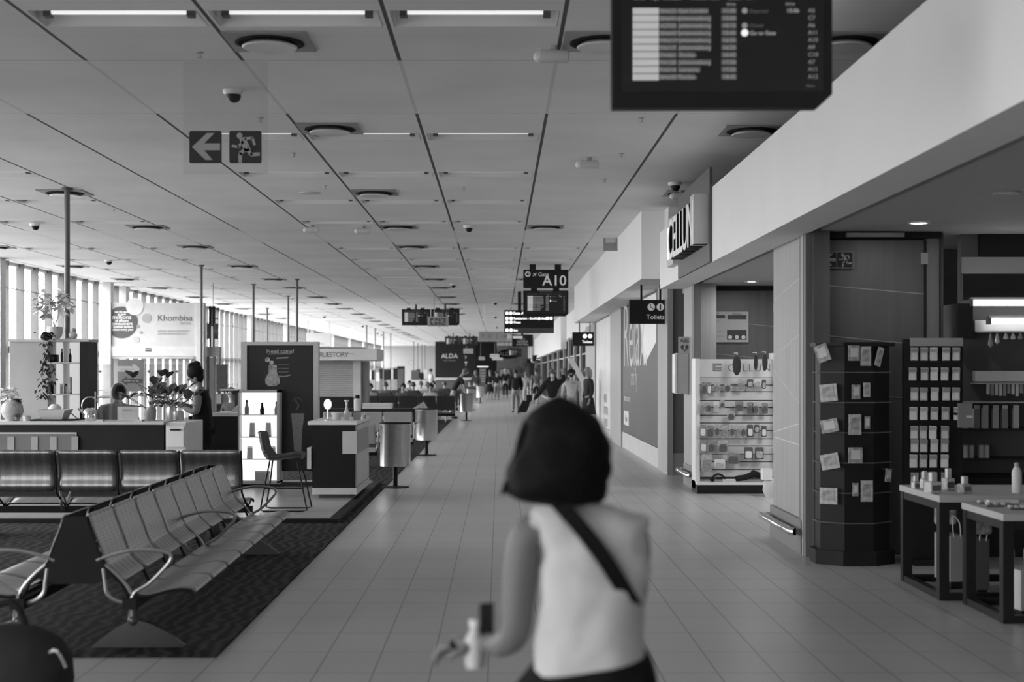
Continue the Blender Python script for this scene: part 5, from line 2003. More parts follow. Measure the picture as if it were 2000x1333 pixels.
for u in (1888, 1899, 1918, 1929):
    t = thing('drum_tin', 'pale round tin on the lower shelf of the display bay', 'tin', (X(u, 12.4), 12.42, Z(895, 12.4)), 0, 'round tins on the lower shelf')
    MB().cyl((0, 0, 0), .022, .11, 14).build('body', M_lgrey, t, smooth=True)
    MB().cyl((0, 0, .105), .024, .01, 14).build('lid', M_plastic, t)
B(X(1880, 12.3), 5.6, 12.3, 12.64, Z(895, 12.4) - .012, Z(895, 12.4)).build('shelf', M_black, bpy.data.objects['lit_display'], loc=(0, -12.3, 0))

# ------------------------------------------------------------------ black spinner tower
Y = 12.0
cx = X(1670, 11.9)
t = thing('spinner_rack', 'tall black spinner tower with pockets in front of the dark door', 'spinner rack', (cx, Y, 0))
R = .34
oct_ = [(R * math.cos(PI / 8 + k_ * PI / 4), R * .8 * math.sin(PI / 8 + k_ * PI / 4)) for k_ in range(8)]
MB().prism([(x * 1.06, y * 1.06) for x, y in oct_], 'z', .0, .12).build('base', M_black, t)
MB().prism([(x * .92, y * .92) for x, y in oct_], 'z', .12, 1.82).build('core', M_black, t)
MB().prism([(x * 1.06, y * 1.06) for x, y in oct_], 'z', 1.82, 1.85).build('cap', M_black, t)
for z_ in (.35, .6, .85, 1.1, 1.35, 1.6):
    MB().tube([(x * .97, y * .97, z_) for x, y in oct_], .006, 6, closed=True).build('rail', M_dgrey, t)
k = 12.0 / F_PX
M_card = mat('card_pale', .35, .5, var=.4, scale=25)
M_card2 = mat('card_light', .5, .5, var=.25, scale=30)
items = [(1610, 690, 26, 34, -.35, 'picture magnet card', M_card), (1667, 690, 22, 30, 0, 'picture magnet card', M_card), (1690, 696, 20, 38, 0, 'blister card', M_card2), (1720, 697, 14, 38, .3, 'blister card', M_card2),
         (1622, 768, 34, 34, -.1, 'picture magnet card', M_card2), (1671, 766, 16, 28, 0, 'round tag card', M_card), (1692, 762, 13, 28, 0, 'blister card', M_card2),
         (1624, 833, 34, 26, -.2, 'picture magnet card', M_card), (1669, 830, 24, 40, 0, 'blister card', M_card2), (1693, 826, 10, 24, 0, 'key fob card', M_card),
         (1625, 903, 36, 30, -.2, 'picture magnet card', M_card2), (1670, 890, 27, 31, 0, 'picture magnet card', M_card), (1622, 971, 35, 32, 0, 'picture magnet card', M_card2),
         (1692, 960, 23, 41, 0, 'blister card', M_card2), (1670, 957, 11, 26, 0, 'key fob card', M_card), (1738, 930, 14, 26, .1, 'picture magnet card', M_card)]
pos = ['top', 'top', 'top', 'top', 'second', 'second', 'second', 'third', 'third', 'third', 'fourth', 'fourth', 'bottom', 'bottom', 'bottom', 'side']
for i, (u, v, w_, h_, tilt, nm, m_) in enumerate(items):
    zc = Z(v, 11.7)
    kk = 11.7 / F_PX
    side = 'door-frame' if u < 1640 else 'middle' if u < 1680 else 'inner' if u < 1710 else 'turned'
    yf = 11.71 if 1650 < u < 1705 else 11.78
    o = thing('souvenir_card', nm + ' on the ' + pos[i] + ' tier of the black spinner, ' + side + ' column', 'card', (X(u, 11.72), yf, zc))
    o.rotation_euler = (0, tilt, 0 if 1650 < u < 1705 else (-.5 if u < 1650 else .5))
    B(-w_ * kk / 2, w_ * kk / 2, -.012, 0, -h_ * kk / 2, h_ * kk / 2).build('card', m_, o)
    B(-w_ * kk / 3, w_ * kk / 3, -.016, -.012, -h_ * kk / 4, h_ * kk / 3).build('print', M_card if m_ is M_card2 else M_lgrey, o)
    MB().tube([(0, -.01, h_ * kk / 2 - .01), (0, .09, h_ * kk / 2 - .005)], .003, 5).build('hook', M_alu, o)

# ------------------------------------------------------------------ card rack with silver packets
Y = 11.75
t = thing('packet_rack', 'black board rack hung with rows of silver packets', 'rack', (X(1830, Y), Y + .1, 0))
xa, xb = X(1772, Y) - X(1830, Y), X(1888, Y) - X(1830, Y)
B(xa, xb, 0, .05, .0, Z(662, Y)).build('board', M_black, t)
B(xa + .06, xb + .02, -.1, .25, 0, .05).build('base', M_black, t)
B(xa + .05, xb, -.01, 0, Z(676, Y), Z(660, Y)).build('header_panel', M_plastic, t)
M_pack = mat('silver_packet', .5, .35, .25, var=.25, scale=60)
M_packl = mat('pale_packet', .75, .4, var=.1)
protos = {}
cols = [1785, 1804, 1824, 1847, 1869]
rows = [691, 730, 769, 807, 844, 870, 900, 935]
rr = random.Random(5)
for ri, v in enumerate(rows):
    for ci_, u in enumerate(cols):
        if ri >= 4 and ci_ == 4:
            continue
        if (ri, ci_) in ((7, 2),):
            continue
        pale = rr.random() < .25
        if pale not in protos:
            o = thing('gift_packet', '', 'packet')
            mb = MB()
            mb.prism([(-.034, 0), (.034, 0), (.036, .02), (.034, .1), (.036, .125), (-.036, .125), (-.034, .1), (-.036, .02)], 'y', -.02, .0)
            po = mb.build('pouch', M_packl if pale else M_pack, o, bevel=.004)
            B(-.036, .036, -.024, -.018, .085, .118).build('label_band', M_plastic if not pale else M_pack, po)
            B(-.024, .024, -.022, -.019, .01, .075).build('print', M_packl if not pale else M_paper, po)
            o.scale = (.86, 1, .86)
            MB().tube([(0, 0, .12), (0, .09, .123)], .003, 5).build('hook', M_alu, o)
            protos[pale] = o
        else:
            o = copy_tree(protos[pale])
        at(o, (X(u + rr.uniform(-2, 2), Y), Y + .015, Z(v + 14, Y)), rr.uniform(-.1, .1))
        o['label'] = ('pale' if pale else 'silver') + ' hanging packet in row %s of the black packet rack' % ['one', 'two', 'three', 'four', 'five', 'six', 'seven', 'eight'][ri]
        o['group'] = 'packets in row %s %s' % (['one', 'two', 'three', 'four', 'five', 'six', 'seven', 'eight'][ri], pale)
M_clear = mat('leaflet_grey', .22, .4)
t = thing('leaflet_holder', 'grey leaflet holder fixed at the edge of the packet rack', 'leaflet holder', (X(1885, 11.6), 11.6, Z(836, 11.6)))
B(-.055, .06, 0, .02, 0, .2).build('sheet', M_clear, t)
B(.01, .06, -.004, 0, .08, .1).build('print', M_lgrey, t)
B(-.05, .05, .02, .24, .1, .12).build('bracket', M_black, t)

# ------------------------------------------------------------------ tables
M_tt = mat('table_edge_pale', .42, .5)


def table(lab, x0, x1, y0, y1, zt, rz=0):
    t = thing('display_table', lab, 'table')
    B(x0, x1, y0, y1, zt - .045, zt).build('table_top', M_tt, t, bevel=.003)
    for (x, y) in ((x0 + .04, y0 + .05), (x0 + .04, y1 - .05), (x1 - .04, y0 + .05), (x1 - .04, y1 - .05)):
        B(x - .035, x + .035, y - .035, y + .035, 0, zt - .045).build('leg', M_black, t)
    for y in (y0 + .05, y1 - .05):
        B(x0 + .07, x1 - .07, y - .03, y + .03, zt - .1, zt - .045).build('rail', M_black, t)
        B(x0 + .07, x1 - .07, y - .03, y + .03, 0, .05).build('floor_rail', M_black, t)
    for x in (x0 + .04, x1 - .04):
        B(x - .03, x + .03, y0 + .08, y1 - .08, 0, .05).build('floor_rail', M_black, t)
        B(x - .03, x + .03, y0 + .08, y1 - .08, zt - .1, zt - .045).build('rail', M_black, t)
    return t


table('pale-topped black display table with perfume bottles, farther one', 3.08, 4.6, 9.95, 10.95, .735)
table('pale-topped black display table with trays, nearer one', 3.2, 4.8, 9.03, 9.85, .70)
z1 = .735
for (u, Yb, w_, h_, lab, m_) in [(1788, 10.55, .05, .1, 'tiny bottle at the table corner under the packets', M_pack), (1806, 10.6, .055, .13, 'small white flask second from the table corner', M_packl),
                                 (1822, 10.2, .09, .15, 'cut glass perfume bottle at the front corner of the farther table', M_card2), (1852, 10.45, .07, .16, 'tall perfume bottle with stopper behind the dark box', M_card2),
                                 (1884, 10.2, .075, .12, 'square perfume bottle farther from the table corner', M_card)]:
    t = thing('perfume_bottle', lab, 'perfume', (X(u, Yb), Yb, z1), .3)
    fk = B(-w_ / 2, w_ / 2, -w_ / 2, w_ / 2, 0, h_ * .55).build('flask', m_, t, bevel=.008)
    B(-w_ / 4, w_ / 4, -w_ / 4, w_ / 4, h_ * .55, h_).build('stopper', M_gold, t, bevel=.004)
    B(-w_ / 2.6, w_ / 2.6, -w_ / 2 - .002, -w_ / 2, h_ * .12, h_ * .4).build('print', M_dgrey, fk)
t = thing('pump_bottle', 'tall pale ribbed bottle on the farther table near the picture edge', 'bottle', (X(1986, 10.2), 10.2, z1))
MB().lathe([(.03, 0), (.034, .01), (.034, .15), (.022, .18), (.014, .19)], (0, 0, 0), 20).build('body', M_lgrey, t, smooth=True)
MB().lathe([(.018, .19), (.018, .215), (.004, .22)], (0, 0, 0), 12).build('cap', M_plastic, t)
z2 = .70
for (u, Yb, w_, lab) in [(1945, 9.55, .16, 'flat tray of small tins on the nearer table'), (1985, 9.35, .12, 'shallow dish on the nearer table at the picture edge'), (1925, 9.72, .12, 'small dish at the back of the nearer table')]:
    t = thing('shallow_tray', lab, 'tray', (X(u, Yb), Yb, z2))
    B(-w_ / 2, w_ / 2, -.06, .06, 0, .012).build('tray', M_dgrey, t)
    for i in range(3):
        MB().cyl((-w_ / 3 + i * w_ / 3, 0, .012), .018, .015, 12).build('tin', M_card2, t)
t = thing('long_carton', 'long pale carton lying on the nearer table', 'carton', (X(1958, 9.65), 9.65, z2))
B(-.1, .1, -.03, .03, .012, .035).build('sleeve', M_lgrey, t)
B(-.1, .1, -.031, .031, 0, .012).build('base', M_dgrey, t)
M_prt = mat('printed_cloth', .3, .7, var=.6, scale=18)
for (x, y, lab) in [(3.26, 10.62, 'printed sample cushion hanging under the farther table, door side'), (3.3, 9.97, 'printed sample cushion hanging under the farther table front edge')]:
    t = thing('printed_pouch', lab, 'pouch', (x, y, .46))
    B(0, .16, 0, .06, 0, .17).build('cushion', M_prt, t, bevel=.02)
    B(.04, .12, .02, .04, .17, .19).build('tab', M_dgrey, t)


def paper_bag(x, y, w_, d_, h_, m_, lab, seed):
    t = thing('paper_bag', lab, 'paper bag', (x, y, 0.0), .15)
    mb = MB()
    mb.prism([(-w_ / 2, -d_ / 2), (w_ / 2, -d_ / 2), (w_ / 2, d_ / 2), (-w_ / 2, d_ / 2)], 'z', .055, .055 + h_)
    mb.build('sack', m_, t)
    rr_ = random.Random(seed)
    for s_ in (-1, 1):
        ox = rr_.uniform(-.03, .03)
        MB().tube(smooth_path([(-w_ / 4, s_ * d_ / 2, h_ + .04), (-w_ / 4 + ox * .5, s_ * d_ / 2, h_ + .16), (ox, s_ * d_ / 2.4, h_ + .2), (w_ / 4 + ox * .5, s_ * d_ / 2, h_ + .15), (w_ / 4, s_ * d_ / 2, h_ + .04)]), .004, 6).build('rope_handle', M_lgrey, t)
    B(-w_ / 2 + .01, w_ / 2 - .01, -d_ / 2 + .01, d_ / 2 - .01, 0, .055).build('shelf_block', M_black, t)
    return t


paper_bag(3.36, 10.62, .11, .26, .34, M_plastic, 'grey paper bag with rope handles under the farther table, door side', 1)
paper_bag(3.42, 10.2, .1, .2, .36, M_dgrey, 'darker grey rope-handled paper bag under the farther table, front leg', 2)
paper_bag(3.42, 9.35, .12, .26, .26, M_lgrey, 'white paper bag with several rope handles under the nearer table', 3)
paper_bag(3.68, 9.3, .12, .24, .3, M_dgrey, 'dark rope-handled bag under the nearer table at the picture edge', 4)

# ------------------------------------------------------------------ accessory stand with slatted wall
Y = 19.0
k = Y / F_PX
t = thing('accessory_stand', 'white slatted wall stand of phone accessories with a logo header', 'display stand', (X(1357, Y), Y, 0))


def ax(u):
    return (u - 1357) * k


def az(v):
    return Z(v, Y)


B(ax(1357), ax(1366), -.06, .3, az(955), az(701)).build('side_post', M_whitep, t)
B(ax(1510), ax(1518), -.12, .3, az(955), az(690)).build('side_post', M_whitep, t)
hd = B(ax(1366), ax(1510), 0, .06, az(737), az(702)).build('header_panel', M_whitep, t)
M_slat = mat('slat_board', .66, .5)
sl = MB()
vv = [737, 753, 766, 783, 797, 812, 827, 842, 858, 872, 888, 903, 918, 933]
for i in range(len(vv) - 1):
    sl.box(ax(1366), ax(1510), .0, .04, az(vv[i + 1]) + .008, az(vv[i]) - .004)
sl.build('slat', M_slat, t)
B(ax(1366), ax(1510), .035, .06, az(933), az(737)).build('back_board', M_dgrey, t)
B(ax(1357), ax(1518), -.25, .3, 0, az(945)).build('base', M_black, t)
B(ax(1357), ax(1518), -.25, .3, az(945), az(940)).build('base_top', M_whitep, t)
tl = text('CELLUN', M_plastic, t, (ax(1421), -.002, az(726)), .14, space=1.18)
a = MB()
a.prism([(ax(1392), az(726)), (ax(1409), az(726)), (ax(1409), az(722.5)), (ax(1397), az(722.5)), (ax(1397), az(721)), (ax(1409), az(721)), (ax(1409), az(717.5)), (ax(1397), az(717.5)), (ax(1397), az(715)), (ax(1409), az(715)), (ax(1409), az(710)), (ax(1392), az(710))], 'y', -.004, 0)
a.build('logo', M_plastic, t)
M_bl = [mat('blister_clear', .5, .3, var=.35, scale=40), mat('blister_grey', .3, .35, var=.4, scale=40), mat('blister_dark', .12, .4, var=.4, scale=40), M_whitep]
packs = [(1375, 759, 9, 24, 1), (1385, 759, 9, 24, 1), (1401, 757, 12, 20, 0), (1421, 757, 12, 20, 0), (1448, 752, 14, 22, 0), (1465, 749, 12, 16, 2), (1480, 748, 13, 14, 3), (1492, 751, 8, 18, 2),
         (1372, 796, 11, 20, 0), (1384, 796, 10, 20, 0), (1399, 795, 11, 22, 3), (1411, 790, 9, 16, 0), (1444, 794, 16, 20, 1), (1428, 813, 15, 18, 0), (1465, 798, 12, 24, 1), (1476, 798, 12, 24, 0), (1494, 798, 12, 22, 1),
         (1373, 842, 12, 24, 1), (1388, 843, 12, 24, 1), (1401, 841, 9, 22, 0), (1415, 843, 12, 22, 0), (1430, 842, 9, 22, 0), (1442, 842, 9, 22, 0), (1452, 843, 9, 22, 0), (1465, 842, 12, 24, 2), (1478, 838, 10, 16, 2), (1492, 843, 10, 22, 2),
         (1374, 872, 12, 24, 1), (1390, 873, 12, 24, 1), (1412, 873, 20, 24, 0), (1462, 886, 17, 24, 2), (1483, 886, 17, 24, 2), (1380, 905, 20, 34, 0), (1406, 907, 21, 18, 3), (1432, 896, 24, 22, 1)]
tiers = [(770, 'first'), (820, 'second'), (862, 'third'), (892, 'fourth'), (999, 'lowest')]
kinds_ = ['clear blister pack', 'grey blister pack', 'dark blister pack', 'white boxed accessory']
for i, (u, v, w_, h_, q) in enumerate(packs):
    tier = next(n_ for lim, n_ in tiers if v < lim)
    o = thing('blister_pack', kinds_[q] + ' hanging in the ' + tier + ' tier of the white accessory stand', 'accessory pack', (X(u, 18.9), 18.9, Z(v, 18.9)), 0, '%s in the %s tier' % (kinds_[q], tier))
    kk = 18.9 / F_PX
    a = MB()
    a.prism(rrect(-w_ * kk / 2, w_ * kk / 2, -h_ * kk / 2, h_ * kk / 2, .015), 'y', -.0, .006)
    a.build('card', M_bl[q], o)
    a = MB()
    a.prism(rrect(-w_ * kk * .36, w_ * kk * .36, -h_ * kk * .4, h_ * kk * .18, .02), 'y', -.025, 0)
    a.build('goods', M_bl[(q + 1 + i % 2) % 4 if q != 3 else 0], o)
    MB().tube([(0, -.02, h_ * kk / 2 - .012), (0, .098, h_ * kk / 2 - .008)], .003, 5).build('hook', M_alu, o)
M_band = mat('neck_cushion', .04, .8)
for (u, v, w_, h_, lab, q) in [(1439, 714, 17, 40, 'dark furry oval hanging over the stand header', 0), (1476, 708, 8, 32, 'dark strap loop hanging over the header, inner one', 0), (1494, 708, 11, 34, 'dark strap loop hanging at the end of the header', 0)]:
    o = thing('hanging_accessory', lab, 'hanging accessory', (X(u, 18.8), 18.8, Z(v, 18.8)))
    kk = 18.8 / F_PX
    MB().ball((0, 0, 0), .5 * w_ * kk, 14, sx=1, sy=.5, sz=h_ / w_).build('body', M_band, o, smooth=True)
    MB().tube([(0, 0, h_ * kk * .45), (0.01, 0.0, h_ * kk * .6), (.0, .2, h_ * kk * .6)], .006, 6).build('loop', M_lgrey, o)
t = thing('headset_pile', 'black headset lying on the base shelf of the accessory stand', 'headset', (X(1403, 18.85), 18.85, az(940)))
MB().tube([(.09 * math.cos(a_ / 10 * PI), 0, .09 * math.sin(a_ / 10 * PI) + .01) for a_ in range(11)], .014, 8).build('headband', M_black, t, smooth=True)
MB().lathe([(.03, -.02), (.03, .02)], (-.08, 0, .03), 12, axis='y').build('ear_cup', M_black, t)
t = thing('travel_pillow', 'black soft travel pillow lying on the base shelf of the accessory stand', 'pillow', (X(1466, 18.85), 18.85, az(940) + .012))
MB().tube(smooth_path([(-.2, 0, .03), (-.08, -.04, .05), (.05, 0, .09), (.14, .03, .06), (.2, 0, .03)]), [.03] + [.04] * 15 + [.03], 10).build('cushion', M_blackm, t, smooth=True)
MB().ball((.04, 0, .1), .045, 10).build('toggle', M_black, t)
t = thing('price_card', 'white card lying on the base shelf beside the headset', 'card', (X(1425, 18.8), 18.8, az(940)))
B(-.08, .08, 0, .1, 0, .035).build('card', M_paper, t)
B(-.07, .07, -.002, 0, .008, .027).build('print', M_lgrey, t)
t = thing('white_tote', 'pale bag and box leaning at the inner end of the accessory stand', 'bag', (X(1497, 18.3), 18.3, 0))
B(-.06, .06, -.08, .08, .22, .36).build('box', M_paper, t)
MB().lathe([(.09, 0), (.13, .08), (.12, .2), (.05, .24)], (.08, 0, 0), 18, sy=.7).build('sack', M_lgrey, t, smooth=True)

# ------------------------------------------------------------------ far shop front on the walkway side (x = 2.84)
XW = 2.84
posts = [44, 49, 53, 57.3, 61.6, 68, 75, 82, 95, 110]
for i, y in enumerate(posts):
    struct(B(XW - .06, XW + .1, y - .22, y + .22, 0, 2.99).build('trim_%d' % (30 + i), M_oak))
for i in range(len(posts) - 1):
    y0, y1 = posts[i] + .22, posts[i + 1] - .22
    w_ = bpy.data.objects.new('window_%d' % (40 + i), None)
    COL.objects.link(w_)
    struct(w_)
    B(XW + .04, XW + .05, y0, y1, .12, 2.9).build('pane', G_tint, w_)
    fr = MB()
    fr.box(XW, XW + .08, y0, y1, 0, .12)
    fr.box(XW, XW + .08, y0, y1, 2.9, 2.99)
    fr.box(XW, XW + .08, y0, y1, 2.2, 2.25)
    fr.build('frame', M_plastic, w_)
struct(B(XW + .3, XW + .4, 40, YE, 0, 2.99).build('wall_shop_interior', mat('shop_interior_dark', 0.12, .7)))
struct(B(2.66, XW + .05, 40.0, 43.8, 0, 2.99).build('wall_far_pier', M_oak))

# dark lounge wall with logo
Y = 110.0
k = Y / F_PX
t = thing('lounge_wall', 'large dark lounge wall with pale logo and drink symbols at the hall end', 'lounge front', (X(850, Y), Y, 0))
B(0, 78 * k, 0, 4, 1.2, CZ - .02).build('panel', mat('lounge_dark_grey', .022, .7, spec=.2), t)
B(78 * k, 120 * k, 0, 4, .0, CZ - .02).build('panel', mat('lounge_black', .01, .7, spec=.2), t)
B(0, 78 * k, 0.1, 3.9, .0, 1.2).build('base_panel', M_dgrey, t)
B(0, 78 * k, -.05, 0, 1.02, 1.2).build('lit_strip', M_lgrey, t)
text('ALDA', M_lgrey, t, (28 * k, -.01, Z(700, Y)), .5, ax='CENTER', bold=.006)
text('EAST LOUNGE', M_plastic, t, (28 * k, -.01, Z(706, Y)), .14, ax='CENTER')
a = MB()
zc = Z(711, Y)
a.prism([(60 * k - .14, zc + .16), (60 * k + .14, zc + .16), (60 * k + .02, zc), (60 * k + .02, zc - .1), (60 * k + .1, zc - .14), (60 * k - .1, zc - .14), (60 * k - .02, zc - .1), (60 * k - .02, zc)], 'y', -.02, 0)
a.build('glass_symbol', M_lgrey, t)
a = MB()
zc = Z(726, Y)
stroke(a, [(59 * k - .05, zc + .18), (59 * k + .14, zc - .14)], .13, -.02, 0)
a.build('bottle_symbol', M_lgrey, t)
a = MB()
zc = Z(698, Y)
stroke(a, [(58 * k, zc + .1), (61 * k, zc), (58.5 * k, zc - .12)], .05, -.02, 0)
a.build('bird_symbol', M_lgrey, t)
B(82 * k, 104 * k, -.1, 0, Z(717.5, Y), Z(716, Y)).build('lit_strip', M_lum, t)
t = thing('menu_stand', 'tall dark stand with pale printed lines before the lounge', 'menu stand', (X(936, 104), 104, 0))
B(0, .5, 0, .1, 0, Z(719, 104)).build('board', M_dgrey, t)
a = MB()
for i in range(5):
    a.box(.06, .44, -.01, 0, .9 + i * .2, 1.0 + i * .2)
a.build('printed_line', M_plastic, t)
t = thing('oval_sign', 'black oval hanging sign with pale letters in front of a white board', 'sign', (X(994, 112), 112, Z(692, 112)))
W = 22 * 112 / F_PX
MB().lathe([(W, -.08), (W, .08)], (0, 0, 0), 40, axis='y').build('oval', M_black, t)
t.children[0].scale = (1, 1, .42)
text('ALDA', M_lgrey, t, (-.25, -.1, -.12), .42, ax='CENTER', bold=.004)
B(-W * 1.45, -W * .2, .15, .2, -.1, .5).build('white_board', M_whitep, t)
B(-.02, .02, .0, .05, .3, CZ - Z(692, 112)).build('hanger', M_black, t)
# patterned far wall panel and screen
o = B(X(998, 127), X(1034, 127), 126.8, 126.95, .2, 2.9).build('wall_mural', mat('mural_ornament', .12, .7, var=.6, scale=1.5))
tag(o, 'grey ornamental mural panel on the far end wall', 'mural')
t = thing('wall_screen', 'dark framed screen on the far end wall beside the mural', 'screen', (X(975, 126), 126.5, 1.2))
B(0, 1.0, 0, .1, 0, .75).build('frame', M_black, t)
B(.06, .94, -.01, 0, .06, .69).build('picture', M_plastic, t)
t = thing('wall_sign', 'tiny dark notice high on the pale end wall', 'sign', (X(796, 126), 127.9, Z(711, 127)))
B(0, .4, 0, .1, 0, .25).build('panel', M_plastic, t)
B(0.05, .35, -.01, 0, .08, .18).build('print', M_lgrey, t)

# suitcases, stand and white leaning bar on the shop side
t = thing('suitcase', 'black wheeled suitcase pulled by the backpack walker', 'suitcase', (X(1022, 55), 55.2, 0))
mb = MB()
mb.prism([(-.25, .05), (.12, .05), (.3, .45), (-.02, .52)], 'y', -.12, .12)
mb.build('shell', M_blackm, t, bevel=.03)
MB().tube([(-.02, 0, .5), (-.25, 0, .9), (-.3, 0, .9)], .012, 6).build('handle', M_alu, t)
MB().lathe([(.04, -.13), (.04, .13)], (-.18, 0, .04), 12, axis='y').build('wheel', M_dgrey, t)
t = thing('suitcase', 'small dark case beside the man in shorts', 'suitcase', (X(1035, 70), 70.2, 0))
B(-.18, .1, -.1, .1, .05, .5).build('shell', M_blackm, t, bevel=.03)
MB().tube([(-.1, 0, .5), (-.1, 0, .9), (.02, 0, .9), (.02, 0, .5)], .012, 6).build('handle', M_alu, t)
MB().lathe([(.04, -.1), (.04, .1)], (-.1, 0, .04), 12, axis='y').build('wheel', M_dgrey, t)
Y = 41
k = Y / F_PX
t = thing('floor_stand', 'white leaning bar rising from a white post beside the shop windows', 'display stand', (X(1135, Y), Y, 0))
B(0, 8 * k, 0, .12, 0, Z(737, Y)).build('post', M_whitep, t)
mb = MB()
mb.prism([(0, Z(748, Y)), (8 * k, Z(740, Y)), (-16 * k, Z(700, Y)), (-24 * k, Z(700, Y)), (-24 * k, Z(705, Y))], 'y', .02, .1)
mb.build('leaning_bar', M_whitep, t)
B(-.1, .25, -.1, .3, 0, .04).build('base', M_lgrey, t)

# ------------------------------------------------------------------ people
def skin_mesh(name, nodes, edges, m_, parent, sub=1, root=0):
    """nodes: list of (pos, rx, ry)"""
    me = bpy.data.meshes.new(name)
    me.from_pydata([n_[0] for n_ in nodes], edges, [])
    bm = bmesh.new()
    bm.from_mesh(me)
    lay = bm.verts.layers.skin.verify()
    bm.verts.ensure_lookup_table()
    for v_, n_ in zip(bm.verts, nodes):
        v_[lay].radius = (n_[1], n_[2])
        v_[lay].use_root = False
    bm.verts[root][lay].use_root = True
    bm.to_mesh(me)
    bm.free()
    me.materials.append(m_)
    o = bpy.data.objects.new(name, me)
    COL.objects.link(o)
    o.parent = parent
    sk = o.modifiers.new('skin', 'SKIN')
    sk.use_smooth_shade = True
    sk.branch_smoothing = .4
    ss = o.modifiers.new('sub', 'SUBSURF')
    ss.levels = sub
    ss.render_levels = sub
    return o


M_tint = {}


def cloth(g):
    return mat('cloth_%03d' % int(g * 1000), g, .85, var=.12, scale=6, bump=.15, spec=.15)


def lerp(a, b, t_):
    return tuple(a[i] + (b[i] - a[i]) * t_ for i in range(3))


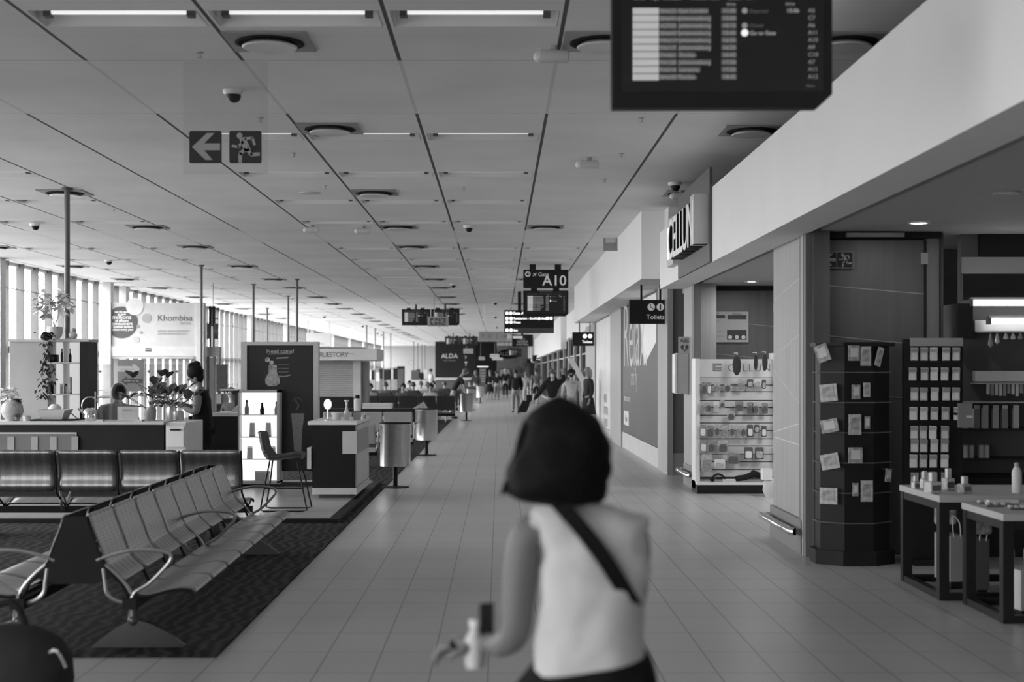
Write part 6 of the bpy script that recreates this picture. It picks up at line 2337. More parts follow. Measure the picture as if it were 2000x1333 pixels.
def person(label, loc, rz, h=1.72, top=.03, bottom=.03, hair=.02, seated=False, sleeves=1.0, legs='trousers', long_hair=False, step=.0,
           arms=None, skin_g=None, shoe=.05, lean=0.0, hat=None, mask=None, tilt=0.0, group=None):
    """faces +y locally; arms: {'r': (elbow, wrist), 'l': ...} overrides"""
    s_ = h / 1.75
    p = thing('person', label, 'person', loc, rz, group)
    sk = M_skin if skin_g is None else mat('skin_%03d' % int(skin_g * 1000), skin_g, .55, var=.05)
    pz = .93 if not seated else .46

    def V(x, y, z):
        return (x * s_, y * s_, z * s_)
    up = pz
    ly = lean
    pel = V(0, 0, up)
    spn = V(0, ly * .3, up + .2)
    cst = V(0, ly * .8, up + .40)
    nck = V(0, ly * 1.1, up + .56)
    hb = V(0, ly * 1.25 + .01, up + .63)
    hd_ = V(tilt * .3, ly * 1.4 + .02 + max(0, lean) * .2, up + .71)
    cr = V(tilt * .5, ly * 1.5 + .01 + max(0, lean) * .2, up + .775)
    N = [(pel, .12 * s_, .10 * s_), (spn, .11 * s_, .09 * s_), (cst, .125 * s_, .10 * s_), (nck, .05 * s_, .05 * s_), (hb, .052 * s_, .052 * s_), (hd_, .072 * s_, .086 * s_), (cr, .06 * s_, .07 * s_)]
    E = [(0, 1), (1, 2), (2, 3), (3, 4), (4, 5), (5, 6)]
    J = {}
    for sd, sx_ in (('l', -1), ('r', 1)):
        sh = V(sx_ * .185, ly * .95, up + .49)
        if arms and sd in arms:
            el, wr = V(*arms[sd][0]), V(*arms[sd][1])
        elif seated:
            el, wr = V(sx_ * .24, .05 + ly, up + .22), V(sx_ * .14, .3 + ly, up + .2)
        else:
            sw = step * sx_ * .6
            el, wr = V(sx_ * .235, -.02 - sw * .4 + ly * .6, up + .21), V(sx_ * .24, .06 - sw + ly * .5, up - .04)
        d_ = Vector(wr) - Vector(el)
        d_.normalize()
        hn = tuple(Vector(wr) + d_ * .07 * s_)
        ft = tuple(Vector(wr) + d_ * .15 * s_ + Vector((0, .02, 0)))
        b0 = len(N)
        N += [(sh, .06 * s_, .06 * s_), (el, .04 * s_, .04 * s_), (wr, .027 * s_, .027 * s_), (hn, .038 * s_, .02 * s_), (ft, .018 * s_, .012 * s_)]
        E += [(2, b0), (b0, b0 + 1), (b0 + 1, b0 + 2), (b0 + 2, b0 + 3), (b0 + 3, b0 + 4)]
        J['sh' + sd], J['el' + sd], J['wr' + sd] = sh, el, wr
        st_ = step * sx_
        hip = V(sx_ * .09, 0, up - .05)
        if seated:
            kn, an, toe = V(sx_ * .13, .43, up + .02), V(sx_ * .13, .45, .09), V(sx_ * .14, .6, .04)
        else:
            kn = V(sx_ * .1, st_ * .5 + .03, .5)
            an = V(sx_ * .1, st_ - .02, .09 + max(0, -st_) * .25)
            toe = V(sx_ * .115, st_ + .14, .035 + max(0, -st_) * .1)
        b0 = len(N)
        N += [(hip, .085 * s_, .085 * s_), (kn, .056 * s_, .056 * s_), (an, .037 * s_, .04 * s_), (toe, .035 * s_, .025 * s_)]
        E += [(0, b0), (b0, b0 + 1), (b0 + 1, b0 + 2), (b0 + 2, b0 + 3)]
        J['hip' + sd], J['kn' + sd], J['an' + sd], J['toe' + sd] = hip, kn, an, toe
    skin_mesh('body', N, E, sk, p)
    # top
    g_ = .022 * s_
    T = [(lerp(pel, spn, -.1), .135 * s_ + g_ * .3, .11 * s_ + g_ * .4), (spn, .125 * s_ + g_, .10 * s_ + g_), (cst, .14 * s_ + g_, .11 * s_ + g_), (lerp(cst, nck, .75), .06 * s_ + g_, .055 * s_ + g_)]
    TE = [(0, 1), (1, 2), (2, 3)]
    for sd in 'lr':
        b0 = len(T)
        T.append((J['sh' + sd], .065 * s_ + g_, .065 * s_ + g_))
        TE.append((2, b0))
        if sleeves > 0:
            T.append((lerp(J['sh' + sd], J['el' + sd], min(1, sleeves * 2)), .045 * s_ + g_, .045 * s_ + g_))
            TE.append((b0, b0 + 1))
        if sleeves > .6:
            T.append((lerp(J['el' + sd], J['wr' + sd], .92), .034 * s_ + g_ * .6, .034 * s_ + g_ * .6))
            TE.append((b0 + 1, b0 + 2))
    skin_mesh('top', T, TE, cloth(top), p)
    # bottom
    if legs == 'skirt' and not seated:
        MB().lathe([(.17 * s_, .95 * s_), (.2 * s_, .8 * s_), (.24 * s_, .55 * s_), (.25 * s_, .5 * s_)], (0, 0, 0), 20, sy=.8).build('skirt', cloth(bottom), p, smooth=True)
    else:
        Q = [(lerp(pel, spn, .15), .13 * s_, .11 * s_), (lerp(pel, spn, -.2), .14 * s_, .12 * s_)]
        QE = [(0, 1)]
        for sd in 'lr':
            b0 = len(Q)
            Q.append((J['hip' + sd], .10 * s_, .10 * s_))
            QE.append((1, b0))
            Q.append((J['kn' + sd], .075 * s_, .075 * s_))
            QE.append((b0, b0 + 1))
            if legs == 'trousers':
                Q.append((lerp(J['kn' + sd], J['an' + sd], .93), .055 * s_, .06 * s_))
                QE.append((b0 + 1, b0 + 2))
        skin_mesh('shorts' if legs == 'shorts' else 'trousers', Q, QE, cloth(bottom), p)
    for sd in 'lr':
        an, toe = Vector(J['an' + sd]), Vector(J['toe' + sd])
        f = MB()
        f.ball(tuple((an * .45 + toe * .55) + Vector((0, 0, -.01 * s_))), .062 * s_, 10, sx=.75, sy=1.75, sz=.7)
        f.build('shoe', cloth(shoe), p, smooth=True)
    # head details
    hv = Vector(hd_)
    hm = mat('hair_%03d' % int(hair * 1000), hair, .6, var=.35, scale=25, stretch=(6, 6, 1))
    hbld = MB()
    n_ = 16
    vs, fs = [], []
    R0 = .107 * s_
    for i in range(9):
        th = PI * i / 8 * (.62 if not long_hair else .78)
        for q in range(n_):
            a_ = 2 * PI * q / n_
            front = math.sin(a_)
            tt = th * (1 - .42 * max(0, front) ** .8)
            r_ = R0 * (1 + .05 * math.sin(5 * a_ + i))
            z_ = math.cos(tt) * R0 * 1.15 - (.05 * s_ * (i / 8) ** 2 * (1 if long_hair else 0) * (1 - max(0, front)) * 2)
            vs.append((hv.x + math.sin(tt) * math.cos(a_) * r_ * .85, hv.y - .008 + math.sin(tt) * math.sin(a_) * r_ * 1.0, hv.z + .012 + z_))
    for i in range(8):
        for q in range(n_):
            q2 = (q + 1) % n_
            fs.append((i * n_ + q, i * n_ + q2, (i + 1) * n_ + q2, (i + 1) * n_ + q))
    ho = hbld.add(vs, fs).build('hair', hm, p, smooth=True)
    so = ho.modifiers.new('th', 'SOLIDIFY')
    so.thickness = .018 * s_
    so.offset = 0
    face = MB()
    face.ball((hv.x, hv.y + .088 * s_, hv.z - .01 * s_), .016 * s_, 8, sy=1.2, sz=1.6)
    face.build('nose', sk, p, smooth=True)
    for sx_ in (-1, 1):
        MB().ball((hv.x + sx_ * .032 * s_, hv.y + .080 * s_, hv.z + .018 * s_), .010 * s_, 8).build('eye', M_dgrey, p, smooth=True)
        MB().ball((hv.x + sx_ * .082 * s_, hv.y, hv.z - .0 * s_), .02 * s_, 8, sx=.5, sz=1.5).build('ear', sk, p, smooth=True)
    if mask is not None:
        MB().ball((hv.x, hv.y + .055 * s_, hv.z - .035 * s_), .056 * s_, 12, sy=.95, sz=.9).build('face_mask', cloth(mask), p, smooth=True)
    else:
        MB().box(hv.x - .022 * s_, hv.x + .022 * s_, hv.y + .078 * s_, hv.y + .087 * s_, hv.z - .05 * s_, hv.z - .043 * s_).build('mouth', mat('lips', .16, .6), p)
    if hat is not None:
        mb = MB()
        mb.lathe([(.112 * s_, 0), (.11 * s_, .05 * s_), (.07 * s_, .09 * s_), (.01, .1 * s_)], (hv.x, hv.y, hv.z + .04 * s_), 16)
        mb.box(hv.x - .07 * s_, hv.x + .07 * s_, hv.y + .08 * s_, hv.y + .18 * s_, hv.z + .04 * s_, hv.z + .055 * s_)
        mb.build('cap', cloth(hat), p, smooth=True)
    return p


def backpack(p, m_, s_=1.0, z=1.15):
    MB().ball((0, -.21 * s_, z * s_), .2 * s_, 14, sx=.85, sy=.55, sz=1.25).build('backpack', m_, p, smooth=True)


# walkers, seen from behind (facing away) or coming
def at_px(u, Y):
    return (X(u, Y), Y, 0)


person('person walking away in a black dress with bare legs, farthest on the window side', at_px(957, 83), .0, 1.72, .02, .02, .10, legs='skirt', step=.1)
person('person walking away in black top and pale grey trousers beside the dress wearer', at_px(970, 82), 0, 1.68, .02, .2, .05, sleeves=.5, step=.12)
person('broad person in black with grey hair walking away between other walkers', at_px(987, 88), 0, 1.82, .02, .02, .3, step=.1)
pp = person('person with a black backpack and pale trousers pulling a suitcase along the tiles', at_px(1007, 55.6), .0, 1.72, .02, .28, .02, step=.18)
backpack(pp, M_blackm)
person('person in pale loose clothes walking beside the man in shorts', at_px(1027, 73), .05, 1.6, .4, .42, .15, sleeves=.6, step=.1)
person('man in grey T-shirt and black shorts walking away near the shop windows', at_px(1047, 71), 0, 1.78, .13, .018, .04, legs='shorts', sleeves=.4, step=.15)
pp = person('masked person in a dark hoodie with a bag slung behind, arm stretched to the side', at_px(1079, 36), PI, 1.66, .02, .03, .12, mask=.55, lean=.12, tilt=.05,
            arms={'r': ((.36, .08, 1.12), (.52, .1, .94)), 'l': ((-.32, .05, 1.5), (-.26, .1, 1.66))})
MB().ball((-.0, -.22, 1.3), .2, 14, sx=1.0, sy=.6, sz=1.1).build('shoulder_bag', M_blackm, pp, smooth=True)
person('person in pale clothes with a black cap and black face mask coming along', at_px(1116, 37), PI, 1.66, .5, .45, .05, mask=.02, hat=.02, sleeves=.5, step=.1)
person('slim person in a grey top behind the one in the cap', at_px(1103, 46), PI, 1.72, .2, .3, .15, long_hair=True, step=.05)
person('slim person in a dark patterned dress by the shop window', at_px(1149, 37.6), PI * .6, 1.72, .05, .04, .25, legs='skirt', long_hair=True)
person('long-haired person in a dark jacket walking away before the lounge', at_px(929, 78), .3, 1.70, .08, .12, .12, long_hair=True, step=.1)
pp = person('man in a dark waistcoat bending over a bench beyond the third bin', at_px(884, 49), -PI / 2 + .2, 1.72, .035, .2, .12, sleeves=.3, lean=.28,
            arms={'r': ((.2, .4, 1.05), (.15, .45, .85)), 'l': ((-.2, .4, 1.05), (-.1, .5, .85))})
person('standing man in a white T-shirt with a dark strap by the pale end wall', at_px(841, 84), -PI * .4, 1.8, .6, .2, .03, sleeves=.4)
MB().tube([(-.12, .14, 1.5), (.05, .17, 1.25), (.16, .1, 1.0)], .02, 6).build('strap', M_blackm, bpy.data.objects['person.012'])

# seated travellers
seat_list = [(723, 46.4, .02, .3, 'dark-haired, in a grey top at the kiosk side of the long black bench', PI), (753, 52.35, .06, .1, 'in a dark coat, second row at the kiosk side', 0),
             (787, 46.4, .03, .1, 'with glasses and a dark jumper facing the camera', PI), (800, 60.4, .02, .25, 'small, in a grey top in the last row', PI), (807, 52.35, .04, .05, 'dark-haired, in black, second row', 0),
             (822, 58.35, .12, .55, 'with a white collar, third row', 0), (835, 52.35, .15, .3, 'fair-haired, in a light top, second row', 0), (841, 46.4, .02, .55, 'dark-haired, in a white T-shirt near the walkway', PI),
             (846, 60.4, .05, .2, 'dark-haired in grey, last row', PI), (868, 58.35, .08, .06, 'in a dark top, third row towards the walkway', 0), (905, 64, .4, .12, 'bald with a dark beard, grey jumper, beside the bins', PI), (917, 67, .03, .1, 'dark-haired, behind the bins', PI)]
for (u, Y, hr, tp, lab, rz_) in seat_list:
    person('seated traveller, ' + lab, (X(u, Y), Y, -.03), rz_, 1.72, tp, .04, hr, seated=True, sleeves=.5)
for (u, Y, w_) in ((905, 64.0, .5), (917, 67, .5)):
    t = thing('waiting_chair', 'single dark seat under a traveller beside the bins' if u < 910 else 'single dark seat of the farther traveller behind the bins', 'seat', (X(u, Y), Y, 0), PI)
    B(-.25, .25, -.25, .22, .26, .31).build('seat', M_vinyld, t)
    B(-.25, .25, -.32, -.27, .26, .8).build('backrest', M_vinyld, t)
    B(-.03, .03, -.03, .03, 0, .26).build('leg', M_black, t)
person('seated person with glasses near the windows, between advert board and notice panel', (X(452, 30), 30, -.02), PI * .8, 1.75, .06, .04, .05, seated=True, sleeves=.5)
t = thing('waiting_chair', 'dark seat by the windows between advert board and notice panel', 'seat', (X(452, 30), 30, 0), PI * .8)
B(-.25, .25, -.25, .22, .26, .32).build('seat', M_vinyld, t)
B(-.03, .03, -.03, .03, 0, .26).build('leg', M_black, t)
t = thing('side_table', 'low pale-topped table beside the seated person near the windows', 'table', (X(462, 29.0), 29.0, 0))
B(-.3, .25, -.2, .2, Z(760, 29.3) - .03, Z(760, 29.3)).build('table_top', M_plastic, t)
B(-.03, .03, -.03, .03, 0, Z(760, 29.3) - .03).build('leg', M_black, t)


# beauty kiosk: standing and seated women, built larger in the picture
def hand(parent_nodes, edges, wr_i, wrist, d, up_, s_=1.0):
    """palm and five fingers appended to the body's skeleton"""
    d = Vector(d).normalized()
    side = d.cross(Vector(up_)).normalized()
    nn = side.cross(d).normalized()
    w = Vector(wrist)
    b0 = len(parent_nodes)
    palm = w + d * .055 * s_
    parent_nodes.append((tuple(palm), .036 * s_, .017 * s_))
    edges.append((wr_i, b0))
    kn_ = w + d * .09 * s_
    for i, (off, L_) in enumerate([(-.030, .062), (-.010, .075), (.010, .07), (.028, .055)]):
        p0 = kn_ + side * off * s_
        p1 = p0 + d * L_ * .45 * s_ - nn * .008 * s_
        p2 = p1 + d * L_ * .3 * s_ - nn * .024 * s_
        p3 = p2 + d * L_ * .12 * s_ - nn * .024 * s_
        q = len(parent_nodes)
        parent_nodes += [(tuple(p0), .011 * s_, .011 * s_), (tuple(p1), .009 * s_, .009 * s_), (tuple(p2), .008 * s_, .008 * s_), (tuple(p3), .007 * s_, .007 * s_)]
        edges += [(b0, q), (q, q + 1), (q + 1, q + 2), (q + 2, q + 3)]
    t0 = w + d * .03 * s_ - side * .035 * s_
    t1 = t0 + d * .035 * s_ - side * .018 * s_ - nn * .012 * s_
    t2 = t1 + d * .03 * s_ + side * .004 * s_ - nn * .016 * s_
    q = len(parent_nodes)
    parent_nodes += [(tuple(t0), .013 * s_, .013 * s_), (tuple(t1), .011 * s_, .011 * s_), (tuple(t2), .009 * s_, .009 * s_)]
    edges += [(b0, q), (q, q + 1), (q + 1, q + 2)]


Yw = 18.6
k = Yw / F_PX
p = thing('person', 'standing woman in black with a hair bun looking down at her hands by the counter', 'person', (X(392, Yw), Yw, 0.058))


def wx(u):
    return (u - 392) * k


def wz(v):
    return Z(v, Yw) - .058


N = [((0.02, 0, wz(850)), .14, .12), ((.015, 0, wz(815)), .115, .10), ((.02, 0, wz(777)), .13, .10), ((-.01, 0, wz(755)), .075, .06), ((-.04, 0, wz(748)), .05, .05), ((-.085, 0, wz(740)), .065, .075), ((-.095, 0, wz(728)), .08, .08),
     ((-.145, 0, wz(744)), .03, .03)]
E = [(0, 1), (1, 2), (2, 3), (3, 4), (4, 5), (5, 6), (5, 7)]
for sy_ in (-1, 1):
    b0 = len(N)
    ys_ = sy_ * .17
    N += [((.0, ys_, wz(768)), .07, .07), ((-.01, ys_ * 1.35, wz(806)), .06, .06), ((-.16, ys_ * .9, wz(798)), .04, .04), ((-.23, ys_ * .55, wz(791)), .03, .03)]
    E += [(2, b0), (b0, b0 + 1), (b0 + 1, b0 + 2), (b0 + 2, b0 + 3)]
    hand(N, E, b0 + 3, N[-1][0], (-1, -sy_ * .3, .1), (0, 0, 1))
    b0 = len(N)
    N += [((.03, sy_ * .09, wz(860)), .09, .09), ((.02, sy_ * .1, .47), .06, .06), ((.04, sy_ * .1, .09), .04, .04), ((-.1, sy_ * .11, .035), .036, .026)]
    E += [(0, b0), (b0, b0 + 1), (b0 + 1, b0 + 2), (b0 + 2, b0 + 3)]
skin_mesh('body', N, E, mat('skin_arm', .22, .5), p)
T = [((.03, 0, wz(880)), .20, .18), ((.025, 0, wz(850)), .19, .17), ((.025, 0, wz(815)), .165, .155), ((.03, 0, wz(777)), .185, .17), ((-.0, 0, wz(757)), .115, .11)]
TE = [(0, 1), (1, 2), (2, 3), (3, 4)]
for sy_ in (-1, 1):
    b0 = len(T)
    T += [((.0, sy_ * .16, wz(768)), .085, .085), ((-.01, sy_ * .2, wz(780)), .07, .07)]
    TE += [(3, b0), (b0, b0 + 1)]
skin_mesh('top', T, TE, cloth(.015), p)
skin_mesh('trousers', [((.03, 0, .95), .16, .15), ((.03, .09, .8), .11, .11), ((.03, .1, .45), .08, .08), ((.04, .1, .12), .07, .07), ((.03, -.09, .8), .11, .11), ((.03, -.1, .45), .08, .08), ((.04, -.1, .12), .07, .07)],
          [(0, 1), (1, 2), (2, 3), (0, 4), (4, 5), (5, 6)], cloth(.015), p)
hb_ = MB()
hb_.ball((-.072, 0, wz(727)), .112, 18, sx=1.0, sy=.9, sz=.95)
hb_.ball((-.02, 0, wz(737)), .07, 14, sx=.9, sz=1.2)
hb_.ball((-.115, 0, wz(717)), .06, 12)
hb_.ball((-.06, 0.02, wz(714)), .06, 12)
hb_.build('hair', M_hairb, p, smooth=True)
MB().ball((-.158, 0, wz(742)), .018, 8, sx=1.2, sz=1.2).build('nose', mat('skin_arm', .22), p, smooth=True)
MB().ball((-.142, .03, wz(737)), .01, 8).build('eye', M_dgrey, p)
MB().ball((-.142, -.03, wz(737)), .01, 8).build('eye', M_dgrey, p)
MB().ball((-.055, -.085, wz(741)), .022, 8, sy=.4, sz=1.4).build('ear', mat('skin_arm', .22), p, smooth=True)
for sy_ in (-1, 1):
    MB().ball((-.04, sy_ * .1, .045), .06, 10, sx=2, sz=.7).build('shoe', M_black, p, smooth=True)
o = thing('pencil_case', 'silver pot the standing woman works over at the counter', 'pot', (X(350, 17.9), 17.85, 1.0))
MB().lathe([(.06, 0), (.07, .02), (.07, .11), (.06, .115)], (0, 0, 0), 20).build('pot', M_steel, o, smooth=True)
MB().lathe([(.075, 0), (.075, .01)], (0, 0, -.0), 20).build('rim', M_alu, o)

Yw = 18.55
k = Yw / F_PX
p = thing('person', 'seated person in a pale top, dark bun of hair, behind the service counter', 'person', (X(228, Yw), Yw, 0.058))


def wx(u):
    return (u - 228) * k


def wz(v):
    return Z(v, Yw) - .058


N = [((0, 0, .5), .14, .12), ((.0, 0, .72), .12, .1), ((0, 0, wz(806)), .14, .11), ((.01, 0, wz(785)), .055, .055), ((.02, .02, wz(778)), .052, .052), ((.025, .04, wz(768)), .075, .085), ((.03, .04, wz(760)), .065, .075)]
E = [(i, i + 1) for i in range(6)]
for sx_ in (-1, 1):
    b0 = len(N)
    N += [((sx_ * .19, 0, wz(797)), .06, .06), ((sx_ * .26, .05, wz(835)), .045, .045), ((sx_ * .18, .25, wz(832)), .03, .03)]
    E += [(2, b0), (b0, b0 + 1), (b0 + 1, b0 + 2)]
    hand(N, E, b0 + 2, N[-1][0], (-sx_ * .2, 1, 0), (0, 0, 1))
    b0 = len(N)
    N += [((sx_ * .1, .05, .5), .09, .09), ((sx_ * .14, .42, .48), .06, .06), ((sx_ * .14, .42, .1), .04, .04), ((sx_ * .14, .55, .03), .036, .026)]
    E += [(0, b0), (b0, b0 + 1), (b0 + 1, b0 + 2), (b0 + 2, b0 + 3)]
skin_mesh('body', N, E, M_skin, p)
T = [((0, 0, .5), .18, .15), ((0, 0, .72), .17, .13), ((0, 0, wz(808)), .18, .13), ((.01, 0, wz(788)), .08, .08)]
TE = [(0, 1), (1, 2), (2, 3)]
for sx_ in (-1, 1):
    b0 = len(T)
    T += [((sx_ * .19, 0, wz(797)), .08, .08), ((sx_ * .25, .04, wz(830)), .065, .065)]
    TE += [(2, b0), (b0, b0 + 1)]
skin_mesh('top', T, TE, cloth(.3), p)
MB().ball((.02, .01, wz(766)), .108, 18, sx=.95, sy=1.05, sz=1.1).build('hair', M_hairg, p, smooth=True)
MB().ball((.06, -.085, wz(764)), .068, 16, sy=.7, sz=1.15).build('hair_bun', M_hairb, p, smooth=True)
MB().ball((.03, .13, wz(768)), .018, 8, sz=1.3).build('nose', M_skin, p, smooth=True)
skin_mesh('trousers', [((0, .02, .5), .16, .12), ((.1, .1, .5), .1, .1), ((.14, .42, .48), .075, .075), ((.14, .42, .12), .06, .06), ((-.1, .1, .5), .1, .1), ((-.14, .42, .48), .075, .075), ((-.14, .42, .12), .06, .06)],
          [(0, 1), (1, 2), (2, 3), (0, 4), (4, 5), (5, 6)], cloth(.05), p)
t = thing('work_stool', 'stool under the seated person behind the counter', 'stool', (X(228, Yw), Yw, 0.058))
MB().cyl((0, 0, .3), .2, .06, 20).build('seat', M_black, t)
MB().cyl((0, 0, .03), .03, .28).build('post', M_alu, t)
MB().lathe([(.25, 0), (.25, .02), (.04, .04)], (0, 0, 0), 20).build('base', M_black, t)

# ------------------------------------------------------------------ the near woman, seen from behind
Yn = 3.4
k = Yn / F_PX
p = thing('person', 'blurred near woman with dark bob, white sleeveless top and black crossbody strap, seen from behind', 'person', (X(1145, Yn), Yn, 0))
cx0 = 1145


def wx(u, y=0.0):
    return (u - 975) * (Yn + y) / F_PX - X(cx0, Yn)


def wz(v, y=0.0):
    return Z(v, Yn + y)


M_skn = mat('skin_near', .17, .55, var=.04, spec=.3)
N = [((wx(1140), .02, wz(1380)), .13, .11), ((wx(1148), .0, wz(1250)), .085, .07), ((wx(1152), .0, wz(1120)), .08, .06), ((wx(1146), .0, wz(1035)), .07, .05), ((wx(1112), .0, wz(985)), .042, .042), ((wx(1105), .01, wz(940)), .045, .045),
     ((wx(1098), .03, wz(890)), .065, .07), ((wx(1095), .03, wz(835)), .06, .068)]
E = [(i, i + 1) for i in range(7)]
# arm on the window side: down, forearm forward and to the side, hand round a phone
b0 = len(N)
N += [((wx(1028), .0, wz(1030)), .05, .05), ((wx(1015), .0, wz(1140)), .045, .045), ((wx(1008), -.01, wz(1245)), .038, .038), ((wx(975, .1), .1, wz(1262, .1)), .032, .032), ((wx(948, .16), .16, wz(1255, .16)), .024, .024)]
E += [(3, b0), (b0, b0 + 1), (b0 + 1, b0 + 2), (b0 + 2, b0 + 3), (b0 + 3, b0 + 4)]
hand(N, E, b0 + 4, N[-1][0], (-.75, .35, -.05), (.1, -.3, 1), .95)
# other arm, carried forward
b0 = len(N)
N += [((wx(1246), .01, wz(1036)), .042, .042), ((wx(1242, .07), .08, wz(1130, .07)), .034, .034), ((wx(1238, .12), .16, wz(1205, .12)), .03, .03), ((wx(1200, .28), .3, wz(1215, .28)), .024, .024)]
E += [(3, b0), (b0, b0 + 1), (b0 + 1, b0 + 2), (b0 + 2, b0 + 3)]
hand(N, E, b0 + 3, N[-1][0], (-.5, .8, .1), (0, 0, 1), .95)
for sx_ in (-1, 1):
    b0 = len(N)
    N += [((wx(1140) + sx_ * .08, .02, .74), .09, .09), ((wx(1140) + sx_ * .09, .05 + sx_ * .1, .42), .055, .055), ((wx(1140) + sx_ * .09, sx_ * .2, .09), .036, .04), ((wx(1140) + sx_ * .1, sx_ * .2 + .13, .03), .034, .024)]
    E += [(0, b0), (b0, b0 + 1), (b0 + 1, b0 + 2), (b0 + 2, b0 + 3)]
skin_mesh('body', N, E, M_skn, p, 2)


def loft(secs, n=40, noise_amp=0.0, open_=True):
    """secs: (cx, cy, z, rx, ry)"""
    mb = MB()
    vs, fs = [], []
    for i, (cx, cy, z, rx, ry) in enumerate(secs):
        for q in range(n):
            a_ = 2 * PI * q / n
            c_, s2 = math.cos(a_), math.sin(a_)
            ex = .82
            x = cx + rx * math.copysign(abs(c_) ** ex, c_)
            y = cy + ry * math.copysign(abs(s2) ** ex, s2)
            if noise_amp:
                nz_ = noise.noise(Vector((x * 9 + z * 5, y * 7, z * 11 - x * 7))) * noise_amp
                nz_ += noise.noise(Vector((x * 20, y * 20, z * 26))) * noise_amp * .4
                x += c_ * nz_
                y += s2 * nz_
            vs.append((x, y, z))
    for i in range(len(secs) - 1):
        for q in range(n):
            q2 = (q + 1) % n
            fs.append((i * n + q, i * n + q2, (i + 1) * n + q2, (i + 1) * n + q))
    return mb.add(vs, fs)


def tilt_hem(o, z_hi, z_lo, amt):
    for v_ in o.data.vertices:
        w_ = max(0.0, min(1.0, (z_hi - v_.co.z) / (z_hi - z_lo)))
        v_.co.z += (v_.co.x - .0) * amt * w_


def interp(secs, m_=6):
    out = []
    path = smooth_path(secs, m_)
    return path


top = [(1150, .0, 1296, 110, .112), (1150, .0, 1262, 110, .108), (1154, .0, 1200, 107, .10), (1158, .0, 1130, 106, .095), (1160, .0, 1080, 104, .09), (1157, .0, 1045, 108, .085),
       (1150, .0, 1018, 113, .075), (1132, .0, 1000, 92, .062), (1120, .0, 985, 62, .052), (1113, .0, 975, 42, .048)]
secs = [(wx(u), y, wz(v), hw_ * k, ry) for u, y, v, hw_, ry in top]
o = loft(interp(secs, 7), 72, .012).build('sleeveless_top', mat('white_blouse', .56, .85, var=.06, scale=7, bump=.6, spec=.15), p, smooth=True)
tilt_hem(o, wz(1120), wz(1262), .17)
# armhole caps on both shoulders
for (u, s__) in ((1050, 1), (1243, 1)):
    MB().ball((wx(u), 0, wz(1022)), .027, 16, sx=1.2, sy=1.8, sz=.9).build('shoulder_seam', mat('white_blouse', .56), p, smooth=True)
# trousers: high waist, loose
tr = [(1150, .02, 1262, 104, .10), (1146, .02, 1290, 122, .12), (1138, .02, 1330, 142, .13), (1132, .02, 1400, 160, .14), (1130, .02, 1480, 158, .14)]
secs = [(wx(u), y, wz(v) - .012, hw_ * k, ry) for u, y, v, hw_, ry in tr]
o = loft(interp(secs, 4), 40, .006).build('trousers_hip', cloth(.012), p, smooth=True)
tilt_hem(o, wz(1255), wz(1265), .17)
for sx_ in (-1, 1):
    xx = wx(1130) + sx_ * .09
    loft([(xx, .02, .74, .11, .13), (xx, .04 + sx_ * .05, .5, .1, .11), (xx, .04 + sx_ * .15, .25, .1, .1), (xx, sx_ * .2, .07, .1, .1)], 24, .004).build('trouser_leg', cloth(.012), p, smooth=True)
    MB().ball((xx, sx_ * .2 + .06, .04), .05, 12, sx=.9, sy=2.2, sz=.75).build('shoe', M_black, p, smooth=True)
# crossbody strap lying on the back
st = MB()
pts = []
for i in range(25):
    t_ = i / 24
    u = 1078 + (1243 - 1078) * t_ + 8 * math.sin(PI * t_)
    v = 968 + (1195 - 968) * t_ - 6 * math.sin(PI * t_)
    c_ = max(-1, min(1, (u - 1150) / 112))
    y = -.098 * math.sqrt(max(.05, 1 - c_ * c_)) - .014
    if t_ < .12:
        y += (.12 - t_) * .4
    if t_ > .95:
        y += (t_ - .95) * .8
    pts.append(((wx(u, y)), y, wz(v, y)))
vs, fs = [], []
for i, q in enumerate(pts):
    a_ = Vector(pts[max(i - 1, 0)])
    b_ = Vector(pts[min(i + 1, len(pts) - 1)])
    d_ = (b_ - a_).normalized()
    n_ = Vector((-d_.z, 0, d_.x)).normalized() * .0195
    q = Vector(q)
    vs += [q - n_, q + n_, q + n_ + Vector((0, .006, 0)), q - n_ + Vector((0, .006, 0))]
for i in range(len(pts) - 1):
    for j in range(4):
        fs.append((i * 4 + j, i * 4 + (j + 1) % 4, i * 4 + 4 + (j + 1) % 4, i * 4 + 4 + j))
st.add(vs, fs).build('bag_strap', mat('strap_black', .01, .7, spec=.1), p, smooth=True)
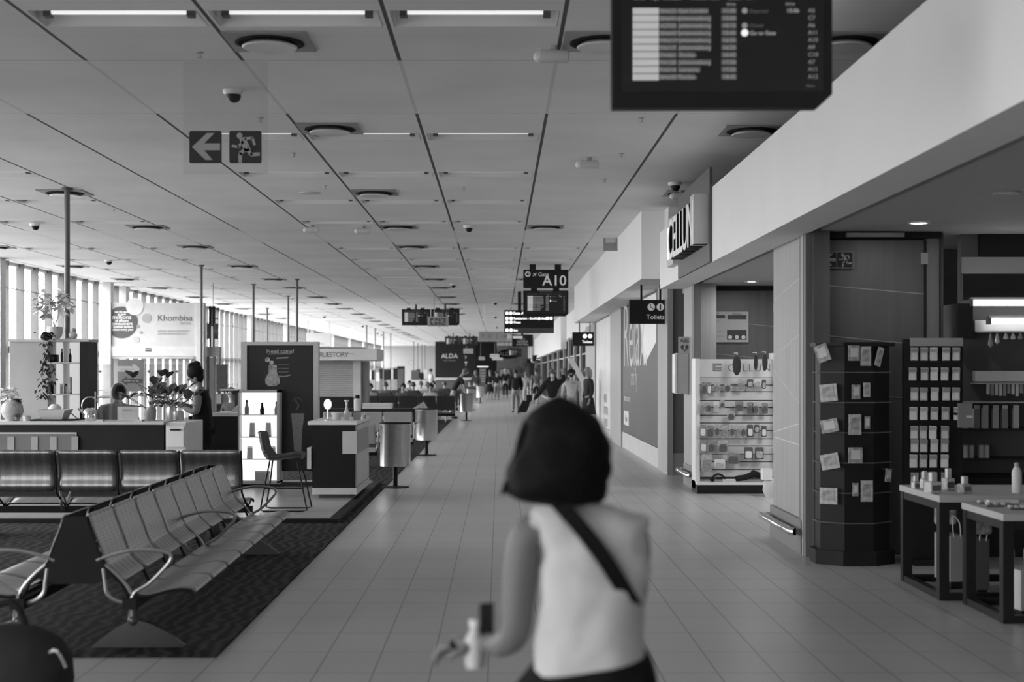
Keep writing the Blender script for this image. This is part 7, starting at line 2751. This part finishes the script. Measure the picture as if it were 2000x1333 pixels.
# hair: bob, heavier at the hem, flicking out to the window side
hs = [(1108, .02, 990, 30, .04), (1101, .0, 978, 76, .085), (1090, -.005, 962, 97, .105), (1092, -.01, 932, 102, .118), (1098, -.01, 895, 98, .12), (1101, -.005, 858, 86, .115), (1099, .0, 822, 68, .10), (1095, .01, 795, 44, .07), (1092, .015, 780, 20, .035), (1091, .015, 773, 3, .008)]
secs = [(wx(u), y, wz(v), hw_ * k, ry) for u, y, v, hw_, ry in hs]
loft(interp(secs, 5), 44, .016).build('hair', mat('hair_near', .008, .7, var=.5, scale=40, stretch=(5, 5, 1), spec=.08), p, smooth=True)
lk = MB()
rr = random.Random(21)
for i in range(190):
    a_ = rr.uniform(PI * .7, PI * 2.15)
    rx, ry = 94 * k, .112
    r0 = rr.uniform(.62, .9)
    x0_, y0_ = wx(1097) + rx * .92 * r0 * math.cos(a_), ry * .92 * r0 * math.sin(a_)
    z0_ = wz(rr.uniform(815, 900))
    out = 1.12 + (.32 if math.cos(a_) < -.5 else .12) * rr.random()
    zend = wz(rr.uniform(950, 976) if math.cos(a_) < -.3 else (rr.uniform(945, 972) if math.cos(a_) < .5 else rr.uniform(925, 948)))
    lk.tube(smooth_path([(x0_, y0_, z0_), (x0_ + (.14 + .12 * rr.random()) * (x0_ - wx(1097)), y0_ * 1.15, (z0_ + zend) / 2), (wx(1097) + (x0_ - wx(1097)) * out, y0_ * 1.0, zend)], 3), [.006, .008, .009, .009, .008, .006, .003], 5)
lk.build('hair_locks', mat('hair_near', .012), p, smooth=True)
fl = MB()
for i in range(26):
    x1 = rr.uniform(976, 1010)
    fl.tube(smooth_path([(wx(1040 + rr.uniform(-12, 12)), -.03 + rr.uniform(-.03, .03), wz(rr.uniform(900, 930))), (wx(1015 + rr.uniform(-8, 8)), -.03, wz(935)), (wx(x1), -.02 + rr.uniform(-.02, .02), wz(rr.uniform(940, 968)))], 3), [.006, .01, .011, .011, .01, .007, .003], 5)
fl.build('hair_flick', mat('hair_near', .012), p, smooth=True)
# phone held in the hand
ph = thing('phone', 'dark phone held upright in the near woman\'s hand', 'phone', (X(950, 3.55), 3.56, Z(1215, 3.55)), .5)
B(-.02, .02, -.006, .006, -.05, .045).build('case', M_black, ph, bevel=.004)
B(-.017, .017, -.0075, -.006, -.045, .04).build('screen', mat('phone_glass', .02, .1), ph)
cup = thing('drink_bottle', 'small pale bottle in the near woman\'s hand below the phone', 'bottle', (X(928, 3.56), 3.56, Z(1305, 3.56)))
MB().lathe([(.022, 0), (.026, .02), (.026, .07), (.012, .095), (.012, .105)], (0, 0, 0), 18).build('body', M_lgrey, cup, smooth=True)
MB().lathe([(.015, .105), (.015, .12), (.003, .122)], (0, 0, 0), 14).build('cap', M_paper, cup, smooth=True)
